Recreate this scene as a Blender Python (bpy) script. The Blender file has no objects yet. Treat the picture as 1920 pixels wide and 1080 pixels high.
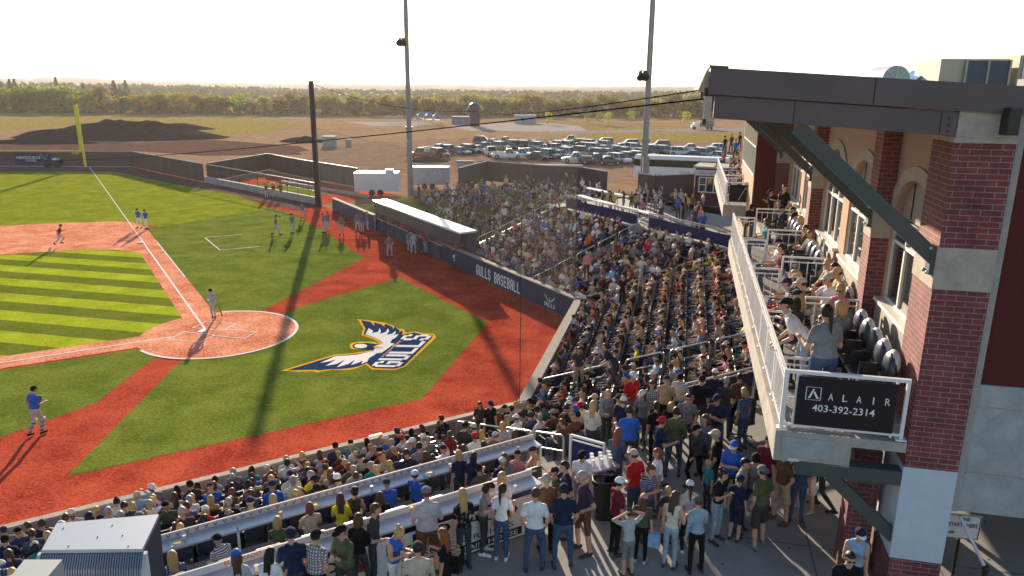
import bpy, math, random
import numpy as np
from mathutils import Vector, Matrix
random.seed(7); np.random.seed(7)
SC = bpy.context.scene; COL = SC.collection; R = math.radians; PI = math.pi
# ---------------------------------------------------------------- camera, sky, sun, exposure
FPX, PITCH, ROLL, CAMH = 1401.34, 0.2617954, 0.0078039, 12.7147
cam = bpy.data.cameras.new("camera"); camo = bpy.data.objects.new("camera", cam); COL.objects.link(camo)
cam.sensor_fit = 'HORIZONTAL'; cam.sensor_width = 36.0; cam.lens = 36.0*FPX/1920.0
cam.clip_start = 0.1; cam.clip_end = 20000
camo.matrix_world = Matrix.Translation((0, 0, CAMH)) @ Matrix.Rotation(PI/2-PITCH, 4, 'X') @ Matrix.Rotation(ROLL, 4, 'Z')
SC.camera = camo
SUN_DIR = Vector((-0.205, 0.979, 0)).normalized(); SUN_EL = R(13.0)
w = bpy.data.worlds.new("World"); SC.world = w; w.use_nodes = True
nt = w.node_tree; nt.nodes.clear()
sky = nt.nodes.new('ShaderNodeTexSky'); sky.sky_type = 'NISHITA'; sky.sun_disc = False
sky.sun_elevation = SUN_EL; sky.sun_rotation = math.atan2(SUN_DIR.x, SUN_DIR.y)
sky.altitude = 600; sky.air_density = 1.0; sky.dust_density = 0.3; sky.ozone_density = 1.0
bg = nt.nodes.new('ShaderNodeBackground'); bg.inputs['Strength'].default_value = 0.078
wo = nt.nodes.new('ShaderNodeOutputWorld'); nt.links.new(sky.outputs[0], bg.inputs[0]); nt.links.new(bg.outputs[0], wo.inputs[0])
sl = bpy.data.lights.new("sun", 'SUN'); sl.energy = 5.0; sl.angle = R(0.5); sl.color = (1.0, 0.82, 0.60)
so = bpy.data.objects.new("sun", sl); COL.objects.link(so)
sd = Vector((SUN_DIR.x*math.cos(SUN_EL), SUN_DIR.y*math.cos(SUN_EL), math.sin(SUN_EL)))
so.rotation_euler = sd.to_track_quat('Z', 'Y').to_euler()
vs = SC.view_settings; vs.view_transform = 'Standard'; vs.look = 'None'; vs.exposure = 1.42; vs.gamma = 1; vs.use_curve_mapping = False
SC.cycles.max_bounces = 6; SC.cycles.transparent_max_bounces = 12
# ---------------------------------------------------------------- frames: pixel of the photo -> point of the ground
def G(px, py, z=0.0):
    cr, sr = math.cos(ROLL), math.sin(ROLL); a, b = px-960, py-540
    u = a*cr+b*sr; v = -a*sr+b*cr; cp, sp = math.cos(PITCH), math.sin(PITCH)
    d = (u, -v*sp+FPX*cp, -v*cp-FPX*sp); t = (z-CAMH)/d[2]
    return Vector((t*d[0], t*d[1], z))
def PX(P):
    x, y, z = P[0], P[1], P[2]-CAMH; cp, sp = math.cos(PITCH), math.sin(PITCH)
    fw = y*cp-z*sp; up = y*sp+z*cp
    if fw < .1: return (-9999, -9999, -1)
    u = FPX*x/fw; v = -FPX*up/fw; cr, sr = math.cos(ROLL), math.sin(ROLL)
    return (960+u*cr-v*sr, 540+u*sr+v*cr, fw)
class Frame:
    def __init__(s, C, deg):
        s.C = Vector((C[0], C[1], 0)); s.deg = deg
        s.w = Vector((math.cos(R(deg)), math.sin(R(deg)), 0)); s.n = Vector((s.w.y, -s.w.x, 0))
    def __call__(s, a, b, z=0.0): return s.C + s.w*a + s.n*b + Vector((0, 0, z))
    def ab(s, P):
        q = Vector((P[0], P[1], 0))-s.C; return q.dot(s.w), q.dot(s.n)
C1 = (3.5, 40.4); C2 = (.27, 26.2)
HB = Frame(C2, 77.0); TB = Frame(C2, 31.5); FB = Frame(C1, 120.5)     # wall behind home, wall on the near side, wall on the far side
HOME = Vector((-16.274, 37.906, 0)); A1 = 2.12912
D1 = Vector((math.cos(A1), math.sin(A1), 0)); D3 = Vector((-D1.y, D1.x, 0))
def FL(s, t, z=0.0): return HOME + D1*s + D3*t + Vector((0, 0, z))     # field: s towards first base, t towards third base
EX = (D1+D3).normalized(); EN = (D1-D3).normalized()
def PL(e, n, z=0.0): return HOME + EX*e + EN*n + Vector((0, 0, z))
# ---------------------------------------------------------------- materials
MATS = {}
def nmat(name, col, rough=.8, spec=.3, metal=0, noise=0, nscale=5, col2=None, bump=0, bscale=50, alpha=1, detail=6, coat=0):
    k = name
    if k in MATS: return MATS[k]
    m = bpy.data.materials.new(name); m.use_nodes = True; t = m.node_tree; b = t.nodes['Principled BSDF']
    b.inputs['Base Color'].default_value = (*col, 1); b.inputs['Roughness'].default_value = rough
    b.inputs['Metallic'].default_value = metal; b.inputs['Specular IOR Level'].default_value = spec
    b.inputs['Coat Weight'].default_value = coat
    tc = t.nodes.new('ShaderNodeTexCoord')
    if noise or col2:
        n = t.nodes.new('ShaderNodeTexNoise'); n.inputs['Scale'].default_value = nscale; n.inputs['Detail'].default_value = detail
        n.inputs['Roughness'].default_value = .65
        t.links.new(tc.outputs['Object'], n.inputs['Vector'])
        r = t.nodes.new('ShaderNodeValToRGB'); r.color_ramp.elements[0].position = .32; r.color_ramp.elements[1].position = .68
        c0 = tuple(c*(1-noise) for c in col); c1 = col2 if col2 else tuple(min(1, c*(1+noise)) for c in col)
        r.color_ramp.elements[0].color = (*c0, 1); r.color_ramp.elements[1].color = (*c1, 1)
        t.links.new(n.outputs['Fac'], r.inputs['Fac']); t.links.new(r.outputs[0], b.inputs['Base Color'])
    if bump:
        n2 = t.nodes.new('ShaderNodeTexNoise'); n2.inputs['Scale'].default_value = bscale; n2.inputs['Detail'].default_value = 4
        t.links.new(tc.outputs['Object'], n2.inputs['Vector'])
        bp = t.nodes.new('ShaderNodeBump'); bp.inputs['Strength'].default_value = bump; bp.inputs['Distance'].default_value = .05
        t.links.new(n2.outputs['Fac'], bp.inputs['Height']); t.links.new(bp.outputs[0], b.inputs['Normal'])
    MATS[k] = m; return m
def N(t, typ, **kw):
    n = t.nodes.new(typ)
    for k, v in kw.items():
        if k in n.inputs: n.inputs[k].default_value = v
        else: setattr(n, k, v)
    return n
def turf_mat(name, ca, cb, stripe=False, cs=None, fine=26.0, speck=0.0, speckcol=(.8, .75, .5)):
    """artificial turf: fine fibre noise, broad wear patches, an optional mowing stripe in two greens"""
    m = bpy.data.materials.new(name); m.use_nodes = True; t = m.node_tree; b = t.nodes['Principled BSDF']
    b.inputs['Roughness'].default_value = 1.0; b.inputs['Specular IOR Level'].default_value = .0
    tc = N(t, 'ShaderNodeTexCoord')
    n1 = N(t, 'ShaderNodeTexNoise', Scale=.45, Detail=9.0, Roughness=.72); t.links.new(tc.outputs['Object'], n1.inputs['Vector'])
    n2 = N(t, 'ShaderNodeTexNoise', Scale=fine, Detail=3.0, Roughness=.8); t.links.new(tc.outputs['Object'], n2.inputs['Vector'])
    ad = N(t, 'ShaderNodeMath', operation='ADD'); t.links.new(n1.outputs['Fac'], ad.inputs[0]); t.links.new(n2.outputs['Fac'], ad.inputs[1])
    mr = N(t, 'ShaderNodeMapRange'); mr.inputs['From Min'].default_value = .82; mr.inputs['From Max'].default_value = 1.18
    t.links.new(ad.outputs[0], mr.inputs['Value'])
    mx = N(t, 'ShaderNodeMix', data_type='RGBA'); mx.inputs['A'].default_value = (*ca, 1); mx.inputs['B'].default_value = (*cb, 1)
    t.links.new(mr.outputs[0], mx.inputs['Factor']); out = mx.outputs['Result']
    if stripe:
        sx = N(t, 'ShaderNodeSeparateXYZ'); t.links.new(tc.outputs['Object'], sx.inputs[0])
        mm = N(t, 'ShaderNodeMath', operation='MULTIPLY'); mm.inputs[1].default_value = PI/1.54; t.links.new(sx.outputs['Y'], mm.inputs[0])
        si = N(t, 'ShaderNodeMath', operation='SINE'); t.links.new(mm.outputs[0], si.inputs[0])
        gt = N(t, 'ShaderNodeMapRange'); gt.inputs['From Min'].default_value = -.06; gt.inputs['From Max'].default_value = .06
        t.links.new(si.outputs[0], gt.inputs['Value'])
        mu = N(t, 'ShaderNodeMix', data_type='RGBA', blend_type='MULTIPLY'); mu.inputs['B'].default_value = (*cs, 1)
        t.links.new(gt.outputs[0], mu.inputs['Factor']); t.links.new(out, mu.inputs['A']); out = mu.outputs['Result']
    if speck:
        v = N(t, 'ShaderNodeTexNoise', Scale=9.0, Detail=8.0, Roughness=.9); t.links.new(tc.outputs['Object'], v.inputs['Vector'])
        g2 = N(t, 'ShaderNodeMapRange'); g2.inputs['From Min'].default_value = .70; g2.inputs['From Max'].default_value = .76; g2.inputs['To Max'].default_value = speck
        t.links.new(v.outputs['Fac'], g2.inputs['Value'])
        m3 = N(t, 'ShaderNodeMix', data_type='RGBA'); m3.inputs['B'].default_value = (*speckcol, 1)
        t.links.new(g2.outputs[0], m3.inputs['Factor']); t.links.new(out, m3.inputs['A']); out = m3.outputs['Result']
    t.links.new(out, b.inputs['Base Color'])
    bp = N(t, 'ShaderNodeBump', Strength=.6, Distance=.03); t.links.new(n2.outputs['Fac'], bp.inputs['Height']); t.links.new(bp.outputs[0], b.inputs['Normal'])
    return m
def brick_mat(name, deg, c1, c2, mortar=(.29, .25, .24)):
    """brick courses laid along the wall: local x (along) and z (up)"""
    m = bpy.data.materials.new(name); m.use_nodes = True; t = m.node_tree; b = t.nodes['Principled BSDF']; b.inputs['Roughness'].default_value = .85
    tc = N(t, 'ShaderNodeTexCoord'); s = N(t, 'ShaderNodeSeparateXYZ'); t.links.new(tc.outputs['Object'], s.inputs[0])
    ge = N(t, 'ShaderNodeNewGeometry')
    # pick the horizontal run of the face from its normal (in the wall's own axes)
    vt = N(t, 'ShaderNodeVectorTransform', vector_type='NORMAL', convert_from='WORLD', convert_to='OBJECT'); t.links.new(ge.outputs['Normal'], vt.inputs[0])
    sn = N(t, 'ShaderNodeSeparateXYZ'); t.links.new(vt.outputs[0], sn.inputs[0])
    ab = N(t, 'ShaderNodeMath', operation='ABSOLUTE'); t.links.new(sn.outputs['X'], ab.inputs[0])
    g = N(t, 'ShaderNodeMath', operation='GREATER_THAN'); g.inputs[1].default_value = .5; t.links.new(ab.outputs[0], g.inputs[0])
    mx = N(t, 'ShaderNodeMix', data_type='FLOAT'); t.links.new(g.outputs[0], mx.inputs['Factor']); t.links.new(s.outputs['X'], mx.inputs['A']); t.links.new(s.outputs['Y'], mx.inputs['B'])
    cb = N(t, 'ShaderNodeCombineXYZ'); t.links.new(mx.outputs['Result'], cb.inputs['X']); t.links.new(s.outputs['Z'], cb.inputs['Y'])
    br = N(t, 'ShaderNodeTexBrick'); t.links.new(cb.outputs[0], br.inputs['Vector'])
    br.inputs['Scale'].default_value = 1.0; br.inputs['Brick Width'].default_value = .30; br.inputs['Row Height'].default_value = .094
    br.inputs['Mortar Size'].default_value = .0055; br.inputs['Mortar Smooth'].default_value = .2; br.inputs['Bias'].default_value = -.2
    br.inputs['Color1'].default_value = (*c1, 1); br.inputs['Color2'].default_value = (*c2, 1); br.inputs['Mortar'].default_value = (*mortar, 1)
    nz = N(t, 'ShaderNodeTexNoise', Scale=2.2, Detail=9.0, Roughness=.7); t.links.new(tc.outputs['Object'], nz.inputs['Vector'])
    mr = N(t, 'ShaderNodeMapRange'); mr.inputs['From Min'].default_value = .3; mr.inputs['From Max'].default_value = .7; mr.inputs['To Min'].default_value = .6; mr.inputs['To Max'].default_value = 1.4; t.links.new(nz.outputs['Fac'], mr.inputs['Value'])
    mu = N(t, 'ShaderNodeVectorMath', operation='SCALE'); t.links.new(br.outputs['Color'], mu.inputs[0]); t.links.new(mr.outputs[0], mu.inputs['Scale'])
    t.links.new(mu.outputs[0], b.inputs['Base Color'])
    bp = N(t, 'ShaderNodeBump', Strength=.5, Distance=.01); bp.invert = True; t.links.new(br.outputs['Fac'], bp.inputs['Height']); t.links.new(bp.outputs[0], b.inputs['Normal'])
    return m
def sheer_mat(name, col, opacity, weave=0.0):
    """netting or wind screen: woven cloth or cord that lets part of the light through"""
    m = bpy.data.materials.new(name); m.use_nodes = True; t = m.node_tree; b = t.nodes['Principled BSDF']
    b.inputs['Base Color'].default_value = (*col, 1); b.inputs['Roughness'].default_value = .8
    out = t.nodes['Material Output']; tr = N(t, 'ShaderNodeBsdfTransparent'); mx = N(t, 'ShaderNodeMixShader')
    t.links.new(tr.outputs[0], mx.inputs[1]); t.links.new(b.outputs[0], mx.inputs[2]); t.links.new(mx.outputs[0], out.inputs[0])
    tc = N(t, 'ShaderNodeTexCoord')
    nz = N(t, 'ShaderNodeTexNoise', Scale=.6, Detail=3.0); t.links.new(tc.outputs['Object'], nz.inputs['Vector'])
    mr = N(t, 'ShaderNodeMapRange'); mr.inputs['To Min'].default_value = opacity*.75; mr.inputs['To Max'].default_value = opacity*1.25
    t.links.new(nz.outputs['Fac'], mr.inputs['Value'])
    if weave:
        wv = N(t, 'ShaderNodeTexWave', Scale=weave, Distortion=.3); wv.bands_direction = 'DIAGONAL'; t.links.new(tc.outputs['Object'], wv.inputs['Vector'])
        m2 = N(t, 'ShaderNodeMapRange'); m2.inputs['To Min'].default_value = .82; m2.inputs['To Max'].default_value = 1.18; t.links.new(wv.outputs['Fac'], m2.inputs['Value'])
        mm = N(t, 'ShaderNodeMath', operation='MULTIPLY'); t.links.new(mr.outputs[0], mm.inputs[0]); t.links.new(m2.outputs[0], mm.inputs[1]); t.links.new(mm.outputs[0], mx.inputs[0])
    else: t.links.new(mr.outputs[0], mx.inputs[0])
    return m
M = {}
M['conc'] = nmat('concrete', (.36, .34, .32), .9, .2, noise=.22, nscale=1.6, bump=.25, bscale=60)
M['conc_floor'] = nmat('concourse_concrete', (.30, .285, .275), .85, .25, noise=.16, nscale=.9, bump=.15, bscale=40)
M['conc_panel'] = nmat('precast_concrete', (.34, .36, .38), .9, .2, noise=.2, nscale=2.6, detail=12, bump=.2, bscale=30)
M['conc_step'] = nmat('stand_concrete', (.25, .24, .235), .9, .2, noise=.2, nscale=2)
M['stone'] = nmat('cast_stone', (.40, .36, .31), .9, .2, noise=.15, nscale=5, bump=.3, bscale=80)
M['stucco_dk'] = nmat('maroon_stucco', (.13, .030, .030), .95, .15, noise=.15, nscale=30, bump=.6, bscale=140)
M['stucco_lt'] = nmat('tan_stucco', (.46, .32, .25), .95, .15, noise=.08, nscale=20, bump=.4, bscale=140)
M['brick'] = brick_mat('red_brick', 77, (.20, .046, .050), (.125, .034, .040))
M['steel_dk'] = nmat('dark_green_steel', (.060, .072, .072), .5, .4, noise=.12, nscale=3)
M['fascia'] = nmat('charcoal_fascia_metal', (.105, .082, .088), .55, .4, noise=.15, nscale=.8)
M['white_paint'] = nmat('white_painted_metal', (.74, .74, .76), .4, .5)
M['pierwhite'] = nmat('pale_painted_pier', (.50, .56, .66), .7, .3, noise=.05, nscale=4)
M['rail'] = nmat('galvanised_rail', (.48, .48, .50), .35, .5, metal=.55)
M['navy'] = nmat('navy_vinyl', (.028, .032, .11), .7, .12, noise=.12, nscale=2)
M['wallpad'] = nmat('navy_wall_pad', (.030, .045, .095), .5, .4, noise=.15, nscale=1.5)
M['white_frame'] = nmat('white_window_frame', (.72, .70, .66), .5, .4)
M['cable'] = nmat('cable_rubber', (.008, .008, .009), 1, 0)
M['black'] = nmat('black_plastic', (.015, .015, .018), .4, .4)
M['white_ln'] = nmat('white_turf_line', (.80, .78, .76), 1, 0, noise=.1, nscale=8)
M['yellow'] = nmat('yellow_paint', (.72, .60, .04), .5, .4)
M['gold'] = nmat('gold_cap', (.72, .45, .04), .5, .4)
M['glass'] = nmat('window_glass', (.02, .025, .03), .06, .8)
M['polewood'] = nmat('black_steel_pole', (.030, .012, .022), .5, .4)
M['polegrey'] = nmat('galvanised_pole', (.24, .23, .245), .45, .5, metal=.4, noise=.1, nscale=2)
M['counter'] = nmat('brushed_counter', (.42, .46, .52), .3, .5, metal=.3, noise=.1, nscale=3)
M['signwhite'] = nmat('banner_white', (.62, .60, .60), .7, .3, noise=.05, nscale=2)
M['ink'] = nmat('black_ink', (.02, .02, .022), .7, .2)
M['blacksign'] = nmat('black_banner', (.012, .009, .014), .6, .3)
M['seat'] = nmat('navy_seat_plastic', (.020, .030, .060), .35, .5)
M['seatcap'] = nmat('pale_seat_cover', (.45, .50, .58), .5, .4)
M['screen'] = sheer_mat('dark_wind_screen', (.085, .062, .068), .84)
M['net'] = sheer_mat('sun_faded_netting', (.44, .34, .27), .19, 9.0)
M['net2'] = sheer_mat('thin_netting', (.42, .38, .36), .07, 7.0)
M['trim'] = nmat('concrete_trim', (.34, .32, .31), .9, .2, noise=.1, nscale=4)
# ---------------------------------------------------------------- mesh building
class MB:
    def __init__(s): s.v = []; s.f = []; s.m = []; s.mats = []; s.sm = []
    def mi(s, mat):
        if mat not in s.mats: s.mats.append(mat)
        return s.mats.index(mat)
    def add(s, vs, fs, mat, smooth=False):
        o = len(s.v); s.v += [tuple(v) for v in vs]; i = s.mi(mat)
        for f in fs: s.f.append([o+k for k in f]); s.m.append(i); s.sm.append(smooth)
    def hexa(s, p, mat):     # p: 4 bottom then 4 top
        s.add(p, [(3, 2, 1, 0), (4, 5, 6, 7), (0, 1, 5, 4), (1, 2, 6, 5), (2, 3, 7, 6), (3, 0, 4, 7)], mat)
    def fbox(s, F, a0, a1, b0, b1, z0, z1, mat):
        p = [F(a0, b0, z0), F(a0, b1, z0), F(a1, b1, z0), F(a1, b0, z0), F(a0, b0, z1), F(a0, b1, z1), F(a1, b1, z1), F(a1, b0, z1)]
        # order so that normals point outwards
        s.hexa([p[0], p[1], p[2], p[3], p[4], p[5], p[6], p[7]][::1], mat)
    def box(s, c, h, mat, rz=0, rot=None):
        Mx = rot if rot is not None else Matrix.Rotation(rz, 3, 'Z'); c = Vector(c)
        q = [(-1, -1, -1), (1, -1, -1), (1, 1, -1), (-1, 1, -1), (-1, -1, 1), (1, -1, 1), (1, 1, 1), (-1, 1, 1)]
        s.hexa([c+Mx@Vector((x*h[0], y*h[1], z*h[2])) for x, y, z in q], mat)
    def tube(s, p0, p1, r0, mat, r1=None, n=8, caps=True):
        p0 = Vector(p0); p1 = Vector(p1); r1 = r0 if r1 is None else r1; d = (p1-p0)
        if d.length < 1e-6: return
        d.normalize(); u = d.cross(Vector((0, 0, 1)))
        if u.length < .01: u = Vector((1, 0, 0))
        u.normalize(); v = d.cross(u); vs = []
        for P, r in ((p0, r0), (p1, r1)):
            for k in range(n):
                a = 2*PI*k/n; vs.append(P+u*(r*math.cos(a))+v*(r*math.sin(a)))
        fs = [(k, (k+1) % n, n+(k+1) % n, n+k) for k in range(n)]
        s.add(vs, fs, mat, True)
        if caps: s.add(vs[:n], [tuple(range(n))[::-1]], mat); s.add(vs[n:], [tuple(range(n))], mat)
    def path(s, pts, r, mat, n=6):
        for a, b in zip(pts[:-1], pts[1:]): s.tube(a, b, r, mat, n=n)
    def bar(s, p0, p1, w_, h, mat):   # rectangular bar
        p0 = Vector(p0); p1 = Vector(p1); d = (p1-p0).normalized(); u = d.cross(Vector((0, 0, 1)))
        if u.length < .01: u = Vector((1, 0, 0))
        u.normalize(); v = u.cross(d).normalized(); vs = []
        for P in (p0, p1):
            for x, y in ((-1, -1), (1, -1), (1, 1), (-1, 1)): vs.append(P+u*(x*w_/2)+v*(y*h/2))
        s.add(vs, [(3, 2, 1, 0), (4, 5, 6, 7), (0, 1, 5, 4), (1, 2, 6, 5), (2, 3, 7, 6), (3, 0, 4, 7)], mat)
    def poly(s, pts, mat, up=True):
        pts = [Vector(p) for p in pts]; a = sum((pts[i-1].x*pts[i].y-pts[i].x*pts[i-1].y) for i in range(len(pts)))
        if (a > 0) != up: pts = pts[::-1]
        s.add(pts, [tuple(range(len(pts)))], mat)
    def prism(s, pts, z0, z1, mat, top=None):
        pts = [Vector((p[0], p[1], 0)) for p in pts]; a = sum((pts[i-1].x*pts[i].y-pts[i].x*pts[i-1].y) for i in range(len(pts)))
        if a < 0: pts = pts[::-1]
        n = len(pts); vs = [p+Vector((0, 0, z0)) for p in pts]+[p+Vector((0, 0, z1)) for p in pts]
        s.add(vs, [(k, (k+1) % n, n+(k+1) % n, n+k) for k in range(n)]+[tuple(range(n))[::-1]], mat)
        s.add(vs[n:], [tuple(range(n))], top or mat)
    def ball(s, c, r, mat, nu=10, nv=7, sq=(1, 1, 1)):
        c = Vector(c); vs = [c+Vector((0, 0, -r*sq[2]))]
        for j in range(1, nv):
            ph = PI*j/nv-PI/2
            for i in range(nu):
                th = 2*PI*i/nu; vs.append(c+Vector((r*math.cos(ph)*math.cos(th)*sq[0], r*math.cos(ph)*math.sin(th)*sq[1], r*math.sin(ph)*sq[2])))
        vs.append(c+Vector((0, 0, r*sq[2]))); fs = []
        for i in range(nu): fs.append((0, 1+(i+1) % nu, 1+i))
        for j in range(nv-2):
            for i in range(nu):
                a = 1+j*nu; fs.append((a+i, a+(i+1) % nu, a+nu+(i+1) % nu, a+nu+i))
        a = 1+(nv-2)*nu
        for i in range(nu): fs.append((a+i, a+(i+1) % nu, len(vs)-1))
        s.add(vs, fs, mat, True)
    def mesh(s, name):
        me = bpy.data.meshes.new(name); me.from_pydata(s.v, [], s.f)
        for m in s.mats: me.materials.append(m)
        me.polygons.foreach_set('material_index', s.m); me.polygons.foreach_set('use_smooth', s.sm); me.update(); return me
    def obj(s, name, parent=None, org=None, rz=0.0, **kw):
        """links the collected shapes as ONE mesh object; org/rz set the object's own origin and axes"""
        me = s.mesh(name); o = bpy.data.objects.new(name, me); COL.objects.link(o)
        if org is not None:
            Mx = Matrix.Translation(Vector(org)) @ Matrix.Rotation(rz, 4, 'Z'); me.transform(Mx.inverted()); o.matrix_world = Mx
        if parent is not None:
            o.parent = parent; o.matrix_parent_inverse = parent_inv(parent)
        return tag(o, **kw)
def parent_inv(p):
    Mx = p.matrix_basis.copy(); q = p
    while q.parent is not None:
        Mx = q.parent.matrix_basis @ q.matrix_parent_inverse @ Mx; q = q.parent
    return Mx.inverted()
def tag(o, label=None, cat=None, group=None, kind=None):
    if label: o['label'] = label
    if cat: o['category'] = cat
    if group: o['group'] = group
    if kind: o['kind'] = kind
    return o
def empty(name, loc, label, cat, group=None, rz=0):
    o = bpy.data.objects.new(name, None); COL.objects.link(o); o.empty_display_size = .2
    o.location = Vector(loc); o.rotation_euler = (0, 0, rz); return tag(o, label, cat, group)
def struct(mb, name, **kw): return mb.obj(name, kind='structure', **kw)
FONT = {'G': ["011110", "110011", "110000", "110111", "110011", "110011", "011110"], 'U': ["110011"]*6+["011110"], 'L': ["110000"]*6+["111111"],
 'S': ["011110", "110011", "110000", "011110", "000011", "110011", "011110"], 'B': ["111110", "110011", "110011", "111110", "110011", "110011", "111110"],
 'A': ["011110", "110011", "110011", "111111", "110011", "110011", "110011"], 'E': ["111111", "110000", "110000", "111110", "110000", "110000", "111111"], ' ': ["000000"]*7}
def block_text(mb, txt, fn, mat, gap=.25, wd=1.0):
    """block letters on a surface: fn(x, y) with x 0..1 along the word and y 0..1 up"""
    W = len(txt)*(1+gap)-gap
    for i, ch in enumerate(txt):
        for r, row in enumerate(FONT[ch]):
            c = 0
            while c < 6:
                if row[c] == '1':
                    e = c
                    while e < 6 and row[e] == '1': e += 1
                    x0 = (i*(1+gap)+c/6)/W; x1 = (i*(1+gap)+e/6)/W; y0 = 1-(r+1)/7; y1 = 1-r/7
                    mb.add([fn(x0, y0), fn(x1, y0), fn(x1, y1), fn(x0, y1)], [(0, 1, 2, 3)], mat); c = e
                else: c += 1
def text_mesh(txt, mat, bold=0.0, spacing=1.0):
    cu = bpy.data.curves.new('lettering', 'FONT'); cu.body = txt; cu.size = 1; cu.offset = bold; cu.space_character = spacing; cu.resolution_u = 2
    cu.extrude = 0.0; o = bpy.data.objects.new('lettering', cu); COL.objects.link(o)
    dg = bpy.context.evaluated_depsgraph_get(); me = bpy.data.meshes.new_from_object(o.evaluated_get(dg)); bpy.data.objects.remove(o)
    vs = np.array([v.co[:] for v in me.vertices]); fs = [tuple(p.vertices) for p in me.polygons]; bpy.data.meshes.remove(me)
    lo = vs.min(0); hi = vs.max(0); vs[:, 0] = (vs[:, 0]-lo[0])/(hi[0]-lo[0]); vs[:, 1] = (vs[:, 1]-lo[1])/(hi[1]-lo[1])
    return vs, fs
def put_text(mb, txt, fn, mat, bold=0.0, spacing=1.0):
    vs, fs = text_mesh(txt, mat, bold, spacing); mb.add([fn(x, y) for x, y, _ in vs], fs, mat)
# ================================================================ GROUND AND FIELD
def grid_ground():
    m = bpy.data.materials.new('open_ground'); m.use_nodes = True; t = m.node_tree; b = t.nodes['Principled BSDF']; b.inputs['Roughness'].default_value = 1; b.inputs['Specular IOR Level'].default_value = 0
    tc = N(t, 'ShaderNodeTexCoord'); mp = N(t, 'ShaderNodeMapping'); mp.inputs['Scale'].default_value = (1, 3.2, 1); t.links.new(tc.outputs['Object'], mp.inputs[0])
    n1 = N(t, 'ShaderNodeTexNoise', Scale=.018, Detail=8.0, Roughness=.6); t.links.new(mp.outputs[0], n1.inputs['Vector'])
    n2 = N(t, 'ShaderNodeTexNoise', Scale=.35, Detail=8.0, Roughness=.75); t.links.new(mp.outputs[0], n2.inputs['Vector'])
    r1 = N(t, 'ShaderNodeValToRGB'); e = r1.color_ramp.elements; e[0].position = .38; e[0].color = (.23, .14, .09, 1); e[1].position = .62; e[1].color = (.46, .31, .19, 1)
    t.links.new(n2.outputs['Fac'], r1.inputs['Fac'])
    r2 = N(t, 'ShaderNodeValToRGB'); e = r2.color_ramp.elements; e[0].position = .47; e[0].color = (0, 0, 0, 1); e[1].position = .56; e[1].color = (1, 1, 1, 1)
    t.links.new(n1.outputs['Fac'], r2.inputs['Fac'])
    # dry grass wins farther out
    sx = N(t, 'ShaderNodeSeparateXYZ'); t.links.new(tc.outputs['Object'], sx.inputs[0])
    far = N(t, 'ShaderNodeMapRange'); far.inputs['From Min'].default_value = 190; far.inputs['From Max'].default_value = 330; t.links.new(sx.outputs['Y'], far.inputs['Value'])
    mu = N(t, 'ShaderNodeMath', operation='MULTIPLY'); t.links.new(r2.outputs[0], mu.inputs[0]); t.links.new(far.outputs[0], mu.inputs[1])
    gr = N(t, 'ShaderNodeMix', data_type='RGBA'); gr.inputs['A'].default_value = (.34, .24, .09, 1); gr.inputs['B'].default_value = (.17, .14, .05, 1); t.links.new(n2.outputs['Fac'], gr.inputs['Factor'])
    mx = N(t, 'ShaderNodeMix', data_type='RGBA'); t.links.new(mu.outputs[0], mx.inputs['Factor']); t.links.new(r1.outputs[0], mx.inputs['A']); t.links.new(gr.outputs['Result'], mx.inputs['B'])
    t.links.new(mx.outputs['Result'], b.inputs['Base Color'])
    bp = N(t, 'ShaderNodeBump', Strength=.9, Distance=.6); t.links.new(n2.outputs['Fac'], bp.inputs['Height']); t.links.new(bp.outputs[0], b.inputs['Normal'])
    return m
mb = MB(); mb.poly([(-6000, -400, 0), (6000, -400, 0), (6000, 9000, 0), (-6000, 9000, 0)], grid_ground()); struct(mb, 'ground')
T_CLAY = turf_mat('clay_red_turf', (.27, .034, .022), (.62, .115, .060), fine=9, speck=.35, speckcol=(.75, .45, .3))
T_CLAY2 = turf_mat('infield_orange_turf', (.55, .14, .07), (.95, .44, .27), fine=7, speck=.5, speckcol=(.85, .6, .42))
T_GREEN = turf_mat('green_turf', (.088, .125, .016), (.225, .262, .044), fine=9, speck=.5)
T_OUT = turf_mat('outfield_turf', (.14, .18, .010), (.32, .34, .03), fine=6)
T_STR = turf_mat('striped_turf', (.11, .14, .014), (.20, .23, .03), stripe=True, cs=(2.3, 2.25, 1.2), fine=9)
# the red warning track is the base sheet: everything inside the walls
mb = MB()
mb.poly([FB(-.0, -.05, .008), FB(48.2, -.05, .008), G(383, 342, .008), G(250, 312, .008), Vector((-140, 119, .008)), Vector((-140, 15, .008)), TB(-60, -.05, .008), TB(0, -.05, .008), ], T_CLAY)
struct(mb, 'warning_track')
mb = MB(); mb.poly([G(560, 395, .010), G(600, 386, .010), G(383, 343, .010), G(250, 313.5, .010), Vector((-139, 118, .010)), Vector((-139, 108, .010)), G(0, 326, .010), G(200, 327, .010), G(450, 372, .010)], turf_mat('shaded_outfield_track', (.13, .075, .07), (.20, .12, .10), fine=14)); struct(mb, 'shaded_outfield_track')  # fence shadow on the track, put into this darker brown-grey colour
mb = MB()
mb.poly([G(*p, .012) for p in [(555, 577), (750, 520), (915, 605), (790, 748), (125, 893), (335, 680), (450, 640)]], T_GREEN)
mb.poly([G(*p, .012) for p in [(490, 583), (683, 484), (606, 432), (545, 398), (507, 391), (270, 430), (395, 580), (440, 600)]], T_GREEN)
mb.poly([FL(-1.1, 3.0, .012), FL(-1.1, 30, .012), G(-150, 935, .012), G(0, 820, .012), G(180, 755, .012), G(250, 700, .012), G(335, 640, .012)], T_GREEN)
struct(mb, 'foul_ground_turf')
mb = MB()
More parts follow.
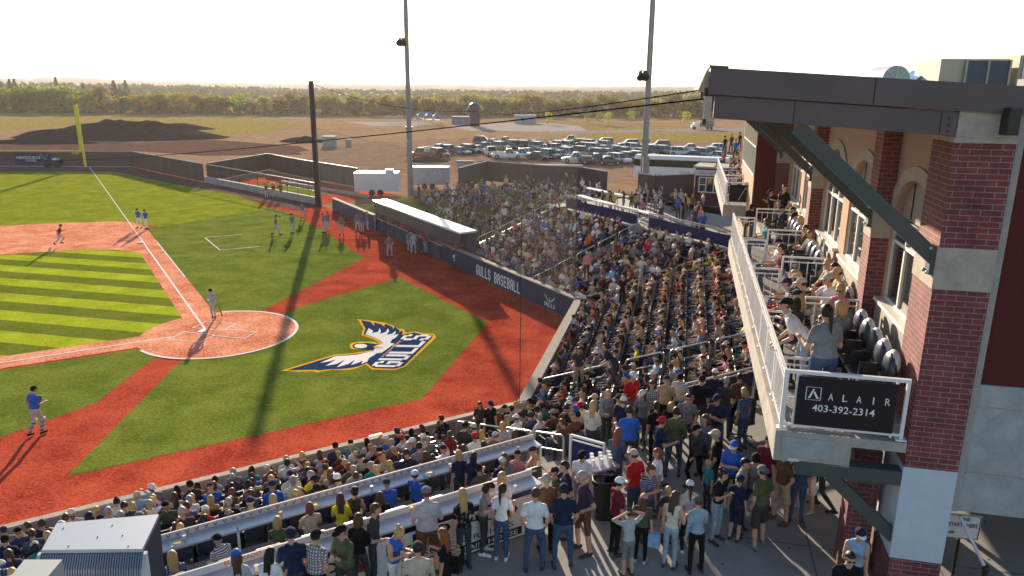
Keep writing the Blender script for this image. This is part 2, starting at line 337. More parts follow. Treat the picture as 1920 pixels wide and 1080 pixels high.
mb.poly([G(507, 391, .012), G(447, 367, .012), G(290, 338, .012), G(215, 322, .012), G(0, 322, .012), Vector((-138, 110, .012)), Vector((-138, 40, .012)), FL(30, 30, .012), FL(36, -1.5, .012), G(300, 425, .012)], T_OUT)
struct(mb, 'outfield_turf')
# striped infield: own axes along the line home - centre field, so that the stripes run that way
mb = MB(); mb.poly([FL(.3, .3, .016), FL(27.3, .3, .016), FL(27.5, 28, .016), FL(0.3, 28, .016)], T_STR)
struct(mb, 'infield_turf', org=HOME+EN*(1.54*.36), rz=math.atan2(EX.y, EX.x))
mb = MB()
arc = []
for k in range(0, 26):
    th = R(-26.8+k*3.2); arc.append(FL(13+29.15*math.cos(th), 13+29.15*math.sin(th), .020))
mb.poly(arc+[FL(27.9, 38, .020), FL(27.7, 10, .020), FL(26.7, 4.3, .020), FL(25.2, 2.2, .020), FL(23.2, .72, .020), FL(23.2, -1.05, .020), FL(30, -1.05, .020), FL(34.5, -1.05, .020)], T_CLAY2)
mb.poly([FL(2, .72, .020), FL(23.2, .72, .020), FL(23.2, -1.05, .020), FL(2, -1.05, .020)], T_CLAY2)
mb.poly([FL(.95, 2, .020), FL(.95, 30, .020), FL(-.9, 30, .020), FL(-.9, 2, .020)], T_CLAY2)
struct(mb, 'infield_clay')
cc = PL(-.75, 0); mb = MB()
mb.poly([cc+Vector((3.96*math.cos(a), 3.96*math.sin(a), .024)) for a in [k*2*PI/64 for k in range(64)]], T_CLAY2)
struct(mb, 'home_plate_clay')
mb = MB()
def ln(P, Q, wd, z=.028):
    P = Vector(P); Q = Vector(Q); d = (Q-P).normalized(); u = Vector((-d.y, d.x, 0))*(wd/2)
    mb.add([(*(P-u).xy, z), (*(Q-u).xy, z), (*(Q+u).xy, z), (*(P+u).xy, z)], [(0, 1, 2, 3)], M['white_ln'])
ln(FL(.35, 0), FL(28.5, 0), .12); ln(FL(28.5, 0), FL(100.5, 0), .085); ln(FL(1.6, 1.2+.6), FL(1.6, 1.81), .01)
ln(FL(0, 1.75), FL(0, 30), .12)
ln(FL(13.2, -1.0), FL(27, -1.0), .09); ln(FL(13.2, -.95), FL(13.2, -.08), .07)
for sgn in (1, -1):
    a, b, c, d = [PL(x, sgn*y) for x, y in ((1.13, .37), (1.13, 1.59), (-.70, 1.59), (-.70, .37))]
    for i, (p, q) in enumerate(((a, b), (b, c), (c, d), (d, a))): ln(p, q, .07, .028+.004*(i % 2))
    ln(PL(-.74, sgn*.55), PL(-2.6, sgn*.55), .07, .036)
ln(PL(-2.6, .6), PL(-2.6, -.6), .07, .040)
ang0 = math.atan2(EX.y, EX.x)
for k in range(64):     # white rim round the back three quarters of the circle
    a0 = ang0+R(58)+k*R(244)/64; a1 = a0+R(244)/64
    mb.add([cc+Vector((r*math.cos(a), r*math.sin(a), .030)) for r, a in ((3.9, a0), (4.06, a0), (4.06, a1), (3.9, a1))], [(0, 1, 2, 3)], M['white_ln'])
ln(FL(27.0, -4.78), FL(21.1, -4.85), .09); ln(FL(21.1, -4.89), FL(20.93, -7.9), .09); ln(FL(27.05, -4.8), FL(27.0, -7.9), .09)
struct(mb, 'foul_lines')
def base_thing(P, rz, plate=False):
    mb = MB()
    if plate:
        pts = [P+Matrix.Rotation(rz, 3, 'Z')@Vector(q) for q in ((0, 0, 0), (.216, .216, 0), (.432, .216, 0), (.432, -.216, 0), (.216, -.216, 0))]
        mb.prism(pts, .024, .045, M['white_paint'])
        mb.obj('home_plate', org=P, label='white five-sided home plate set in the orange clay circle', cat='home plate')
    else:
        mb.box(P+Vector((0, 0, .06)), (.19, .19, .04), M['white_paint'], rz); mb.box(P+Vector((0, 0, .105)), (.16, .16, .008), M['white_paint'], rz)
        mb.obj('base', org=P, label='white square first base at the end of the orange base path', cat='base')
base_thing(HOME, ang0, True); base_thing(FL(27.2, .2), A1)
# ---- painted gull emblem behind home: outlines lie flat on the turf
def LG(x, y, z): return G(640+x/7.2, 560+y/7.2, z)
gold = nmat('painted_gold', (.80, .45, .02), 1, 0, noise=.08, nscale=12); navyp = nmat('painted_navy', (.022, .048, .13), 1, 0, noise=.12, nscale=12); org_ = nmat('painted_orange', (.75, .30, .06), .9, .1)
mb = MB()
Y = [(-814, 972), (-94, 755), (136, 738), (330, 712), (400, 692), (220, 684), (130, 677), (112, 632), (140, 595), (250, 578), (420, 583), (520, 605), (440, 547), (270, 492), (300, 400), (215, 276), (400, 296), (560, 318), (600, 326), (700, 362), (790, 412), (830, 400), (855, 430), (862, 458), (1000, 440), (1100, 466), (1250, 472), (1285, 520), (870, 915), (720, 966), (410, 955), (330, 887), (210, 938), (120, 962), (0, 967), (-110, 960), (-340, 996), (-370, 978), (-560, 986)]
NV = [(-740, 966), (-84, 767), (150, 750), (400, 714), (440, 700), (385, 690), (220, 676), (158, 660), (150, 625), (200, 598), (350, 597), (470, 612), (570, 612), (590, 600), (500, 545), (440, 520), (300, 485), (325, 400), (262, 290), (400, 314), (445, 370), (440, 320), (540, 345), (582, 378), (590, 335), (690, 378), (700, 412), (720, 370), (790, 432), (775, 455), (832, 425), (820, 490), (862, 476), (990, 455), (1060, 478), (1235, 490), (1225, 525), (850, 905), (720, 945), (440, 937), (385, 905), (350, 868), (230, 912), (120, 935), (0, 948), (-160, 950), (-300, 968), (-350, 958)]
WH = [(370, 398), (430, 435), (415, 465), (500, 445), (515, 395), (535, 440), (520, 475), (600, 450), (630, 398), (645, 440), (610, 490), (690, 470), (730, 435), (735, 465), (700, 495), (775, 475), (740, 520), (680, 555), (660, 600), (720, 605), (545, 730), (480, 735), (430, 770), (375, 800), (350, 850), (270, 882), (290, 832), (240, 860), (130, 897), (190, 815), (100, 880), (-60, 925), (51, 820), (-60, 880), (-210, 905), (-69, 820), (-180, 850), (-284, 865), (-84, 777), (196, 758), (430, 708), (440, 690), (465, 650), (470, 630), (570, 605), (520, 560), (440, 520), (325, 482)]
mb.poly([LG(x, y, .020) for x, y in Y], gold); mb.poly([LG(x, y, .026) for x, y in NV], navyp); mb.poly([LG(x, y, .032) for x, y in WH], M['white_ln'])
mb.poly([LG(x, y, .038) for x, y in [(158, 640), (195, 608), (350, 603), (450, 618), (470, 640), (545, 655), (430, 668), (380, 686), (220, 670)]], navyp)
mb.poly([LG(262+88*math.cos(a), 638+30*math.sin(a), .044) for a in [k*PI/8 for k in range(16)]], M['white_ln'])
mb.poly([LG(x, y, .044) for x, y in [(425, 652), (470, 632), (565, 658), (480, 668)]], org_)
def gl(x, y): return LG(770+470*x-375*y, 925-440*x-6*y, .034)
block_text(mb, 'GULLS', gl, M['white_ln'], gap=.12)
mb.poly([LG(x, y, .036) for x, y in [(512, 790), (800, 566), (822, 560), (572, 795)]], navyp)
put_text(mb, 'SYLVAN LAKE', lambda x, y: LG(562+255*x-34*y, 790-222*x-4*y, .042), org_, bold=.02)
struct(mb, 'turf_logo')
# ================================================================ WALLS ROUND THE FIELD
def wall(F, a0, a1, name, label, h=1.2, th=.22, matf=None, matb=None, cap=True):
    mb = MB(); mb.fbox(F, a0, a1, 0, .05, 0, h-.05, matf or M['wallpad']); mb.fbox(F, a0, a1, .052, th, 0, h-.05, matb or M['conc'])
    if cap: mb.fbox(F, a0-.0, a1, -.03, th+.05, h-.048, h+.02, M['stone'])
    return mb
T = .0
mb = wall(HB, 0, 14.5, 'w', '', 1.25, .35, M['conc']); o = mb.obj('backstop_wall', label='low concrete wall running behind home plate in front of the stands', cat='wall')
mb = wall(TB, -42, -.1, 'w', '', 1.25, .16, M['conc']); mb.fbox(TB, -42, -.1, -.12, -.06, 1.0, 1.22, M['black'])

for a in (-17.2, -5.9): mb.fbox(TB, a, a+.45, -.13, -.01, 1.221, 1.262, M['gold'])
mb.obj('side_wall', label='long low concrete wall with black top strip along the near red track', cat='wall')
mb = wall(FB, 0, 17.4, 'w', '', 1.3, .3); wl = mb.obj('padded_wall', label='navy padded wall reading GULLS BASEBALL below the far stand', cat='wall')
mb = MB(); block_text(mb, 'GULLS BASEBALL', lambda x, y: FB(11.8-5.9*x, -.012, .12+.74*y), M['white_ln'], gap=.22)
mb.obj('lettering', wl)
mb = MB(); block_text(mb, 'GULLS', lambda x, y: FB(3.05-1.15*x, -.012, .16+.26*y), M['white_ln'], gap=.2)
for sg in (1, -1):
    for k in range(4): mb.add([FB(2.48-sg*.04, -.013, .5), FB(2.48-sg*(.30+.11*k), -.013, .60+.11*k), FB(2.48-sg*(.20+.09*k), -.013, .50+.07*k)], [(0, 1, 2)], M['white_ln'])
mb.add([FB(2.54, -.014, .48), FB(2.42, -.014, .48), FB(2.48, -.014, .80)], [(0, 1, 2)], M['white_ln']); mb.obj('emblem', wl)
mb = MB(); mb.ball(FB(15.2, -.02, .75), .15, M['white_ln'], sq=(1, .1, 1)); mb.ball(FB(15.2, -.02, .46), .07, M['white_ln'], sq=(1, .1, 1)); mb.obj('emblem', wl)
mb = wall(FB, 32.2, 44.6, 'w', '', 1.3, .3); mb.obj('padded_wall', label='navy padded wall between the dugout and the tall black pole', cat='wall')
mb = MB(); FR = Frame((G(600, 385)).xy, 136.5); FR_L = (G(600, 385)-G(383, 342)).length
mb.fbox(FR, 0, FR_L, 0, .3, 0, .75, M['conc']); mb.fbox(FR, 0, FR_L, -.02, .32, .752, .79, M['stone'])
mb.obj('bullpen_wall', label='low pale concrete wall in front of the bullpen fence', cat='wall')
# ---- dugout
F_ = FB; dg = empty('dugout', F_(22.5, .5, 0), 'long dugout with flat white roof and visiting team in red behind the rail', 'dugout')
mb = MB(); z0 = 2.66; p = [F_(13.7, -.3, z0), F_(13.7, 1.05, z0+.03), F_(31.3, 1.05, z0+.03), F_(31.3, -.3, z0)]
mb.hexa(p+[q+Vector((0, 0, .14)) for q in p], nmat('roof_membrane', (.80, .78, .74), .3, .7)); mb.obj('roof', dg)
mb = MB(); mb.fbox(F_, 13.8, 31.2, -.22, -.16, 1.75, z0-.004, nmat('dugout_mesh_fascia', (.10, .085, .10), .9, noise=.15, nscale=2)); mb.obj('fascia', dg)
mb = MB(); mb.fbox(F_, 13.8, 14.0, .36, 1.0, 0, z0-.004, M['navy']); mb.fbox(F_, 31.0, 31.2, -.14, 1.0, 0, z0-.004, M['navy']); mb.fbox(F_, 14.0, 31.0, .92, 1.0, 0, z0-.004, nmat('dugout_inside', (.06, .05, .07), .8)); mb.obj('wall', dg)
mb = MB(); mb.fbox(F_, 14.2, 30.8, .55, .9, .25, .45, M['navy']); mb.obj('bench', dg)
for k in range(8): mb = MB(); mb.tube(F_(17.6+k*1.9, -.02, 0), F_(17.6+k*1.9, -.02, 1.15), .03, M['black']); mb.obj('post', dg)
mb = MB(); mb.tube(F_(17.4, -.02, 1.15), F_(31.1, -.02, 1.15), .04, M['rail']); mb.obj('handrail', dg); mb = MB(); mb.fbox(F_, 17.45, 30.9, -.0, .02, .05, 1.02, sheer_mat('rail_screen', (.10, .10, .14), .6)); mb.obj('rail_screen', dg)
# ---- outfield fences
def fence(name, pts, h, mat, label, step=3.0, capmat=None, posth=None, cat='fence', z0=0.0, midrail=True):
    e = empty(name, Vector(pts[0]), label, cat); mp = MB(); mc = MB(); ms = MB()
    for P, Q in zip(pts[:-1], pts[1:]):
        P = Vector(P); Q = Vector(Q); L = (Q-P).length; n = max(1, int(L/step)); d = (Q-P).normalized(); u = Vector((-d.y, d.x, 0))*.012
        up = Vector((0, 0, h)); k0 = Vector((0, 0, .06))
        ms.add([P-u+k0, Q-u+k0, Q-u+up, P-u+up, P+u+k0, Q+u+k0, Q+u+up, P+u+up], [(0, 1, 2, 3), (7, 6, 5, 4)], mat)
        for k in range(n+1): c = P+d*(L*k/n); m1 = MB(); m1.tube(c, c+Vector((0, 0, h+(posth or .05))), .035, M['black'], n=6); m1.obj('fence_post', e)
        mc.tube(P+Vector((0, 0, h+.02)), Q+Vector((0, 0, h+.02)), .15 if capmat else .04, capmat or M['rail'], n=6)
        if midrail: mp.tube(P+Vector((0, 0, h*.5)), Q+Vector((0, 0, h*.5)), .018, M['black'], n=4)
    ms.obj('wind_screen', e)
    if h < 2.45 and z0 == 0: mk = MB(); mk.bar(Vector(pts[0])+Vector((0, -.1, .06)), Vector(pts[-1])+Vector((0, -.1, .06)), .2, .12, M['stone']); mk.obj('base_kerb', e)
    mp.obj('mid_rail', e); mc.obj('top_rail', e); return e
gf = G(160, 313)
f1 = fence('outfield_fence', [Vector((-140, 118.2, 0)), gf+Vector((-.3, .1, 0))], 2.4, M['screen'], 'dark outfield fence with gold top rail left of the yellow pole', 2.6, M['gold'])
mb = MB(); q0 = G(100, 312.5); q1 = G(31, 312.5); mb.add([q1+Vector((0, -.12, .35)), q0+Vector((0, -.12, .35)), q0+Vector((0, -.12, 2.2)), q1+Vector((0, -.12, 2.2))], [(0, 1, 2, 3)], M['navy'])
dq = (q0-q1)
put_text(mb, 'NEXSOURCE', lambda x, y: q1+dq*(.05+.66*x)+Vector((0, -.135, 1.25+.42*y)), M['white_ln'], .01)
put_text(mb, 'POWER', lambda x, y: q1+dq*(.30+.28*x)+Vector((0, -.135, .82+.32*y)), M['white_ln'], .01)
for sgx in (1, -1):
    pts = [(q1+dq*(.82+sgx*.10*math.cos(t)*1.0)+Vector((0, -.137, 1.25+.75*math.sin(t)*1.0))) for t in ()]
    mb.bar(q1+dq*(.82-sgx*.11)+Vector((0, -.137, .5)), q1+dq*(.82+sgx*.11)+Vector((0, -.137, 2.05)), .10, .02, M['white_ln'])
mb.obj('banner', f1)
mb = MB(); put_text(mb, '330', lambda x, y: gf+Vector((-1.75+1.2*x, -.2, 2.0+.42*y)), M['yellow'], .03)
mb.obj('distance_marker', f1)
gq = G(247, 313); gr_ = G(383, 342)
fence('outfield_fence', [gf+Vector((.3, 0, 0)), gq], 2.4, M['screen'], 'dark mesh fence panel right of the yellow pole', 2.8)
fence('outfield_fence', [gq+Vector((.1, -.1, 0)), gr_], 2.5, M['screen'], 'long grey screened fence slanting from the corner to the bullpen', 2.6)
b1, b2, b3, b4 = gr_+Vector((.3, .6, 0)), G(505, 318), G(540, 327), G(672, 352)
fence('bullpen_fence', [b1, b2, b3, b4], 2.5, M['screen'], 'tall dark screened fence round the back of the bullpen', 3.2)
e = empty('bullpen_rail_fence', FR(0, .15), 'see-through rail fence on the low bullpen wall', 'fence'); mp = MB()
for k in range(13): a = FR_L*k/12.2; mp = MB(); mp.tube(FR(a, .15, .79), FR(a, .15, 2.35), .03, M['black'], n=6); mp.obj('fence_post', e); mp = MB(); mp.tube(FR(0, .15, 2.35), FR(FR_L, .15, 2.5), .05, M['rail'], n=6); mp.tube(FR(0, .15, 1.5), FR(FR_L, .15, 1.6), .02, M['black'], n=6); mp.obj('top_rail', e)
mb = MB(); mb.fbox(FR, .5, FR_L-1, .35, 11.5, .0, .012, T_CLAY); mb.fbox(FR, 7, 22, 2.0, 6.5, .013, .02, T_GREEN); struct(mb, 'bullpen_floor')
mb = MB(); mb.fbox(FR, 1, 20, 7.0, 7.3, 0, .35, M['stone']); mb.fbox(FR, 20.2, 20.5, 7.0, 14, 0, .35, M['stone']); mb.obj('bullpen_kerb', label='low pale kerb edging the red bullpen floor', cat='kerb')
# ---- foul pole
fp = empty('foul_pole', gf, 'tall bright yellow foul pole at the outfield corner', 'foul pole')
mb = MB(); mb.tube(gf, gf+Vector((0, 0, 9.8)), .16, M['yellow'], n=10); mb.obj('pole', fp)
mb = MB(); mb.box(gf+Vector((-.35, .0, 6.0)), (.18, .02, 3.6), M['yellow'])
for k in range(9): mb.box(gf+Vector((-.3, .03, 2.6+k*.85)), (.26, .03, .03), M['yellow'])
mb.obj('mesh_wing', fp)
# ---- little utility cart by the fence
ct = G(107, 312); e = empty('utility_cart', ct, 'small dark utility cart with a person-high roll bar parked at the far fence', 'cart'); mb = MB()
mb.box(ct+Vector((0, -.8, .75)), (1.3, .6, .3), M['black']); mb.box(ct+Vector((.5, -.8, 1.2)), (.35, .5, .2), M['white_paint']); mb.obj('body', e)
for sx in (-.85, .85):
    for sy in (-1.35, -.3):
        mb = MB(); mb.tube(ct+Vector((sx, sy-.1, .38)), ct+Vector((sx, sy+.1, .38)), .38, M['black'], n=12); mb.obj('wheel', e)
# ---- tall black net pole and light poles
pb = G(597, 388); e = empty('net_pole', pb, 'tall black square-looking net pole standing at the end of the navy wall', 'pole'); mb = MB()
mb.tube(pb, pb+Vector((0, 0, 13.1)), .33, M['polewood'], .27, 12); mb.obj('pole', e)
mb = MB(); mb.tube(pb+Vector((0, 0, 13.1)), pb+Vector((0, 0, 13.25)), .3, M['black'], n=12); mb.obj('cap', e)
def light_pole(P, H, r0, r1, label, arm):
    e = empty('light_pole', P, label, 'light pole'); mb = MB()
    mb.tube(P, P+Vector((0, 0, 8)), r0, M['polegrey'], r0*.9, 16); mb.tube(P+Vector((0, 0, 8)), P+Vector((0, 0, H)), r0*.82, M['polegrey'], r1, 16); mb.obj('pole', e)
    mb = MB(); mb.tube(P+Vector((0, 0, 7.9)), P+Vector((0, 0, 8.2)), r0+.06, M['polegrey'], n=16); mb.obj('collar', e)
    ax, az = arm
    a0 = P+Vector((0, -.1, az)); mb = MB(); mb.tube(a0, a0+Vector((ax*1.5, -.2, .12)), .06, M['polegrey']); mb.obj('bracket', e)
    for k in (1.5, .75):
        c = a0+Vector((ax*k, -.25, -.25)); mb = MB(); mb.tube(c+Vector((0, .28, .15)), c+Vector((0, -.28, -.25)), .22, M['black'], .40, 14); mb.tube(c+Vector((0, 0, .1)), c+Vector((0, 0, .4)), .05, M['black'])
        mb.obj('floodlight', e)
    mb = MB(); mb.box(P+Vector((r0*.2, -.45, 5.5)), (.3, .25, 1.1), M['polegrey']); mb.obj('control_box', e)
    return e
light_pole(Vector((-12.3, 90, 0)), 34, .36, .22, 'grey steel light pole beside the white trailer', (-.5, 18.0))
p2 = Vector((12.35, 71.0, 0)); light_pole(p2, 30, .35, .22, 'grey steel light pole rising behind the dark fence by the ticket booth', (-.55, 14.2))
# ================================================================ STANDS
def miter(Fa, Fb, C, d):
    """point at offset d from both wall lines that meet at C"""
    n1, n2 = Fa.n, Fb.n; det = n1.x*n2.y-n1.y*n2.x
    return Vector((C[0], C[1], 0))+Vector(((d*n2.y-n1.y*d)/det, (n1.x*d-d*n2.x)/det, 0))
def offs(d, a3=-42.0, a1=18.0, z=0): return [p+Vector((0, 0, z)) for p in (TB(a3, d), miter(TB, HB, C2, d), miter(HB, FB, C1, d), FB(a1, d))]
NT = 12; TD = .834
def tz(k): return .35+.283*k
stand = empty('grandstand', HB(5, 1, 0), 'stepped concrete stand of many seat rows wrapping round home plate', 'stand')
mb = MB()
def strip(d0, d1, z, a3, a1, zb=0):
    P = offs(d0, a3, a1); Q = offs(d1, a3, a1)
    for i in range(3):
        top = [P[i], Q[i], Q[i+1], P[i+1]]
        mb.add([p+Vector((0, 0, z)) for p in (top[0], top[1], top[2], top[3])], [(0, 1, 2, 3)], M['conc_step'])
        mb.add([P[i]+Vector((0, 0, zb)), P[i+1]+Vector((0, 0, zb)), P[i+1]+Vector((0, 0, z)), P[i]+Vector((0, 0, z))], [(3, 2, 1, 0)], M['conc'])
    for s in (0, 3):
        mb.add([P[s], Q[s], Q[s]+Vector((0, 0, z)), P[s]+Vector((0, 0, z))], [(0, 1, 2, 3)], M['conc'])
for k in range(NT):
    strip(.36+k*TD, .36+(k+1)*TD, tz(k), -42 if k < 7 else -3.4, 16.6 if k else 13.5, tz(k)-.283 if k else 0)
mb.obj('seating_tiers', stand)
# concourse slab at z 3.6, wheelchair platform, terrace between the two counters
CZ = 3.6
P1 = G(1175, 753, 4.6).xy.to_3d(); P2 = G(1416, 694, 4.6).xy.to_3d()
e10 = miter(TB, HB, C2, 10.37)
mb = MB(); ConcM = M['conc_floor']
poly = [TB(-42, 10.45), TB(-3.4, 10.45), G(1060, 893, CZ).xy.to_3d(), P1, P2, HB(-2.2, 10.37), HB(14.6, 10.37), HB(15.5, 10.37), FB(-3.6, 9.45), FB(17.4, 9.45), FB(17.4, 20), G(1137, 366, 3.6), G(1195, 372, 3.6), G(1226, 376, 3.6), G(1298, 372, 3.6), G(1400, 360, 3.6), Vector((70, 70, 0)), Vector((70, -20, 0)), Vector((-14, -20, 0))]
mb.prism(poly, 0, CZ, M['conc'], ConcM); struct(mb, 'concourse')
mb = MB(); mb.fbox(TB, -42, -3.42, 6.37, 10.44, 0, 2.55, M['conc_step']); struct(mb, 'terrace')
jm = nmat('slab_joint', (.10, .095, .09), .95); mb = MB()
for k in range(9):   # saw-cut control joints in the slab
    b = 6.2+k*2.4; mb.add([HB(-30, b, CZ+.004), HB(-30, b+.022, CZ+.004), HB(-6 if b > 9 else -9.5, b+.022, CZ+.004), HB(-6 if b > 9 else -9.5, b, CZ+.004)], [(0, 1, 2, 3)], jm)
for k in range(7):
    a = -24+k*2.6; mb.add([HB(a, 2.5 if a < -14 else 4.5, CZ+.004), HB(a, 24, CZ+.004), HB(a+.022, 24, CZ+.004), HB(a+.022, 2.5 if a < -14 else 4.5, CZ+.004)], [(0, 1, 2, 3)], jm)
for i in range(70):   # gum spots and drips trodden into the slab
    rj = random.Random(i); c = HB(rj.uniform(-18, -6), rj.uniform(4.6, 13), CZ+.006); r = rj.uniform(.015, .05); mb.add([c+Vector((r*math.cos(t), r*math.sin(t)*.8, 0)) for t in (0, 1, 2, 3, 4, 5)], [tuple(range(6))], jm)
struct(mb, 'concourse_markings')
def inside_platform(P):
    # beyond the diagonal front rail of the wheelchair platform
    d = (P2-P1); q = Vector((P[0], P[1], 0))-P1; cr = d.x*q.y-d.y*q.x
    return cr < 0.55*d.length and q.dot(d)/d.length < d.length+2.5
# ---- handrails on the stair aisles
def loop_rail(P, Q, label=None, cat='handrail', h=.95, parent=None, mat=None, group='stair handrails in the stands', r=.032):
    """a hoop: two posts, a top rail with rounded corners and a mid rail"""
    mat = mat or M['rail']; P = Vector(P); Q = Vector(Q); d = (Q-P); up = Vector((0, 0, h)); c = .12/d.length
    mb = MB(); pts = [P, P+up*.88, P+d*c*.4+up*.97, P+d*c+up, Q-d*c+up, Q-d*c*.4+up*.97, Q+up*.88, Q]
    mb.path(pts, r, mat, 8); mb.tube(P+up*.5, Q+up*.5, r*.8, mat, n=6)
    return mb.obj('handrail', org=P, label=label, cat=cat, group=group)
ords = ['lowest', 'second', 'third', 'fourth', 'fifth', 'sixth', 'seventh', 'eighth', 'ninth', 'tenth', 'eleventh', 'top']
AISLES = [('HB', 2.3, 'nearest aisle behind home plate'), ('M', 0, 'corner aisle where the two big stands meet'), ('FB', 5.2, 'middle aisle of the far stand'), ('FB', 15.6, 'outer aisle of the far stand'), ('TB', -2.85, 'stair aisle of the near side stand')]
n_ = 0
for F_n, a, nm in AISLES:
    for j, k in enumerate(range(0, 12 if F_n != 'TB' else 7, 2)):
        d0 = .36+k*TD+.1; d1 = d0+1.45; z0 = tz(k); z1 = tz(min(11, k+1))+.2
        if F_n == 'M': P = miter(HB, FB, C1, d0); Q = miter(HB, FB, C1, d1)
        else:
            F_ = {'HB': HB, 'FB': FB, 'TB': TB}[F_n]; P = F_(a, d0); Q = F_(a, d1)
        P = P+Vector((0, 0, z0)); Q = Q+Vector((0, 0, z1))
        if F_n == 'HB' and inside_platform(Q): continue
        loop_rail(P, Q, 'white metal handrail, %s up the %s' % (ords[j] if j else 'lowest', nm))
# ---- top rail with navy vinyl at the back of the far stand
def panel_rail(P, Q, label, h=1.1, cloth=None, z=CZ, bars=0, cat='railing', step=2.2, mat=None, clothz=(.08, .92)):
    P = Vector((P[0], P[1], z)); Q = Vector((Q[0], Q[1], z)); mat = mat or M['rail']; L = (Q-P).length; d = (Q-P).normalized(); u = Vector((-d.y, d.x, 0))
    e = empty('railing', P, label, cat); mb = MB(); n = max(1, round(L/step))
    for k in range(n+1): c = P+d*(L*k/n); mb = MB(); mb.box(c+Vector((0, 0, h/2)), (.028, .028, h/2), mat, math.atan2(d.y, d.x)); mb.obj('post', e)
    mb = MB(); mb.bar(P+Vector((0, 0, h)), Q+Vector((0, 0, h)), .055, .05, mat); mb.bar(P+Vector((0, 0, h*.12)), Q+Vector((0, 0, h*.12)), .04, .04, mat)
    mb.bar(P+Vector((0, 0, h*.90)), Q+Vector((0, 0, h*.90)), .035, .03, mat); mb.obj('rails', e)
    if bars:
        mb = MB(); m = int(L/.125)
        for k in range(1, m): c = P+d*(L*k/m); mb.box(c+Vector((0, 0, h*.50)), (.011, .011, h*.385), mat)
        mb.obj('balusters', e)
    if cloth:
        mb = MB(); a, b = P+u*.03, Q+u*.03
        mb.add([a+Vector((0, 0, h*clothz[0])), b+Vector((0, 0, h*clothz[0])), b+Vector((0, 0, h*clothz[1])), a+Vector((0, 0, h*clothz[1]))], [(0, 1, 2, 3)], cloth); mb.obj('cloth_panel', e)
    return e
panel_rail(FB(-3.4, 9.5), FB(5.0, 9.5), 'rail with navy vinyl at the back of the far stand, right stretch', cloth=M['navy'], clothz=(.1, .75))
panel_rail(FB(6.2, 9.5), FB(14.8, 9.5), 'rail with navy vinyl at the back of the far stand, left stretch', cloth=M['navy'], clothz=(.1, .75))
# diagonal rail in front of the wheelchair platform
panel_rail(P1, P2, 'long diagonal rail in front of the wheelchair platform', cloth=M['navy'], clothz=(.45, .85))
panel_rail(G(1068, 893, CZ), G(1130, 912, CZ), 'white rail with small navy panel at the end of the counter seats', cloth=M['navy'], z=CZ, step=1.0, mat=M['white_paint'])
# ---- counters
def counter(a0, a1, d0, z, name, label, front=None):
    e = empty('counter', TB((a0+a1)/2, d0, z-.9), label, 'counter'); mb = MB()
    n = int((a1-a0)/2.4)
    for k in range(n): mb.fbox(TB, a0+(a1-a0)*k/n+.012, a0+(a1-a0)*(k+1)/n-.012, d0, d0+.42, z-.045, z, M['counter'])
    mb.obj('countertop', e)
    mb = MB(); mb.fbox(TB, a0, a1, d0-.035, d0-.003, z-.08, z+.13, M['signwhite']); mb.obj('lip', e)
    mb = MB()
    for k in range(n+1): mb = MB(); mb.fbox(TB, a0+(a1-a0)*k/n-.025, a0+(a1-a0)*k/n+.025, d0+.32, d0+.37, z-1.0, z-.05, M['white_paint']); mb.obj('post', e)
    return e
c1 = counter(-22, -3.6, 6.55, 3.42, 'a', 'long metal drink counter with white marked lip behind the front rows')
mb = MB()
for k in range(90):
    a = -21.0+k*.19
    for sgx in (-1, 1): mb.add([TB(a, 6.5545, 3.44), TB(a+.015, 6.5545, 3.44), TB(a+.015+.035*sgx, 6.5545, 3.52), TB(a+.035*sgx, 6.5545, 3.52)], [(0, 1, 2, 3)], M['ink'])
mb.obj('printed_marks', c1)
c2 = counter(-22, -5.9, 10.0, 4.62, 'b', 'second metal counter with logo lip and advertising banner facing the concourse')
mb = MB()
mb.fbox(TB, -22, -5.9, 9.97, 9.99, 2.6, 4.5, M['navy']); mb.obj('drape', c2)
mb = MB(); mb.fbox(TB, -22, -5.9, 10.53, 10.55, CZ+.05, CZ+.93, M['signwhite']); bn = mb.obj('banner', c2)
mb = MB()
for i, a in enumerate([-21.6, -17.5, -13.4, -9.6]):
    put_text(mb, 'ELDORADO', lambda x, y: TB(a+.1+2.9*x, 10.556, CZ+.60+.24*y+.08*math.sin(PI*x)), M['ink'], .015)
    put_text(mb, 'PRESSURE SERVICES', lambda x, y: TB(a+.2+2.7*x, 10.556, CZ+.34+.12*y), M['ink'], 0)
    mb.add([TB(a+.1, 10.556, CZ+.10), TB(a+3.1, 10.556, CZ+.10), TB(a+3.1, 10.556, CZ+.28), TB(a+.1, 10.556, CZ+.28)], [(0, 1, 2, 3)], M['ink'])
    put_text(mb, 'ROCKY MOUNTAIN HOUSE', lambda x, y: TB(a+.2+2.8*x, 10.560, CZ+.13+.11*y), M['signwhite'], .01)
mb.obj('lettering', bn)
mb = MB(); reds = nmat('banner_red', (.40, .03, .03), .6)
for a in (-15.0+.35, -10.35+.3):
    c = TB(a, 10.558, CZ+.62)
    mb.add([TB(a-.16, 10.558, CZ+.45), TB(a+.16, 10.558, CZ+.45), TB(a+.2, 10.558, CZ+.66), TB(a+.07, 10.558, CZ+.58), TB(a, 10.558, CZ+.74), TB(a-.07, 10.558, CZ+.58), TB(a-.2, 10.558, CZ+.66)], [(0, 1, 2, 3, 4, 5, 6)], reds)
mb.obj('red_emblem', bn)
mb = MB()
for i in range(9):
    a = -21+i*1.75; put_text(mb, 'ELDORADO', lambda x, y: TB(a+.62*x, 9.962, 4.60+.10*y), M['ink'], 0)
    put_text(mb, 'ELDORADO', lambda x, y: TB(a+.62*x, 10.000, 4.66+.09*y), reds, 0)
mb.obj('lettering', c2)
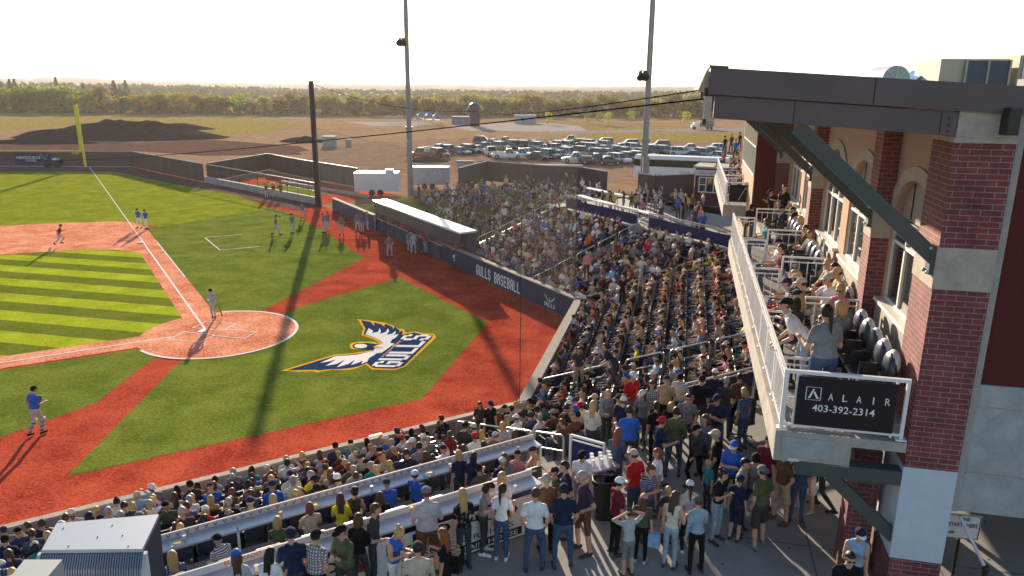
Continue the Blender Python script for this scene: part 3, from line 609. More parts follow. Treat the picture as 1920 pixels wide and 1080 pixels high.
# drinks and napkins left on the counters
rc = random.Random(3); cupm = nmat('clear_plastic_cup', (.62, .58, .5), .2, .5); beer = nmat('lager', (.60, .40, .05), .2, .5)
for i in range(16):
    a = -20+i*1.02+rc.random()*.5; c = TB(a, 6.75+rc.random()*.2, 3.42) if i % 2 else TB(a*.85-2.0, 10.2+rc.random()*.2, 4.62); mb = MB()
    mb.tube(c, c+Vector((0, 0, .12)), .032, beer if i % 3 == 0 else cupm, .042, 10); o = mb.obj('cup', org=c, label='clear plastic drink cup left on one of the metal counters', cat='cup', group='cups on the counters')
for i in range(5):
    c = TB(-18.5+i*2.9, 6.85, 3.42); mb = MB(); mb.box(c+Vector((0, 0, .02)), (.13, .10, .018), M['signwhite'], .3*i); mb.box(c+Vector((.01, 0, .045)), (.07, .06, .01), beer, .2)
    mb.obj('food_tray', org=c, label='paper food tray lying on the front metal counter', cat='tray', group='food trays on the counter')
# ================================================================ BUILDING (frame HB: a along the facade, b away from the field)
rz = R(77)
bd = empty('clubhouse_building', HB(-12.5, 10, 0), 'brick and stucco clubhouse with arched windows and overhanging metal roof', 'building')
def bobj(mb, name, par=None, **kw): return mb.obj(name, par or bd, org=HB(0, 0, 0), rz=rz, **kw)
# columns
def pilaster(a0, a1, b0, b1, near=False):
    mb = MB(); fb = lambda x0, x1, y0, y1, z0, z1, m: mb.fbox(HB, x0, x1, y0, y1, z0, z1, m)
    if near:
        fb(a0, a1, b0, b1, CZ, 4.55, M['brick']); fb(a0-.012, a1+.012, b0-.012, b1, 4.552, 6.36, M['pierwhite']); fb(a0, a1, b0, b1, 6.362, 9.58, M['brick'])
        fb(a0-.02, a1, b0-.02, b1, 9.582, 10.28, M['stone']); fb(a0, a1, b0, b1, 10.282, 11.94, M['brick']); fb(a0-.03, a1, b0-.03, b1, 11.942, 12.02, M['stone']); fb(a0-.01, a1, b0-.01, b1, 12.022, 12.8, M['stone'])
    else:
        fb(a0, a1, b0, b1, CZ, 9.58, M['brick']); fb(a0-.02, a1, b0-.02, b1, 9.582, 10.28, M['stone']); fb(a0, a1, b0, b1, 10.282, 12.6, M['brick'])
    bobj(mb, 'brick_column')
pilaster(-12.5, -11.35, 9.68, 10.53, True); pilaster(-8.0, -7.3, 9.68, 10.45); pilaster(.72, 1.4, 9.68, 10.45); pilaster(9.6, 10.3, 9.5, 10.45)
mb = MB(); mb.box(HB(-12.56, 10.33, 12.28), (.26, .08, .20), M['black'], rz); bobj(mb, 'wall_lamp')
# facade wall in bays with arched openings
def bay(a0, a1, arches, zb=7.0, wb=10.05):
    """stucco wall between piers; each arch is a real opening: half width hw round centre c"""
    mb = MB(); zt = 12.6; th = .30
    xs = [a0]
    def quad(x0, x1, z0, z1): mb.fbox(HB, x0, x1, wb, wb+th, z0, z1, M['stucco_lt'])
    for (c, hw) in arches:
        quad(xs[-1], c-hw, zb, zt); n = 20; sp = 10.05
        for k in range(n):
            t0 = PI-PI*k/n; t1 = PI-PI*(k+1)/n; x0 = c+hw*math.cos(t0); x1 = c+hw*math.cos(t1); z0_ = sp+.98*math.sin(t0); z1_ = sp+.98*math.sin(t1)
            vs = [HB(x0, wb, z0_), HB(x1, wb, z1_), HB(x1, wb, zt), HB(x0, wb, zt), HB(x0, wb+th, z0_), HB(x1, wb+th, z1_)]
            mb.add(vs, [(3, 2, 1, 0), (0, 1, 5, 4)], M['stucco_lt'])
        xs.append(c+hw)
    quad(xs[-1], a1, zb, zt); bobj(mb, 'stucco_wall')
    for (c, hw) in arches:
        mb = MB(); n = 20; sp = 10.05
        for k in range(n):   # cast stone arch band, proud of the wall
            t0 = PI-PI*k/n; t1 = PI-PI*(k+1)/n; vs = []
            for bb in (wb-.05, wb+.02):
                for rr, rz_ in ((hw-.02, .96), (hw+.30, 1.24)):
                    for t in (t0, t1): vs.append(HB(c+rr*math.cos(t), bb, sp+rz_*math.sin(t)))
            mb.add(vs, [(0, 1, 3, 2), (2, 3, 7, 6), (1, 0, 4, 5)], M['stone'])
        bobj(mb, 'stone_arch')
        wn = MB(); wn.add([HB(c-hw, wb+.16, sp+.05)]+[HB(c+hw*math.cos(PI-PI*k/16), wb+.16, sp+.05+.95*math.sin(PI-PI*k/16)) for k in range(17)], [tuple(range(18))], nmat('arch_infill_panel', (.30, .27, .24), .9, .2, noise=.06, nscale=6))
        for x in (-.75, .75): wn.fbox(HB, c+x-.012, c+x+.012, wb+.14, wb+.157, sp+.1, sp+.95*math.sqrt(1-min(.99, (x/hw)**2)), M['ink'])
        bobj(wn, 'arch_panel')
        for i, x0 in enumerate((-hw, -hw/3, hw/3)):
            x1 = x0+2*hw/3
            wf = MB(); f = .045
            for (u0, u1, z0_, z1_) in ((x0, x1, 8.28, 8.28+f), (x0, x1, 9.56, 9.56+.07), (x0, x1, 10.03, 10.09), (x0, x0+f, 8.28+f, 10.03), (x1-f, x1, 8.28+f, 10.03)):
                wf.fbox(HB, c+u0+.002, c+u1-.002, wb+.05+.001*i, wb+.13, z0_, z1_, M['white_frame'])
            wo_ = bobj(wf, 'window'); g = MB()
            g.add([HB(c+x0, wb+.10, 8.3), HB(c+x1, wb+.10, 8.3), HB(c+x1, wb+.10, 10.03), HB(c+x0, wb+.10, 10.03)], [(3, 2, 1, 0)], M['glass']); g.obj('pane', wo_, org=HB(0, 0, 0), rz=rz)
        s = MB(); s.fbox(HB, c-hw-.06, c+hw+.06, wb-.16, wb+.14, 8.2, 8.28, M['white_frame']); bobj(s, 'window_sill')
        s = MB(); s.fbox(HB, c-hw-.05, c+hw+.05, wb-.10, wb+.05, 6.9, 8.198, M['stone']); bobj(s, 'sill_wall')
        s = MB(); s.fbox(HB, c-hw, c+hw, wb+1.2, wb+1.22, 7, 10.6, nmat('room_back_wall', (.24, .22, .20), .9)); bobj(s, 'room_wall')
bay(-11.35, -7.32, [(-9.6, 1.52)]); bay(-7.3, .72, [(-5.05, 1.52), (-1.15, 1.52)]); bay(1.4, 9.6, [(3.4, 1.52), (7.3, 1.52)])
# wall strips, end wall
mb = MB(); mb.fbox(HB, -12.36, -12.1, 10.66, 30, 7.96, 12.9, M['stucco_dk']); bobj(mb, 'end_wall')
mb = MB(); mb.fbox(HB, -12.40, -12.05, 10.66, 30, 5.58, 7.955, M['conc_panel']); mb.fbox(HB, -12.415, -12.40, 10.68, 30, 7.55, 7.57, M['trim']); mb.fbox(HB, -12.42, -12.40, 10.68, 30, 6.30, 6.34, M['trim']); bobj(mb, 'concrete_panel')
mb = MB(); mb.fbox(HB, -12.44, -12.1, 10.535, 10.655, 5.58, 12.9, M['trim']); bobj(mb, 'corner_trim')
mb = MB(); mb.fbox(HB, -12.0, 20, 10.6, 10.8, CZ, 6.0, nmat('ground_floor_shadow_wall', (.16, .11, .09), .9)) if False else None
mb.fbox(HB, -12.0, 20, 10.46, 22, 5.9, 6.2, M['conc']); bobj(mb, 'upper_floor')
mb = MB()
for a in (-8, .72): mb.fbox(HB, a+.1, a+.8, 14, 14.8, CZ, 5.9, M['brick'])
for a in (-3.5, 4.0): mb.fbox(HB, a, a+3.2, 11.4, 11.6, CZ, 5.9, M['brick']) if a > 0 else None
bobj(mb, 'ground_floor_walls')
mb = MB(); mb.fbox(HB, -11.7, -11.15, 9.06, 9.54, CZ, 6.2, M['brick']); bobj(mb, 'brick_column')
# maroon projection with the white window wall
mb = MB(); mb.fbox(HB, 9.7, 17.6, 8.62, 10.6, CZ, 12.55, M['stucco_dk']); bobj(mb, 'projecting_bay')
mb = MB(); mb.fbox(HB, 9.72, 17.58, 8.585, 8.618, CZ, 8.9, M['stucco_lt']); bobj(mb, 'stucco_front')
wf = MB(); wf.fbox(HB, 9.8, 17.5, 8.56, 8.60, 8.95, 9.03, M['white_frame']); wf.fbox(HB, 9.8, 17.5, 8.56, 8.60, 11.2, 11.28, M['white_frame']); wf.fbox(HB, 9.8, 17.5, 8.565, 8.60, 10.2, 10.26, M['white_frame'])
for k in range(9): wf.fbox(HB, 9.8+k*.955, 9.88+k*.955, 8.552, 8.60, 9.03, 11.2, M['white_frame'])
wo_ = bobj(wf, 'window'); g = MB(); g.add([HB(9.8, 8.605, 9), HB(17.5, 8.605, 9), HB(17.5, 8.605, 11.2), HB(9.8, 8.605, 11.2)], [(3, 2, 1, 0)], M['glass']); g.obj('pane', wo_, org=HB(0, 0, 0), rz=rz)
mb = MB(); mb.box(HB(12.5, 8.5, 8.3), (.18, .1, .07), M['rail'], rz); bobj(mb, 'wall_lamp')
mb = MB(); mb.fbox(HB, 17.6, 27, 9.6, 12, CZ, 12.4, M['stucco_dk']); bobj(mb, 'rear_wing')
# roof: high towards the field, falling away from it
def zr(b): return 13.06-(b-5.9)*.058
mb = MB()
pts = lambda z_off, b0, b1, a0, a1: [HB(a0, b0, zr(b0)+z_off), HB(a0, b1, zr(b1)+z_off), HB(a1, b1, zr(b1)+z_off), HB(a1, b0, zr(b0)+z_off)]
mb.hexa(pts(-.42, 5.9, 26, -12.56, 17)+pts(0, 5.9, 26, -12.56, 17), M['fascia']); bobj(mb, 'roof')
mb = MB(); mb.hexa(pts(.0, 5.88, 6.18, -12.58, 17)+pts(.035, 5.88, 6.18, -12.58, 17), M['fascia']); bobj(mb, 'roof_edge_cap')
mb = MB()
for bb in (8.4, 11.2, 14.0): mb.fbox(HB, -12.566, -12.561, bb, bb+.012, zr(bb)-.41, zr(bb)-.01, M['ink'])
mb.fbox(HB, -12.572, -12.561, 5.95, 26, 11.0, 11.0001, M['fascia']) if False else None
bobj(mb, 'fascia_seams')
mb = MB(); mb.hexa(pts(-.40, 5.72, 5.895, -12.4, 17)+pts(-.06, 5.84, 5.895, -12.4, 17), M['stone']); bobj(mb, 'gutter')
for a in (-12.5, -8.0, .72, 9.5):
    mb = MB(); 
    p0 = HB(a, 6.0, zr(6)-.44); p1 = HB(a, 9.66, zr(9.66)-.44)
    w_ = HB.w*.26
    vs = [p0+Vector((0, 0, -.36)), p1+Vector((0, 0, -.36)), p1+w_+Vector((0, 0, -.36)), p0+w_+Vector((0, 0, -.36)), p0, p1, p1+w_, p0+w_]
    mb.hexa(vs, M['fascia'])
    if a < -12:
        for bb in (7.25, 9.42):
            zz = zr(bb)-.45; mb.fbox(HB, a-.004, a+.01, bb, bb+.012, zz-.35, zz, M['ink'])
        for k in range(3): mb.ball(HB(a-.005, 9.54, zr(9.5)-.54-k*.10), .022, M['steel_dk'], 6, 4)
    bobj(mb, 'roof_beam')
    mb = MB(); q0 = HB(a+.13, 7.35, zr(7.35)-.85); q1 = HB(a+.13, 9.70, 10.05); mb.bar(q0, q1, .17, .24, M['steel_dk']); mb.box(q1+HB.n*(-.06), (.11, .05, .24), M['steel_dk'], rz)
    for dz in (-.2, .2):
        for dy in (-.1, .1): mb.ball(q1+HB.n*(-.13)+Vector((0, 0, dz))+HB.w*dy, .035, M['rail'], 6, 5)
    bobj(mb, 'diagonal_brace')
    mb = MB(); mb.fbox(HB, a, a+.26, 7.9, 9.68, 5.98, 6.25, M['steel_dk']); bobj(mb, 'balcony_beam')
    mb = MB(); mb.bar(HB(a+.13, 8.5, 6.0), HB(a+.13, 9.72, 4.9), .16, .22, M['steel_dk']); bobj(mb, 'balcony_brace')
mb = MB(); mb.hexa([HB(-12.58, 5.82, zr(5.9)-1.25), HB(-12.58, 5.98, zr(5.9)-1.25), HB(-12.2, 5.98, zr(5.9)-1.25), HB(-12.2, 5.82, zr(5.9)-1.25), HB(-12.58, 5.80, zr(5.9)-.44), HB(-12.58, 5.98, zr(5.9)-.44), HB(-12.2, 5.98, zr(5.9)-.44), HB(-12.2, 5.80, zr(5.9)-.44)], M['stone']) if False else None
mb.box(HB(-12.35, 5.86, zr(5.9)-.62), (.05, .03, .30), M['black'], rz); mb.box(HB(-12.45, 5.9, zr(5.9)-.64), (.1, .06, .18), M['stone'], rz); bobj(mb, 'cable_anchor')
# balcony slab, floor tiers
mb = MB(); mb.fbox(HB, -12.5, 5.6, 7.5, 8.79, 6.22, 6.80, M['conc']); mb.fbox(HB, -12.497, 9.7, 8.79, 9.67, 6.62, 6.802, M['conc']); mb.fbox(HB, -12.2, 9.6, 8.8, 10.0, 6.803, 7.02, M['conc_floor'])
mb.fbox(HB, -12.515, -12.503, 7.62, 8.5, 6.33, 6.70, M['conc_panel']); mb.fbox(HB, -12.52, -12.503, 7.75, 7.95, 6.24, 6.30, M['signwhite']); bobj(mb, 'balcony_slab')
mb = MB(); mb.fbox(HB, -12.35, 5.5, 7.62, 8.798, 6.803, 6.83, M['conc_floor']); bobj(mb, 'balcony_floor')
mb = MB(); mb.fbox(HB, 12.6, 27, 7.5, 9.6, 6.6, 7.2, M['conc']); bobj(mb, 'far_balcony_slab')
BZ = 6.83
def brail(a0, b0, a1, b1, z, h=1.07, name='balcony_railing', cloth=None, wide=.06):
    P = HB(a0, b0, z); Q = HB(a1, b1, z); d = (Q-P).normalized(); L = (Q-P).length; u = Vector((-d.y, d.x, 0)); mt = M['white_paint']; an = math.atan2(d.y, d.x)
    mb = MB(); mb.bar(P+Vector((0, 0, h)), Q+Vector((0, 0, h)), wide, .05, mt); mb.bar(P+Vector((0, 0, h-.14)), Q+Vector((0, 0, h-.14)), .035, .03, mt); mb.bar(P+Vector((0, 0, .10)), Q+Vector((0, 0, .10)), .04, .035, mt)
    n = max(1, round(L/1.5))
    for k in range(n+1): c = P+d*(L*k/n); mb.box(c+Vector((0, 0, h/2)), (.025, .025, h/2), mt, an); mb.box(c+Vector((0, 0, .012)), (.06, .05, .012), mt, an)
    ra = bobj(mb, name); mb = MB(); m = max(2, int(L/.19))
    for k in range(1, m):
        c = P+d*(L*k/m); mb.box(c+Vector((0, 0, (h-.04)/2+.03)), (.010, .010, (h-.14-.1)/2), mt, an)
    mb.obj('balusters', ra, org=HB(0, 0, 0), rz=rz)
    if cloth:
        mb = MB(); a, b = P+u*cloth[0], Q+u*cloth[0]
        mb.add([a+Vector((0, 0, .14)), b+Vector((0, 0, .14)), b+Vector((0, 0, h-.16)), a+Vector((0, 0, h-.16))], [(0, 1, 2, 3)], cloth[1]); mb.obj('clear_panel', ra, org=HB(0, 0, 0), rz=rz)
    return ra
brail(-12.42, 7.58, 5.5, 7.58, BZ); 
for a in (-8.0, -3.6, .75, 5.45):
    brail(a, 7.62, a, 8.42, BZ, .92); brail(a, 8.47, a, 9.60 if a < 5 else 9.9, BZ+.2, 1.1)
brail(-11.2, 7.62, -11.2, 8.4, BZ, .92)
for a in (12.7, 16, 20): brail(a, 7.6, a, 9.5, 7.2, 1.1)
brail(12.7, 7.6, 26.5, 7.6, 7.2, 1.1)
mb = MB(); mb.add([HB(12.68, 7.75, 7.35), HB(12.68, 9.3, 7.35), HB(12.68, 9.3, 8.2), HB(12.68, 7.75, 8.2)], [(0, 1, 2, 3)], M['blacksign'])
mb.bar(HB(12.66, 8.2, 7.45), HB(12.66, 8.52, 8.1), .05, .02, M['white_ln']); mb.bar(HB(12.66, 8.84, 7.45), HB(12.66, 8.5, 8.1), .05, .02, M['white_ln']); bobj(mb, 'far_sign')
# near end: white frame with the black banner
sg = MB(); mt = M['white_paint']; h = 1.1; A = -12.44
sg.bar(HB(A, 7.55, BZ+h), HB(A, 9.60, BZ+h), .07, .06, mt); sg.bar(HB(A, 7.55, BZ+.09), HB(A, 9.60, BZ+.09), .045, .045, mt)
for b in (7.60, 7.78, 9.40, 9.57): sg.box(HB(A, b, BZ+h/2), (.028, .028, h/2) if b in (7.60, 9.57) else (.02, .02, h/2-.03), mt, rz)
for b in (7.60, 9.57): sg.box(HB(A, b, BZ+.012), (.07, .09, .014), mt, rz)
sgo = bobj(sg, 'end_railing')
mb = MB(); S = lambda x, y, o=0: HB(A-.045-o, 7.79+1.62*x, BZ+.12+.92*y)
mb.add([S(0, 0), S(1, 0), S(1, 1), S(0, 1), S(0, 0, .008), S(1, 0, .008), S(1, 1, .008), S(0, 1, .008)], [(0, 1, 2, 3), (7, 6, 5, 4), (0, 3, 7, 4), (2, 1, 5, 6), (3, 2, 6, 7)], M['blacksign'])
bn = mb.obj('advertising_banner', sgo, org=HB(0, 0, 0), rz=rz)
mb = MB(); wl_ = nmat('banner_lettering_white', (.80, .80, .80), .7)
for i, ch in enumerate('ALAIR'):
    x0 = .32+i*.142; wdt = .05 if ch != 'I' else .012
    put_text(mb, ch, lambda x, y: S(x0+(0.02 if ch == 'I' else 0)+wdt*x, .56+.14*y, .012), wl_, 0)
    for sx in (0, wdt):
        pass
put_text(mb, '403-392-2314', lambda x, y: S(.17+.63*x, .31+.145*y, .012), wl_, .004)
for (x0, y0, x1, y1) in ((.09, .54, .09, .80), (.24, .54, .24, .80), (.09, .54, .24, .54), (.09, .80, .24, .80)): mb.bar(S(x0, y0, .012), S(x1, y1, .012), .012, .004, wl_)
mb.add([S(.112, .57, .013), S(.135, .57, .013), S(.175, .76, .013), S(.160, .77, .013)], [(0, 1, 2, 3)], wl_); mb.add([S(.165, .69, .014), S(.178, .72, .014), S(.225, .57, .014), S(.200, .57, .014)], [(0, 1, 2, 3)], wl_)
mb.obj('lettering', bn, org=HB(0, 0, 0), rz=rz)
mb = MB()
for x, y in ((.02, 1.02), (.5, 1.02), (.98, 1.02), (.02, -.02), (.5, -.02), (.98, -.02)): mb.ball(S(x, y, .01), .014, M['white_paint'], 6, 5)
mb.obj('banner_ties', bn, org=HB(0, 0, 0), rz=rz)
# roof-top machines
def rooftop(px, py_top, py_bot, b): pass
mb = MB(); c = HB(-9.5, 14.5, 12.4)
for k in range(0): a0 = PI*k/12; a1 = PI*(k+1)/12; mb.add([c+Vector((0, 0, 1.0)), c+HB.n*(.42*math.cos(a0))+Vector((0, 0, 1.0+.42*math.sin(a0))), c+HB.n*(.42*math.cos(a1))+Vector((0, 0, 1.0+.42*math.sin(a1)))], [(0, 1, 2), (2, 1, 0)], nmat('pale_green_hood', (.35, .42, .40), .4, .5))
def pxroof(px, py, D):
    """real point on the roof seen near this part of the skyline, D metres ahead"""
    cp, sp = math.cos(PITCH), math.sin(PITCH); cr, sr = math.cos(ROLL), math.sin(ROLL); a, b = px-960, py-540; u = a*cr+b*sr; v = -a*sr+b*cr
    d = Vector((u, -v*sp+FPX*cp, -v*cp-FPX*sp)); return Vector((0, 0, CAMH))+d*(D/d.y)
c = pxroof(1680, 150, 20); pm = nmat('pale_green_hood', (.35, .42, .40), .4, .5); mb = MB()
n = 14
for k in range(n):
    a0 = PI*.02+PI*.98*k/n; a1 = PI*.02+PI*.98*(k+1)/n; r = .36
    q = [c+Vector((r*math.cos(a0), 0, r*math.sin(a0))), c+Vector((r*math.cos(a1), 0, r*math.sin(a1)))]; q2 = [p+Vector((-.12, .7, 0)) for p in q]
    mb.add([c, q[0], q[1]], [(0, 1, 2)], pm); mb.add([q[0], q[1], q2[1], q2[0]], [(0, 1, 2, 3)], M['white_paint'])
for k in (1, 2, 3): a0 = PI*k/4; mb.bar(c+Vector((0, -.01, 0)), c+Vector((.36*math.cos(a0), -.01, .36*math.sin(a0))), .02, .02, M['rail'])
mb.box(c+Vector((0, .3, -.5)), (.34, .4, .48), M['rail']); mb.obj('roof_vent', label='half-round pale green roof vent hood', cat='vent')
c = pxroof(1740, 148, 22); mb = MB(); mb.add([c+Vector((-.32, 0, 0)), c+Vector((.32, 0, 0)), c+Vector((.30, 0, .2)), c+Vector((0.05, 0, .26)), c+Vector((-.32, 1, 0)), c+Vector((.32, 1, 0)), c+Vector((.30, 1, .2)), c+Vector((.05, 1, .26))], [(0, 1, 2, 3), (7, 6, 5, 4), (3, 2, 6, 7), (0, 3, 7, 4)], nmat('blue_vent_metal', (.10, .25, .50), .4))
mb.box(c+Vector((0, .5, -.45)), (.3, .45, .44), M['rail']); mb.obj('roof_vent', label='small blue sloped roof vent beside the air unit', cat='vent')
c = pxroof(1830, 158, 21); e = empty('air_handling_unit', c, 'large rooftop air unit with dark louvred side', 'air conditioner'); mb = MB(); acm = nmat('tan_enamel_metal', (.50, .44, .34), .5, .4, noise=.05, nscale=3)
mb.box(c+Vector((-.05, .75, .0)), (.93, .65, .66), acm); mb.obj('casing', e)
mb = MB(); mb.box(c+Vector((.27, .06, -.01)), (.58, .03, .62), nmat('louvre_grey', (.10, .10, .13), .5)); 
for x in (-.32, .27, .86): mb.box(c+Vector((x, .02, 0)), (.02, .03, .64), acm)
mb.obj('louvre_panel', e)
c = pxroof(1917, 155, 21); mb = MB(); mb.box(c+Vector((.25, .9, .05)), (.42, .9, .66), acm); mb.box(c+Vector((-.05, -.02, .05)), (.03, .03, .6), M['rail']); mb.obj('air_handling_unit', label='tan rooftop air unit cut by the right picture edge', cat='air conditioner')
# ticket booth
bk = Frame(G(1290, 392, CZ).xy, -14); e = empty('ticket_booth', bk(3, 1.5, CZ) if False else G(1338, 392, CZ), 'small maroon ticket booth with white window and sign board', 'booth')
TK = Frame(G(1300, 384, CZ).xy, -22); mb = MB(); mb.fbox(TK, 0, 4.6, -3.0, 0, CZ, CZ+3.0, nmat('maroon_siding', (.10, .028, .032), .8, .3, noise=.12, nscale=3)); mb.obj('wall', e)
mb = MB(); mb.fbox(TK, -.2, 4.8, -3.2, .25, CZ+3.0, CZ+3.14, M['stone']); mb.obj('roof', e)
mb = MB(); mb.fbox(TK, -.05, 2.1, .002, .05, CZ+2.40, CZ+2.86, M['signwhite']); s_ = mb.obj('sign', e)
mb = MB(); put_text(mb, 'GUEST SERVICES', lambda x, y: TK(.3+1.6*x, .056, CZ+2.52+.2*y), nmat('sign_blue_ink', (.12, .16, .3), .7)); mb.obj('lettering', s_)
mb = MB()
for (x0, x1, z0_, z1_) in ((.3, 2.1, 1.05, 1.13), (.3, 2.1, 2.22, 2.30), (.3, .38, 1.13, 2.22), (.85, .93, 1.13, 2.22), (1.45, 1.53, 1.13, 2.22), (2.02, 2.1, 1.13, 2.22), (.38, .85, 1.65, 1.71), (1.53, 2.02, 1.65, 1.71)): mb.fbox(TK, x0, x1, .003, .05, CZ+z0_, CZ+z1_, M['white_frame'])
w_o = mb.obj('window', e); mb = MB(); mb.add([TK(.3, .012, CZ+1.1), TK(2.1, .012, CZ+1.1), TK(2.1, .012, CZ+2.25), TK(.3, .012, CZ+2.25)], [(0, 1, 2, 3)], M['glass']); mb.obj('pane', w_o)
# fences at the back of the concourse
fence('screen_fence', [G(1195, 378, CZ), G(1226, 384, CZ), G(1298, 380, CZ)], 2.35, M['screen'], 'tall dark screened fence left of the ticket booth', 3, z0=CZ, posth=.15)
mb = MB(); q = G(1234, 383, CZ); mb.box(q+Vector((.0, -.12, 1.15)), (.26, .015, .33), M['signwhite']); mb.box(q+Vector((0, -.14, 1.25)), (.14, .006, .12), M['wallpad']); mb.obj('notice_board', label='white notice fixed to the dark fence beside the booth', cat='sign')
BZ2 = 2.6
fence('screen_fence', [G(860, 356, BZ2), G(912, 340, BZ2), G(1000, 348, BZ2), G(1092, 354, BZ2), G(1137, 364, BZ2)], 2.2, M['screen'], 'long dark screened fence behind the lawn crowd', 3)
# berm behind the dugout
mb = MB(); GR = turf_mat('lawn_grass', (.05, .075, .012), (.12, .13, .03), fine=16)
rows_ = []
for d, z in ((1.1, .9), (5, 1.5), (9, 2.2), (14, 2.55), (24, 2.6), (33, .0)): rows_.append([FB(a, d, z if a < 39 else z*.4) for a in (16.7 if d < 10.4 else 17.42, 20, 26, 32, 38 if d < 14 else 42, 44)])
for r0, r1 in zip(rows_[:-1], rows_[1:]):
    for i in range(5): mb.add([r0[i], r0[i+1], r1[i+1], r1[i]], [(3, 2, 1, 0)], GR, True)
mb.add([*rows_[0], FB(44, 1.1, 0), FB(16.7, 1.1, 0)], [tuple(range(8))], M['conc']); struct(mb, 'lawn_bank')
# netting sheets and cables
npt = Vector((C1[0], C1[1], 0))
mb = MB(); q = [npt+Vector((0, .1, 1.3)), pb+Vector((0, 0, 1.3)), pb+Vector((0, 0, 8.6)), npt+Vector((0, .1, 8.6))]
nn = 12
for k in range(nn):
    P = q[0].lerp(q[1], k/nn); Q = q[0].lerp(q[1], (k+1)/nn); s0 = -.35*math.sin(PI*k/nn); s1 = -.35*math.sin(PI*(k+1)/nn)
    mb.add([P, Q, Q+Vector((0, 0, 7.2+s1)), P+Vector((0, 0, 7.2+s0))], [(0, 1, 2, 3)], M['net'])
ne = mb.obj('safety_net', label='sheer beige safety netting hanging above the navy wall', cat='net')
mb = MB(); mb.tube(npt+Vector((0, .1, 1.2)), npt+Vector((0, .1, 8.6)), .02, M['black'], n=5); mb.obj('edge_cord', ne)
mb = MB(); cc_ = Vector((C2[0]+.05, C2[1], 0)); mb.add([cc_+Vector((0, 0, 1.25)), npt+Vector((0, 0, 1.25)), npt+Vector((0, 0, 8.4)), cc_+Vector((0, 0, 8.4))], [(0, 1, 2, 3)], M['net2'])
ne = mb.obj('safety_net', label='nearly invisible safety netting straight behind home plate', cat='net')
mb = MB(); mb.tube(cc_+Vector((0, 0, 1.2)), cc_+Vector((0, 0, 8.5)), .014, M['black'], n=5); mb.obj('edge_cord', ne)
def cable(P, Q, sag, r, label):
    P = Vector(P); Q = Vector(Q); pts = [P.lerp(Q, k/24)+Vector((0, 0, -sag*4*(k/24)*(1-k/24))) for k in range(25)]
    mb = MB(); mb.path(pts, r, M['cable'], 5)
    for k in range(1, 24, 4): mb.ball(pts[k], r*1.9, M['cable'], 6, 5)
    mb.obj('cable', label=label, cat='cable')
anchor = HB(-12.35, 5.84, zr(5.9)-.5)
cable(anchor, pxroof(-60, 289, 95), .9, .014, 'dark suspension cable running from the roof corner across the whole field')
cable(HB(-12.35, 5.82, zr(5.9)-.35), pxroof(893, 209, 80), .35, .012, 'thin upper cable between the roof corner and the far side')
cable(pxroof(893, 209, 80), pb+Vector((0, 0, 13.0)), .9, .025, 'thin cable dipping to the top of the black net pole')
# ================================================================ PEOPLE
# a body is modelled as tapered limbs, fused into one continuous skin with a voxel remesh; its faces are then
# sorted into skin, shirt, sleeve, trousers, shin and shoe by the nearest limb
L_HEAD, L_TOP, L_SLEEVE, L_FORE, L_BOT, L_SHIN, L_SHOE = range(7)
def cap_mesh(p0, p1, r0, r1, n=10, m=3):
    p0 = np.array(p0, float); p1 = np.array(p1, float); d = p1-p0; L = np.linalg.norm(d); d = d/L if L > 1e-6 else np.array([0, 0, 1.])
    u = np.cross(d, [0.31, .2, .93]); u /= np.linalg.norm(u); v = np.cross(d, u); rings = []
    for k in range(m+1): t = PI/2*(1-k/m)*.98; rings.append((p0-d*r0*math.sin(t), r0*math.cos(t)))
    for k in range(m+1): t = PI/2*(k/m)*.98; rings.append((p1+d*r1*math.sin(t), r1*math.cos(t)))
    a = np.arange(n)*2*PI/n; vs = np.concatenate([c+r*(np.outer(np.cos(a), u)+np.outer(np.sin(a), v)) for c, r in rings]); fs = []
    K = len(rings)
    for j in range(K-1):
        for i in range(n): fs.append((j*n+i, j*n+(i+1) % n, (j+1)*n+(i+1) % n, (j+1)*n+i))
    fs.append(tuple(range(n))[::-1]); fs.append(tuple((K-1)*n+i for i in range(n))); return vs, fs
def ell_mesh(c, r, rot=None, n=14, m=10):
    vs = []; fs = []
    for j in range(m+1):
        ph = PI*(j/m-.5)*.995
        for i in range(n): th = 2*PI*i/n; vs.append((math.cos(ph)*math.cos(th)*r[0], math.cos(ph)*math.sin(th)*r[1], math.sin(ph)*r[2]))
    vs = np.array(vs)
    if rot is not None: vs = vs @ np.array(rot).T
    vs = vs+np.array(c)
    for j in range(m):
        for i in range(n): fs.append((j*n+i, j*n+(i+1) % n, (j+1)*n+(i+1) % n, (j+1)*n+i))
    fs.append(tuple(range(n))[::-1]); fs.append(tuple(m*n+i for i in range(n))); return vs, fs
def rotm(ax, a): return np.array(Matrix.Rotation(a, 3, ax))
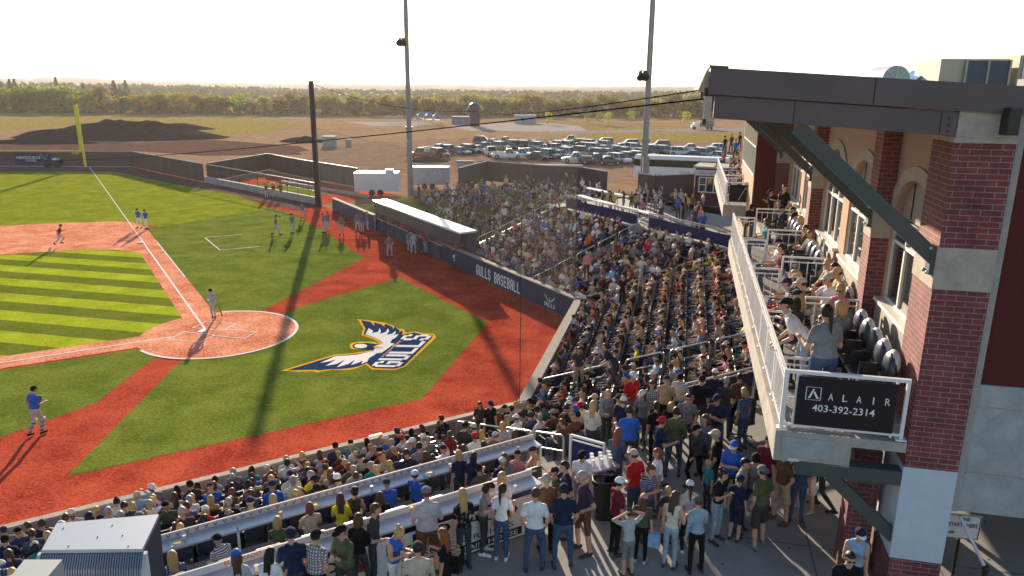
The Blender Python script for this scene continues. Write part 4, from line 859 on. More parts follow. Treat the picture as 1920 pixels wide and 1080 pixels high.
def pose_parts(P):
    """P: pose dictionary -> (list of limbs, head frame). The person faces +Y, feet or seat floor at z = 0"""
    S = P.get('build', 1.0); fem = P.get('fem', 0); parts = []
    hipz = P.get('hipz', .93); hip = np.array([0, P.get('hipy', 0), hipz]); lean = R(P.get('lean', 3)); tw = R(P.get('twist', 0)); side = R(P.get('side', 0))
    T = rotm('Z', tw) @ rotm('Y', side) @ rotm('X', -lean)
    tor = lambda x, y, z: hip+T @ np.array([x, y, z])
    def cap(p, q, r0, r1, lab): parts.append(('c', np.array(p, float), np.array(q, float), r0, r1, lab))
    def ell(c, r, rot, lab): parts.append(('e', np.array(c, float), np.array(r, float), rot, 0, lab))
    sw = (.172-.02*fem)*(.9+.1*S)
    ell(tor(0, -.01, .00), ((.165+.01*fem)*S, .118*S, .13), T, L_BOT)
    ell(tor(0, -.003, .055), ((.170-.006*fem)*S, .124*S, .105), T, L_TOP)
    ell(tor(0, .00, .15), ((.150-.015*fem)*S, .108*S, .17), T, L_TOP); ell(tor(0, 0, .33), (.170*S*(1-.06*fem), .112*S, .185), T, L_TOP)
    if S > 1.08: ell(tor(0, .06, .12), (.15*S, .12*S, .14), T, L_TOP)
    if fem: ell(tor(.06, .085, .34), (.062, .055, .06), T, L_TOP); ell(tor(-.06, .085, .34), (.062, .055, .06), T, L_TOP)
    cap(tor(-sw+.02, -.005, .455), tor(sw-.02, -.005, .455), .060, .060, L_TOP)
    cap(tor(-.07, -.01, .50), tor(.07, -.01, .50), .052, .052, L_TOP)
    hy = R(P.get('hyaw', 0)); hp = R(P.get('hpitch', 6)); HT = T @ rotm('X', lean*.75) @ rotm('Z', hy) @ rotm('X', -hp)
    nb = tor(0, .0, .52); hc = nb+HT @ np.array([0, .025, .165]); cap(nb, nb+(hc-nb)*.6, .054, .052, L_HEAD)
    H = lambda x, y, z: hc+HT @ np.array([x, y, z])
    ell(H(0, -.005, .02), (.076, .095, .095), HT, L_HEAD); ell(H(0, .022, -.045), (.058, .068, .072), HT, L_HEAD)
    cap(H(0, .088, .015), H(0, .104, -.022), .010, .014, L_HEAD); cap(H(-.03, .078, .028), H(.03, .078, .028), .012, .012, L_HEAD); cap(H(-.018, .082, -.058), H(.018, .082, -.058), .010, .010, L_HEAD)
    cap(H(.078, -.005, -.01), H(.080, -.010, .025), .012, .014, L_HEAD); cap(H(-.078, -.005, -.01), H(-.080, -.010, .025), .012, .014, L_HEAD)
    for sx, key in ((1, 'R'), (-1, 'L')):
        sh = tor(sx*sw, -.005, .445); e, w_ = P['arm'+key]       # elbow and wrist, torso frame measured from the shoulder
        el = sh+T @ np.array([sx*e[0], e[1], e[2]]); wr = sh+T @ np.array([sx*w_[0], w_[1], w_[2]])
        if P.get('armw'+key): el, wr = [np.array(q, float) for q in P['armw'+key]]
        mid = sh+(el-sh)*P.get('sleeve', .62)
        cap(sh, mid, .060*(.9+.1*S), .054*(.9+.1*S), L_SLEEVE); cap(mid, el, .044, .040, L_FORE); cap(el, wr, .040, .028, L_FORE)
        d = (wr-el); d /= np.linalg.norm(d); hd = P.get('hand'+key); hdv = d if hd is None else np.array(hd, float)/np.linalg.norm(hd)
        side_ = np.cross(hdv, [0.05, .1, 1.]); side_ /= max(1e-6, np.linalg.norm(side_)); palm = wr+hdv*.055; cap(wr, palm, .026, .034, L_HEAD)
        dn = np.cross(side_, hdv)
        for i, ln_ in enumerate((.055, .066, .062, .048)):
            b0 = palm+side_*(.030-.020*i)+hdv*.02; m_ = b0+hdv*ln_*.6+dn*.004; t_ = m_+hdv*ln_*.45-dn*ln_*.45; cap(b0, m_, .0095, .009, L_HEAD); cap(m_, t_, .009, .008, L_HEAD)
        cap(wr+hdv*.02+side_*.03*sx, wr+hdv*.06+side_*.055*sx, .011, .009, L_HEAD)
        hipj = hip+rotm('Z', tw*.4) @ np.array([sx*.088*S, 0, -.02]); kn, an, toe = [np.array(q, float) for q in P['leg'+key]]
        kn = kn.copy(); an = an.copy(); toe = toe.copy()
        cap(hipj, hipj+(kn-hipj)*.5, .092*S, .076*S, L_BOT); cap(hipj+(kn-hipj)*.5, kn, .076*S, .056, L_BOT)
        m2 = kn+(an-kn)*.35; cap(kn, m2, .055, .056, L_SHIN); cap(m2, an, .056, .038, L_SHIN)
        dt = toe-an; dt[2] = 0; dt /= max(1e-6, np.linalg.norm(dt)); heel = an-dt*.045; heel[2] = an[2]-.045
        cap(heel, toe, .040, .036, L_SHOE); cap(an-[0, 0, .01], toe-dt*.05, .040, .032, L_SHOE)
        if P.get('shorts'): q = hipj+(kn-hipj)*.86; cap(q-(kn-hipj)*.3, q, .088*S, .090*S, L_BOT)
    return parts, (hc, HT)
def fuse(parts, vox, name, extra=()):
    vs = []; fs = []; o = 0
    for p in parts:
        v, f = cap_mesh(p[1], p[2], p[3], p[4]) if p[0] == 'c' else ell_mesh(p[1], p[2], p[3])
        vs.append(v); fs += [tuple(k+o for k in q) for q in f]; o += len(v)
    me = bpy.data.meshes.new('t'); me.from_pydata(np.concatenate(vs).tolist(), [], fs); ob = bpy.data.objects.new('t', me); COL.objects.link(ob)
    md = ob.modifiers.new('r', 'REMESH'); md.mode = 'VOXEL'; md.voxel_size = vox; md.use_smooth_shade = True
    sm = ob.modifiers.new('s', 'SMOOTH'); sm.factor = .5; sm.iterations = 2 if vox < .02 else 1
    dg = bpy.context.evaluated_depsgraph_get(); out = bpy.data.meshes.new_from_object(ob.evaluated_get(dg)); out.name = name
    bpy.data.objects.remove(ob); bpy.data.meshes.remove(me); return out
def label_pts(parts, pts):
    best = np.full(len(pts), 1e9); lab = np.zeros(len(pts), int)
    for p in parts:
        if p[0] == 'c':
            d = p[2]-p[1]; L2 = max(1e-9, d@d); t = np.clip(((pts-p[1])@d)/L2, 0, 1); c = p[1]+t[:, None]*d; ds = np.linalg.norm(pts-c, axis=1)-(p[3]+(p[4]-p[3])*t)
        else:
            q = (pts-p[1])@np.array(p[3]) if p[3] is not None else pts-p[1]; k = np.linalg.norm(q/p[2], axis=1); ds = (k-1)*min(p[2])
        m = ds < best; best[m] = ds[m]; lab[m] = p[5]
    return lab
def hair_geo(kind, fr):
    """closed hair or cap shapes in the head frame -> (verts, faces, material slot)"""
    hc, HT = fr; V = []; F = []; Ms = []
    def put(vs, fs, s):
        o = len(V); V.extend([tuple(hc+HT@np.array(v)) for v in vs]); F.extend([tuple(o+k for k in f) for f in fs]); Ms.extend([s]*len(fs))
    def shell(zcut, k, sl, face=True, back=-.06):
        n, m = 18, 12; vs = []; fs = []; rr = random.Random(5)
        for j in range(m+1):
            ph = PI*(j/m-.5)*.99
            for i in range(n):
                th = 2*PI*i/n; x, y, z = math.cos(ph)*math.cos(th), math.cos(ph)*math.sin(th), math.sin(ph)
                fr_ = y > .12 and z < .48 if face else z < zcut
                lowb = z < back/.1
                s = .80 if (fr_ or lowb) else k*(1+rr.uniform(-.02, .03))
                vs.append((x*.078*s, -.006+y*.097*s, .02+z*.097*s))
        for j in range(m):
            for i in range(n): fs.append((j*n+i, j*n+(i+1) % n, (j+1)*n+(i+1) % n, (j+1)*n+i))
        fs.append(tuple(range(n))[::-1]); fs.append(tuple(m*n+i for i in range(n))); put(vs, fs, sl)
    def c(p, q, r0, r1, sl, n=10): v, f = cap_mesh(p, q, r0, r1, n); put(v, f, sl)
    base = kind.split('+')[0]; hat = kind.split('+')[1] if '+' in kind else None
    if base == 'short': shell(0, 1.13, 0, True, -.055)
    elif base in ('long', 'pony', 'bun', 'bob'):
        shell(0, 1.17, 0, True, -.085)
        if base == 'long':
            c((0, -.075, .0), (0, -.095, -.26), .075, .055, 0); c((.058, -.03, -.01), (.07, -.03, -.2), .04, .03, 0); c((-.058, -.03, -.01), (-.07, -.03, -.2), .04, .03, 0); c((.03, -.08, -.1), (.05, -.10, -.34), .045, .02, 0); c((-.03, -.08, -.1), (-.05, -.10, -.32), .045, .02, 0)
        if base == 'bob': c((0, -.07, .0), (0, -.07, -.10), .078, .066, 0); c((.062, -.02, .0), (.066, -.01, -.1), .036, .032, 0); c((-.062, -.02, .0), (-.066, -.01, -.1), .036, .032, 0)
        if base == 'pony': c((0, -.10, .03), (0, -.135, -.05), .030, .034, 0); c((0, -.135, -.05), (0.01, -.12, -.30), .034, .012, 0)
        if base == 'bun': c((0, -.08, .11), (0, -.085, .125), .042, .042, 0)
    if hat:
        n, m = 18, 7; vs = []; fs = []
        for j in range(m+1):
            ph = PI/2*(j/m)*.985
            for i in range(n): th = 2*PI*i/n; vs.append((math.cos(ph)*math.cos(th)*.092, -.008+math.cos(ph)*math.sin(th)*.112, .035+math.sin(ph)*.098))
        for j in range(m):
            for i in range(n): fs.append((j*n+i, j*n+(i+1) % n, (j+1)*n+(i+1) % n, (j+1)*n+i))
        fs.append(tuple(m*n+i for i in range(n))); fs.append(tuple(range(n))[::-1]); put(vs, fs, 1)
        sg = -1 if hat == 'back' else 1
        if hat in ('cap', 'back', 'kid'):
            vs = []; K = 10
            for zz in (0, -.007):
                for k in range(K+1):
                    t = PI*k/K; vs.append((.080*math.cos(t), sg*(.075+.0*math.sin(t)), .040+zz))
                for k in range(K+1):
                    t = PI*k/K; vs.append((.082*math.cos(t), sg*(.075+.098*math.sin(t)), .038-.018*math.sin(t)+zz))
            q = K+1; fs = []
            for k in range(K):
                fs.append((k, k+1, q+k+1, q+k)); fs.append((2*q+k, 3*q+k, 3*q+k+1, 2*q+k+1)); fs.append((q+k, q+k+1, 3*q+k+1, 3*q+k))
            put(vs, fs, 2)
        if hat == 'hat':
            vs = []; K = 20
            for rr_, zz in ((.085, .036), (.165, .022), (.165, .014), (.085, .028)):
                for k in range(K): t = 2*PI*k/K; vs.append((rr_*.92*math.cos(t), rr_*math.sin(t)*1.05, zz))
            fs = []
            for a in range(4):
                b = (a+1) % 4
                for k in range(K): fs.append((a*K+k, a*K+(k+1) % K, b*K+(k+1) % K, b*K+k))
            put(vs, fs, 2)
    return V, F, Ms
def face_geo(fr, shades):
    hc, HT = fr; mb = MB(); H = lambda x, y, z: hc+HT@np.array([x, y, z]); dk = M['black']
    if shades:
        for s in (-1, 1): mb.ball(H(s*.033, .094, .012), .027, dk, 8, 5, (1, .45, .72))
        mb.tube(H(-.07, .06, .018), H(-.078, -.02, .02), .005, dk, n=4); mb.tube(H(.07, .06, .018), H(.078, -.02, .02), .005, dk, n=4)
    else:
        ey = nmat('eye_dark', (.03, .02, .015), .3, .5)
        for s in (-1, 1): mb.ball(H(s*.031, .084, .008), .0095, ey, 6, 4); mb.tube(H(s*.016, .092, .034), H(s*.048, .086, .034), .004, ey, n=4)
        mb.tube(H(-.02, .093, -.058), H(.02, .093, -.058), .0035, nmat('lips', (.30, .10, .09), .5), n=4)
    return mb
# ---- poses
DN = ((.03, .02, -.28), (.05, .06, -.52)); HIPS = ((.13, -.06, -.24), (-.02, .08, -.38)); FOLD = ((.05, .10, -.26), (-.20, .20, -.18)); PHONE = ((.05, .08, -.27), (-.06, .30, -.14)); POCK = ((.08, -.03, -.27), (.02, .06, -.44))
UP = ((.08, .10, .12), (-.02, .14, .36)); HEADH = ((.22, .05, .12), (-.02, -.02, .26)); REACH = ((.06, .20, -.14), (.02, .44, -.10)); CHAT = ((.08, .04, -.28), (.06, .28, -.20))
ST = ((.10, .02, .48), (.105, -.02, .085), (.12, .17, .036))
def mir(q): return tuple((-p[0], p[1], p[2]) for p in q)
def stand_legs(w_=0, stag=0): a = tuple((p[0]+w_, p[1]+stag, p[2]) for p in ST); b = tuple((-p[0]-w_, p[1]-stag, p[2]) for p in ST); return a, b
l0, l1 = stand_legs(); w0, w1 = stand_legs(.05, .04)
SK = ((.13, .46, .50), (.12, .42, .09), (.13, .60, .036)); SK2 = ((.17, .44, .50), (.15, .34, .09), (.17, .52, .036)); SKC = ((.05, .46, .55), (-.08, .56, .22), (-.10, .74, .17))
def seatp(**k):
    d = dict(hipz=.52, hipy=-.02, lean=-4, armR=((.06, .10, -.26), (-.02, .34, -.30)), armL=((.06, .10, -.26), (-.02, .34, -.30)), legR=SK, legL=mir(SK), hpitch=8); d.update(k); return d
def standp(**k):
    d = dict(armR=DN, armL=DN, legR=l0, legL=l1); d.update(k); return d
POSES = {
 's_knees': seatp(), 's_lean': seatp(lean=32, hpitch=-6, armR=((.04, .18, -.24), (-.04, .38, -.16)), armL=((.04, .18, -.24), (-.04, .38, -.16)), legR=SK2, legL=mir(SK2)),
 's_fold': seatp(armR=FOLD, armL=((.05, .10, -.26), (-.18, .17, -.22)), hyaw=15), 's_phone': seatp(lean=8, hpitch=28, armR=((.04, .12, -.25), (-.08, .32, -.18)), armL=((.05, .10, -.26), (-.04, .30, -.24))),
 's_drink': seatp(hyaw=-20, armR=((.08, .18, -.20), (-.06, .30, .02)), legL=mir(SK2)), 's_back': seatp(lean=-10, hyaw=30, armR=((.20, -.04, -.20), (.30, .10, -.30)), legR=SKC),
 's_shade': seatp(hpitch=0, armR=((.20, .16, -.02), (.02, .16, .24)), hyaw=8), 's_fem': seatp(fem=1, build=.9, hyaw=10, hpitch=12, legR=SKC), 's_fem2': seatp(fem=1, build=.92, hyaw=-25, armR=((.06, .10, -.26), (-.10, .28, -.26))),
 's_big': seatp(build=1.2, hpitch=4), 's_twist': seatp(twist=25, hyaw=25, armL=((.16, .0, -.22), (.20, .2, -.30))),
 'd_side': standp(hpitch=4), 'd_wide': standp(legR=w0, legL=w1, armR=POCK, armL=POCK, build=1.08), 'd_hips': standp(armR=HIPS, armL=HIPS, legR=w0, legL=w1), 'd_fold': standp(armR=FOLD, armL=((.05, .10, -.26), (-.18, .17, -.22)), legR=w0, legL=w1, build=1.1),
 'd_phone': standp(armR=PHONE, armL=DN, hpitch=22), 'd_chat': standp(armR=CHAT, armL=POCK, hyaw=20, legR=w0, legL=w1), 'd_fem': standp(fem=1, build=.9, armR=CHAT, hyaw=-15), 'd_fem2': standp(fem=1, build=.92, armR=FOLD, armL=DN, hyaw=15, legR=w0, legL=l1),
 'd_femphone': standp(fem=1, build=.9, armR=PHONE, armL=PHONE, hpitch=30), 'd_kid': standp(build=.9), 'd_kidhead': standp(build=.88, armR=HEADH, armL=HEADH, hpitch=0), 'd_big': standp(build=1.22, legR=w0, legL=w1, armR=CHAT, armL=CHAT, hpitch=10),
 'd_walk': standp(legR=((.09, .22, .50), (.09, .06, .14), (.10, .25, .05)), legL=((-.09, -.04, .48), (-.09, -.34, .12), (-.09, -.18, .04)), armR=((.04, -.12, -.25), (.03, -.10, -.48)), armL=((.04, .12, -.25), (.0, .30, -.36)), lean=5),
 'd_rail': dict(hipz=.90, hipy=-.12, lean=42, hpitch=-12, armR=((.05, .16, -.24), (-.05, .42, -.22)), armL=((.05, .16, -.24), (-.05, .42, -.22)), legR=((.10, -.02, .47), (.11, -.22, .085), (.12, -.03, .036)), legL=((-.10, -.10, .47), (-.11, -.34, .085), (-.12, -.15, .036))),
 'd_point': standp(armR=REACH, armL=HIPS, legR=w0, legL=w1),
 'b_run': dict(hipz=.88, lean=18, twist=10, armR=((.05, -.18, -.22), (-.02, .02, -.34)), armL=((.05, .18, -.20), (-.06, .36, -.02)), legR=((.09, .34, .62), (.09, .12, .30), (.10, .28, .22)), legL=((-.09, -.06, .46), (-.09, -.40, .22), (-.09, -.30, .10))),
 'b_runner': dict(hipz=.86, lean=22, hyaw=10, armR=((.10, -.12, -.22), (.02, .14, -.30)), armL=((.06, .14, -.24), (-.06, .30, -.20)), legR=((.10, .28, .50), (.10, .18, .09), (.10, .36, .04)), legL=((-.10, -.10, .46), (-.11, -.46, .34), (-.12, -.40, .20))),
 'b_throw': dict(hipz=.86, lean=6, armR=((.26, -.06, -.02), (.40, -.24, .12)), armL=((.20, .14, -.02), (.22, .40, .02)), legR=((.18, .20, .48), (.28, .30, .085), (.30, .48, .036)), legL=((-.14, -.10, .46), (-.30, -.34, .10), (-.34, -.2, .036))),
 'b_stand': standp(legR=w0, legL=w1, armR=HIPS, armL=POCK), 'b_side': standp(armR=CHAT), 'b_catch': standp(hyaw=-20, armR=((.04, .06, -.27), (-.04, .30, -.24)), armL=((.10, -.04, -.26), (.06, .08, -.48)), legR=((.10, .16, .50), (.10, .06, .09), (.11, .24, .04)), legL=((-.10, .0, .47), (-.11, -.24, .12), (-.11, -.08, .04)), build=1.1, lean=6),
 'g_sit': dict(hipz=.13, hipy=-.1, lean=-12, armR=((.08, .10, -.24), (.0, .34, -.20)), armL=((.16, -.12, -.22), (.2, -.16, -.44)), legR=((.12, .32, .40), (.12, .52, .08), (.13, .68, .036)), legL=((-.12, .34, .36), (-.05, .62, .08), (-.08, .78, .036)), hpitch=5),
}
POSES['d_shorts'] = dict(POSES['d_wide'], shorts=1); POSES['d_bigs'] = dict(POSES['d_big'], shorts=1)
BODY = {}
def get_body(pose):
    if pose not in BODY:
        parts, fr = pose_parts(POSES[pose]); me = fuse(parts, .0125, 'person_body')
        c = np.empty(len(me.polygons)*3); me.polygons.foreach_get('center', c); lab = label_pts(parts, c.reshape(-1, 3))
        for i in range(7): me.materials.append(None)
        me.polygons.foreach_set('material_index', lab.astype(np.int32)); me.polygons.foreach_set('use_smooth', np.ones(len(me.polygons), bool)); BODY[pose] = (me, fr, parts)
    return BODY[pose]
HAIRM = {}
def get_hair(pose, kind):
    k = (pose, kind)
    if k not in HAIRM:
        V, F, Ms = hair_geo(kind, get_body(pose)[1])
        out = {}
        for nm, sl in (('hair', (0,)), ('cap', (1, 2))):
            fi = [i for i, m in enumerate(Ms) if m in sl]
            if not fi: continue
            used = sorted({v for i in fi for v in F[i]}); mp = {v: j for j, v in enumerate(used)}
            me = bpy.data.meshes.new(nm); me.from_pydata([V[v] for v in used], [], [tuple(mp[v] for v in F[i]) for i in fi])
            for s in sl: me.materials.append(None)
            me.polygons.foreach_set('material_index', [Ms[i]-sl[0] for i in fi]); me.polygons.foreach_set('use_smooth', [True]*len(fi)); out[nm] = me
        HAIRM[k] = out
    return HAIRM[k]
FACEM = {}
def get_face(pose, sh):
    k = (pose, sh)
    if k not in FACEM: FACEM[k] = face_geo(get_body(pose)[1], sh).mesh('sunglasses' if sh else 'face')
    return FACEM[k]
COLS = {'black': (.012, .012, .014), 'charcoal': (.05, .05, .055), 'navy': (.018, .026, .065), 'grey': (.20, .20, .22), 'light grey': (.42, .43, .46), 'white': (.72, .72, .74), 'red': (.48, .02, .025), 'maroon': (.16, .02, .03), 'blue': (.03, .13, .52), 'light blue': (.25, .42, .62),
 'teal': (.03, .25, .27), 'green': (.04, .14, .06), 'olive': (.10, .11, .06), 'yellow': (.70, .62, .04), 'orange': (.65, .15, .03), 'pink': (.60, .22, .30), 'tan': (.42, .31, .20), 'brown': (.13, .07, .04), 'beige': (.52, .44, .34), 'purple': (.06, .035, .075), 'denim': (.055, .09, .17), 'light denim': (.28, .36, .46), 'khaki': (.40, .32, .21), 'cream': (.66, .60, .48), 'camo': (.09, .09, .06)}
for _k, _b in (('striped navy', 'navy'), ('striped white', 'white'), ('plaid grey', 'grey'), ('plaid red', 'maroon'), ('plaid blue', 'denim'), ('printed black', 'black'), ('printed white', 'light grey')): COLS[_k] = COLS[_b]
def pattern_cloth(c):
    k = 'cloth_'+c.replace(' ', '_')
    if k in MATS: return MATS[k]
    kind, _, b_ = c.partition(' '); v = COLS[c]; m = nmat(k, v, .9, .12, bump=.6, bscale=14); t = m.node_tree; b = t.nodes['Principled BSDF']; tc = N(t, 'ShaderNodeTexCoord')
    lt = tuple(min(.75, x*3+.22) for x in v) if max(v) < .3 else (.06, .07, .12); fac = None
    if kind == 'printed':
        n = N(t, 'ShaderNodeTexVoronoi', Scale=15.0); t.links.new(tc.outputs['Object'], n.inputs['Vector']); g = N(t, 'ShaderNodeMath', operation='LESS_THAN'); g.inputs[1].default_value = .26; t.links.new(n.outputs['Distance'], g.inputs[0]); fac = g.outputs[0]
    else:
        for ax in (('Z',) if kind == 'striped' else ('Z', 'X')):
            w_ = N(t, 'ShaderNodeTexWave', Scale=9.0 if kind == 'striped' else 6.0, Distortion=.4); w_.bands_direction = ax; t.links.new(tc.outputs['Object'], w_.inputs['Vector'])
            if fac is None: fac = w_.outputs['Fac']
            else: q = N(t, 'ShaderNodeMath', operation='MULTIPLY'); t.links.new(fac, q.inputs[0]); t.links.new(w_.outputs['Fac'], q.inputs[1]); fac = q.outputs[0]
        g = N(t, 'ShaderNodeMapRange'); g.inputs['From Min'].default_value = .45; g.inputs['From Max'].default_value = .6; t.links.new(fac, g.inputs['Value']); fac = g.outputs[0]
    mx = N(t, 'ShaderNodeMix', data_type='RGBA'); mx.inputs['A'].default_value = (*v, 1); mx.inputs['B'].default_value = (*lt, 1); t.links.new(fac, mx.inputs['Factor']); t.links.new(mx.outputs['Result'], b.inputs['Base Color']); return m
def cloth(c):
    if c.split(' ')[0] in ('striped', 'plaid', 'printed'): return pattern_cloth(c)
    v = COLS[c]; return nmat('cloth_'+c.replace(' ', '_'), v, .9, .12, noise=.22, nscale=6, bump=.8, bscale=13)
SKINS = [nmat('skin_fair', (.52, .30, .21), .6, .3), nmat('skin_tanned', (.42, .22, .14), .6, .3), nmat('skin_dark', (.20, .10, .06), .6, .3)]
HAIRS = {'dark': (.020, .012, .008), 'brown': (.075, .038, .018), 'blond': (.46, .30, .12), 'grey': (.32, .30, .28), 'auburn': (.20, .06, .025), 'black': (.008, .007, .007)}
def hairmat(c): return nmat('hair_'+c, HAIRS[c], .55, .35, noise=.35, nscale=60)
def setm(o, mats):
    for i, m in enumerate(mats):
        o.material_slots[i].link = 'OBJECT'; o.material_slots[i].material = m
ALLP = []      # every person asked for: dictionaries, sorted later by how large they show
def person(P, rz, pose, top, bot, hair='short', hc='brown', hat=None, hatc='navy', brim=None, skin=0, H=1.75, label=None, force=False, shorts=False, sleeves='short', shades=None, face=False, group=None, sec=None, shoe=None, extra=None, low=False):
    px = PX(Vector(P)+Vector((0, 0, 1.0)))
    ALLP.append(dict(P=Vector(P), rz=rz, pose=pose, top=top, bot=bot, hair=hair, hc=hc, hat=hat, hatc=hatc, brim=brim, skin=skin, H=H, label=label, force=force, shorts=shorts, sleeves=sleeves, shades=shades, face=face, group=group, sec=sec, shoe=shoe, extra=extra, px=px, size=H/max(.1, px[2])*(1 if pose[0] in 'db' else .7), vis=(-40 < px[0] < 1960 and -40 < px[1] < 1200 and px[2] > 0)))
    return ALLP[-1]
def mats_of(d):
    sk = SKINS[d['skin']]; t = cloth(d['top']); b = cloth(d['bot']); lo = sk if d['shorts'] else b
    sl = sk if d['sleeves'] == 'none' else t; fo = t if d['sleeves'] == 'long' else sk
    return [sk, t, sl, fo, b, lo, cloth(d['shoe'] or 'charcoal')]
def build_person(d):
    me, fr, parts = get_body(d['pose']); o = bpy.data.objects.new('person', me); COL.objects.link(o); s = d['H']/1.75
    o.matrix_world = Matrix.Translation(d['P']) @ Matrix.Rotation(d['rz']-PI/2, 4, 'Z') @ Matrix.Scale(s, 4); setm(o, mats_of(d))
    tag(o, d['label'], 'person', d['group'])
    kind = d['hair'] + ('+'+d['hat'] if d['hat'] else '')
    for nm, hm in get_hair(d['pose'], kind).items():
        c = bpy.data.objects.new(nm, hm); COL.objects.link(c); c.parent = o
        setm(c, [hairmat(d['hc'])] if nm == 'hair' else [cloth(d['hatc']), cloth(d['brim'] or d['hatc'])])
    if d['shades'] or d['face']:
        fm = get_face(d['pose'], bool(d['shades'])); c = bpy.data.objects.new('sunglasses' if d['shades'] else 'face', fm); COL.objects.link(c); c.parent = o
    d['obj'] = o
    if d['extra']: d['extra'](d, o)
    return o
LOW = {}
def low_proto(pose, kind):
    k = (pose, kind)
    if k not in LOW:
        parts, fr = pose_parts(POSES[pose]); V, F, Ms = hair_geo(kind, fr)
        me = fuse([p for p in parts if not (p[0] == 'c' and max(p[3], p[4]) < .016)], .040, 'low'); n = len(me.vertices); co = np.empty(n*3); me.vertices.foreach_get('co', co); co = co.reshape(-1, 3)
        fs = []
        for p in me.polygons:
            fs.append(list(p.vertices))
        bpy.data.meshes.remove(me)
        lab = label_pts(parts, co); F2 = [[q+n for q in f] for f in F]; hl = np.zeros(len(V), int)+7
        for f, m in zip(F, Ms):
            if m > 0: hl[list(f)] = 8
        co = np.concatenate([co, np.array(V)]); lab = np.concatenate([lab, hl]); fs += F2
        LOW[k] = (co, lab, np.array([len(f) for f in fs]), np.array([v for f in fs for v in f]))
    return LOW[k]
def build_stuff(ds, name, label):
    cos = []; cols = []; cnt = []; idx = []; o = 0
    for d in ds:
        kind = d['hair'] + ('+'+d['hat'] if d['hat'] else ''); co, lab, c, ix = low_proto(d['pose'], kind); s = d['H']/1.75
        a = d['rz']-PI/2; ca, sa = math.cos(a), math.sin(a); x = co*s; cos.append(np.stack([x[:, 0]*ca-x[:, 1]*sa+d['P'].x, x[:, 0]*sa+x[:, 1]*ca+d['P'].y, x[:, 2]+d['P'].z], 1))
        sk = (.52, .30, .21) if d['skin'] == 0 else (.42, .22, .14); t = COLS[d['top']]; b = COLS[d['bot']]
        pal = np.array([sk, t, sk if d['sleeves'] == 'none' else t, t if d['sleeves'] == 'long' else sk, b, sk if d['shorts'] else b, COLS['charcoal'], HAIRS[d['hc']], COLS[d['hatc']]]); cols.append(pal[lab])
        cnt.append(c); idx.append(ix+o); o += len(co)
    cos = np.concatenate(cos); cols = np.concatenate(cols); cnt = np.concatenate(cnt); idx = np.concatenate(idx)
    me = bpy.data.meshes.new(name); me.vertices.add(len(cos)); me.vertices.foreach_set('co', cos.ravel()); me.loops.add(len(idx)); me.loops.foreach_set('vertex_index', idx.astype(np.int32))
    me.polygons.add(len(cnt)); st = np.concatenate([[0], np.cumsum(cnt)[:-1]]); me.polygons.foreach_set('loop_start', st.astype(np.int32)); me.polygons.foreach_set('loop_total', cnt.astype(np.int32)); me.polygons.foreach_set('use_smooth', np.ones(len(cnt), bool))
    ca = me.color_attributes.new('cloth', 'FLOAT_COLOR', 'POINT'); ca.data.foreach_set('color', np.concatenate([cols, np.ones((len(cols), 1))], 1).ravel().astype(np.float32))
    me.update(calc_edges=True)
    m = bpy.data.materials.new('crowd_cloth_and_skin'); m.use_nodes = True; t = m.node_tree; b = t.nodes['Principled BSDF']; b.inputs['Roughness'].default_value = .8; b.inputs['Specular IOR Level'].default_value = .2
    at = t.nodes.new('ShaderNodeAttribute'); at.attribute_name = 'cloth'; t.links.new(at.outputs['Color'], b.inputs['Base Color']); me.materials.append(m)
    ob = bpy.data.objects.new(name, me); COL.objects.link(ob); return tag(ob, label, 'crowd', kind='stuff')
# ================================================================ WHO IS WHERE
def D(px, py, zf, H, head, pose, top, bot, label, **kw):
    hz = .926*H
    if pose == 'd_rail': hz = .74*H
    P = G(px, py, zf+hz); P.z = zf; lean = R(POSES[pose].get('lean', 3)); off = math.sin(lean)*.60*H/1.75+POSES[pose].get('hipy', 0)
    P -= Vector((math.cos(R(head)), math.sin(R(head)), 0))*off
    kw.setdefault('face', True)
    return person(P, R(head), pose, top, bot, H=H, label=label, force=True, **kw)
def S_(px, py, zf, head, pose, top, bot, label, H=1.72, **kw):
    P = G(px, py, zf+1.22*H/1.75+.0); P.z = zf; off = math.sin(R(POSES[pose].get('lean', 0)))*.6; P -= Vector((math.cos(R(head)), math.sin(R(head)), 0))*off
    kw.setdefault('face', True)
    return person(P, R(head), pose, top, bot, H=H, label=label, force=True, **kw)
def bag(col, size=(.14, .06, .11), off=(.22, .0, .80), strap=True):
    def f(d, o):
        s = d['H']/1.75; mb = MB(); mb.box(off, size, cloth(col)); mb.box((off[0], off[1]+size[1]*.9, off[2]+size[2]*.3), (size[0]*.9, .012, size[2]*.5), cloth(col))
        if strap: mb.tube((off[0], 0, off[2]+size[2]), (-.05, .0, 1.47), .008, cloth(col), n=5)
        q = bpy.data.objects.new('shoulder_bag', mb.mesh('shoulder_bag')); COL.objects.link(q); q.matrix_world = o.matrix_world.copy(); tag(q, '%s bag hanging from the shoulder of the person in %s on the concourse' % (col, d['top']), 'bag')
    return f
def bat(d, o):
    mb = MB(); mb.tube((.30, .02, .80), (.42, -.12, .12), .016, nmat('bat_wood', (.10, .05, .03), .4, .5), .033, 8)
    q = bpy.data.objects.new('baseball_bat', mb.mesh('baseball_bat')); COL.objects.link(q); q.matrix_world = o.matrix_world.copy(); tag(q, 'dark baseball bat being dropped by the batter beside home plate', 'bat')
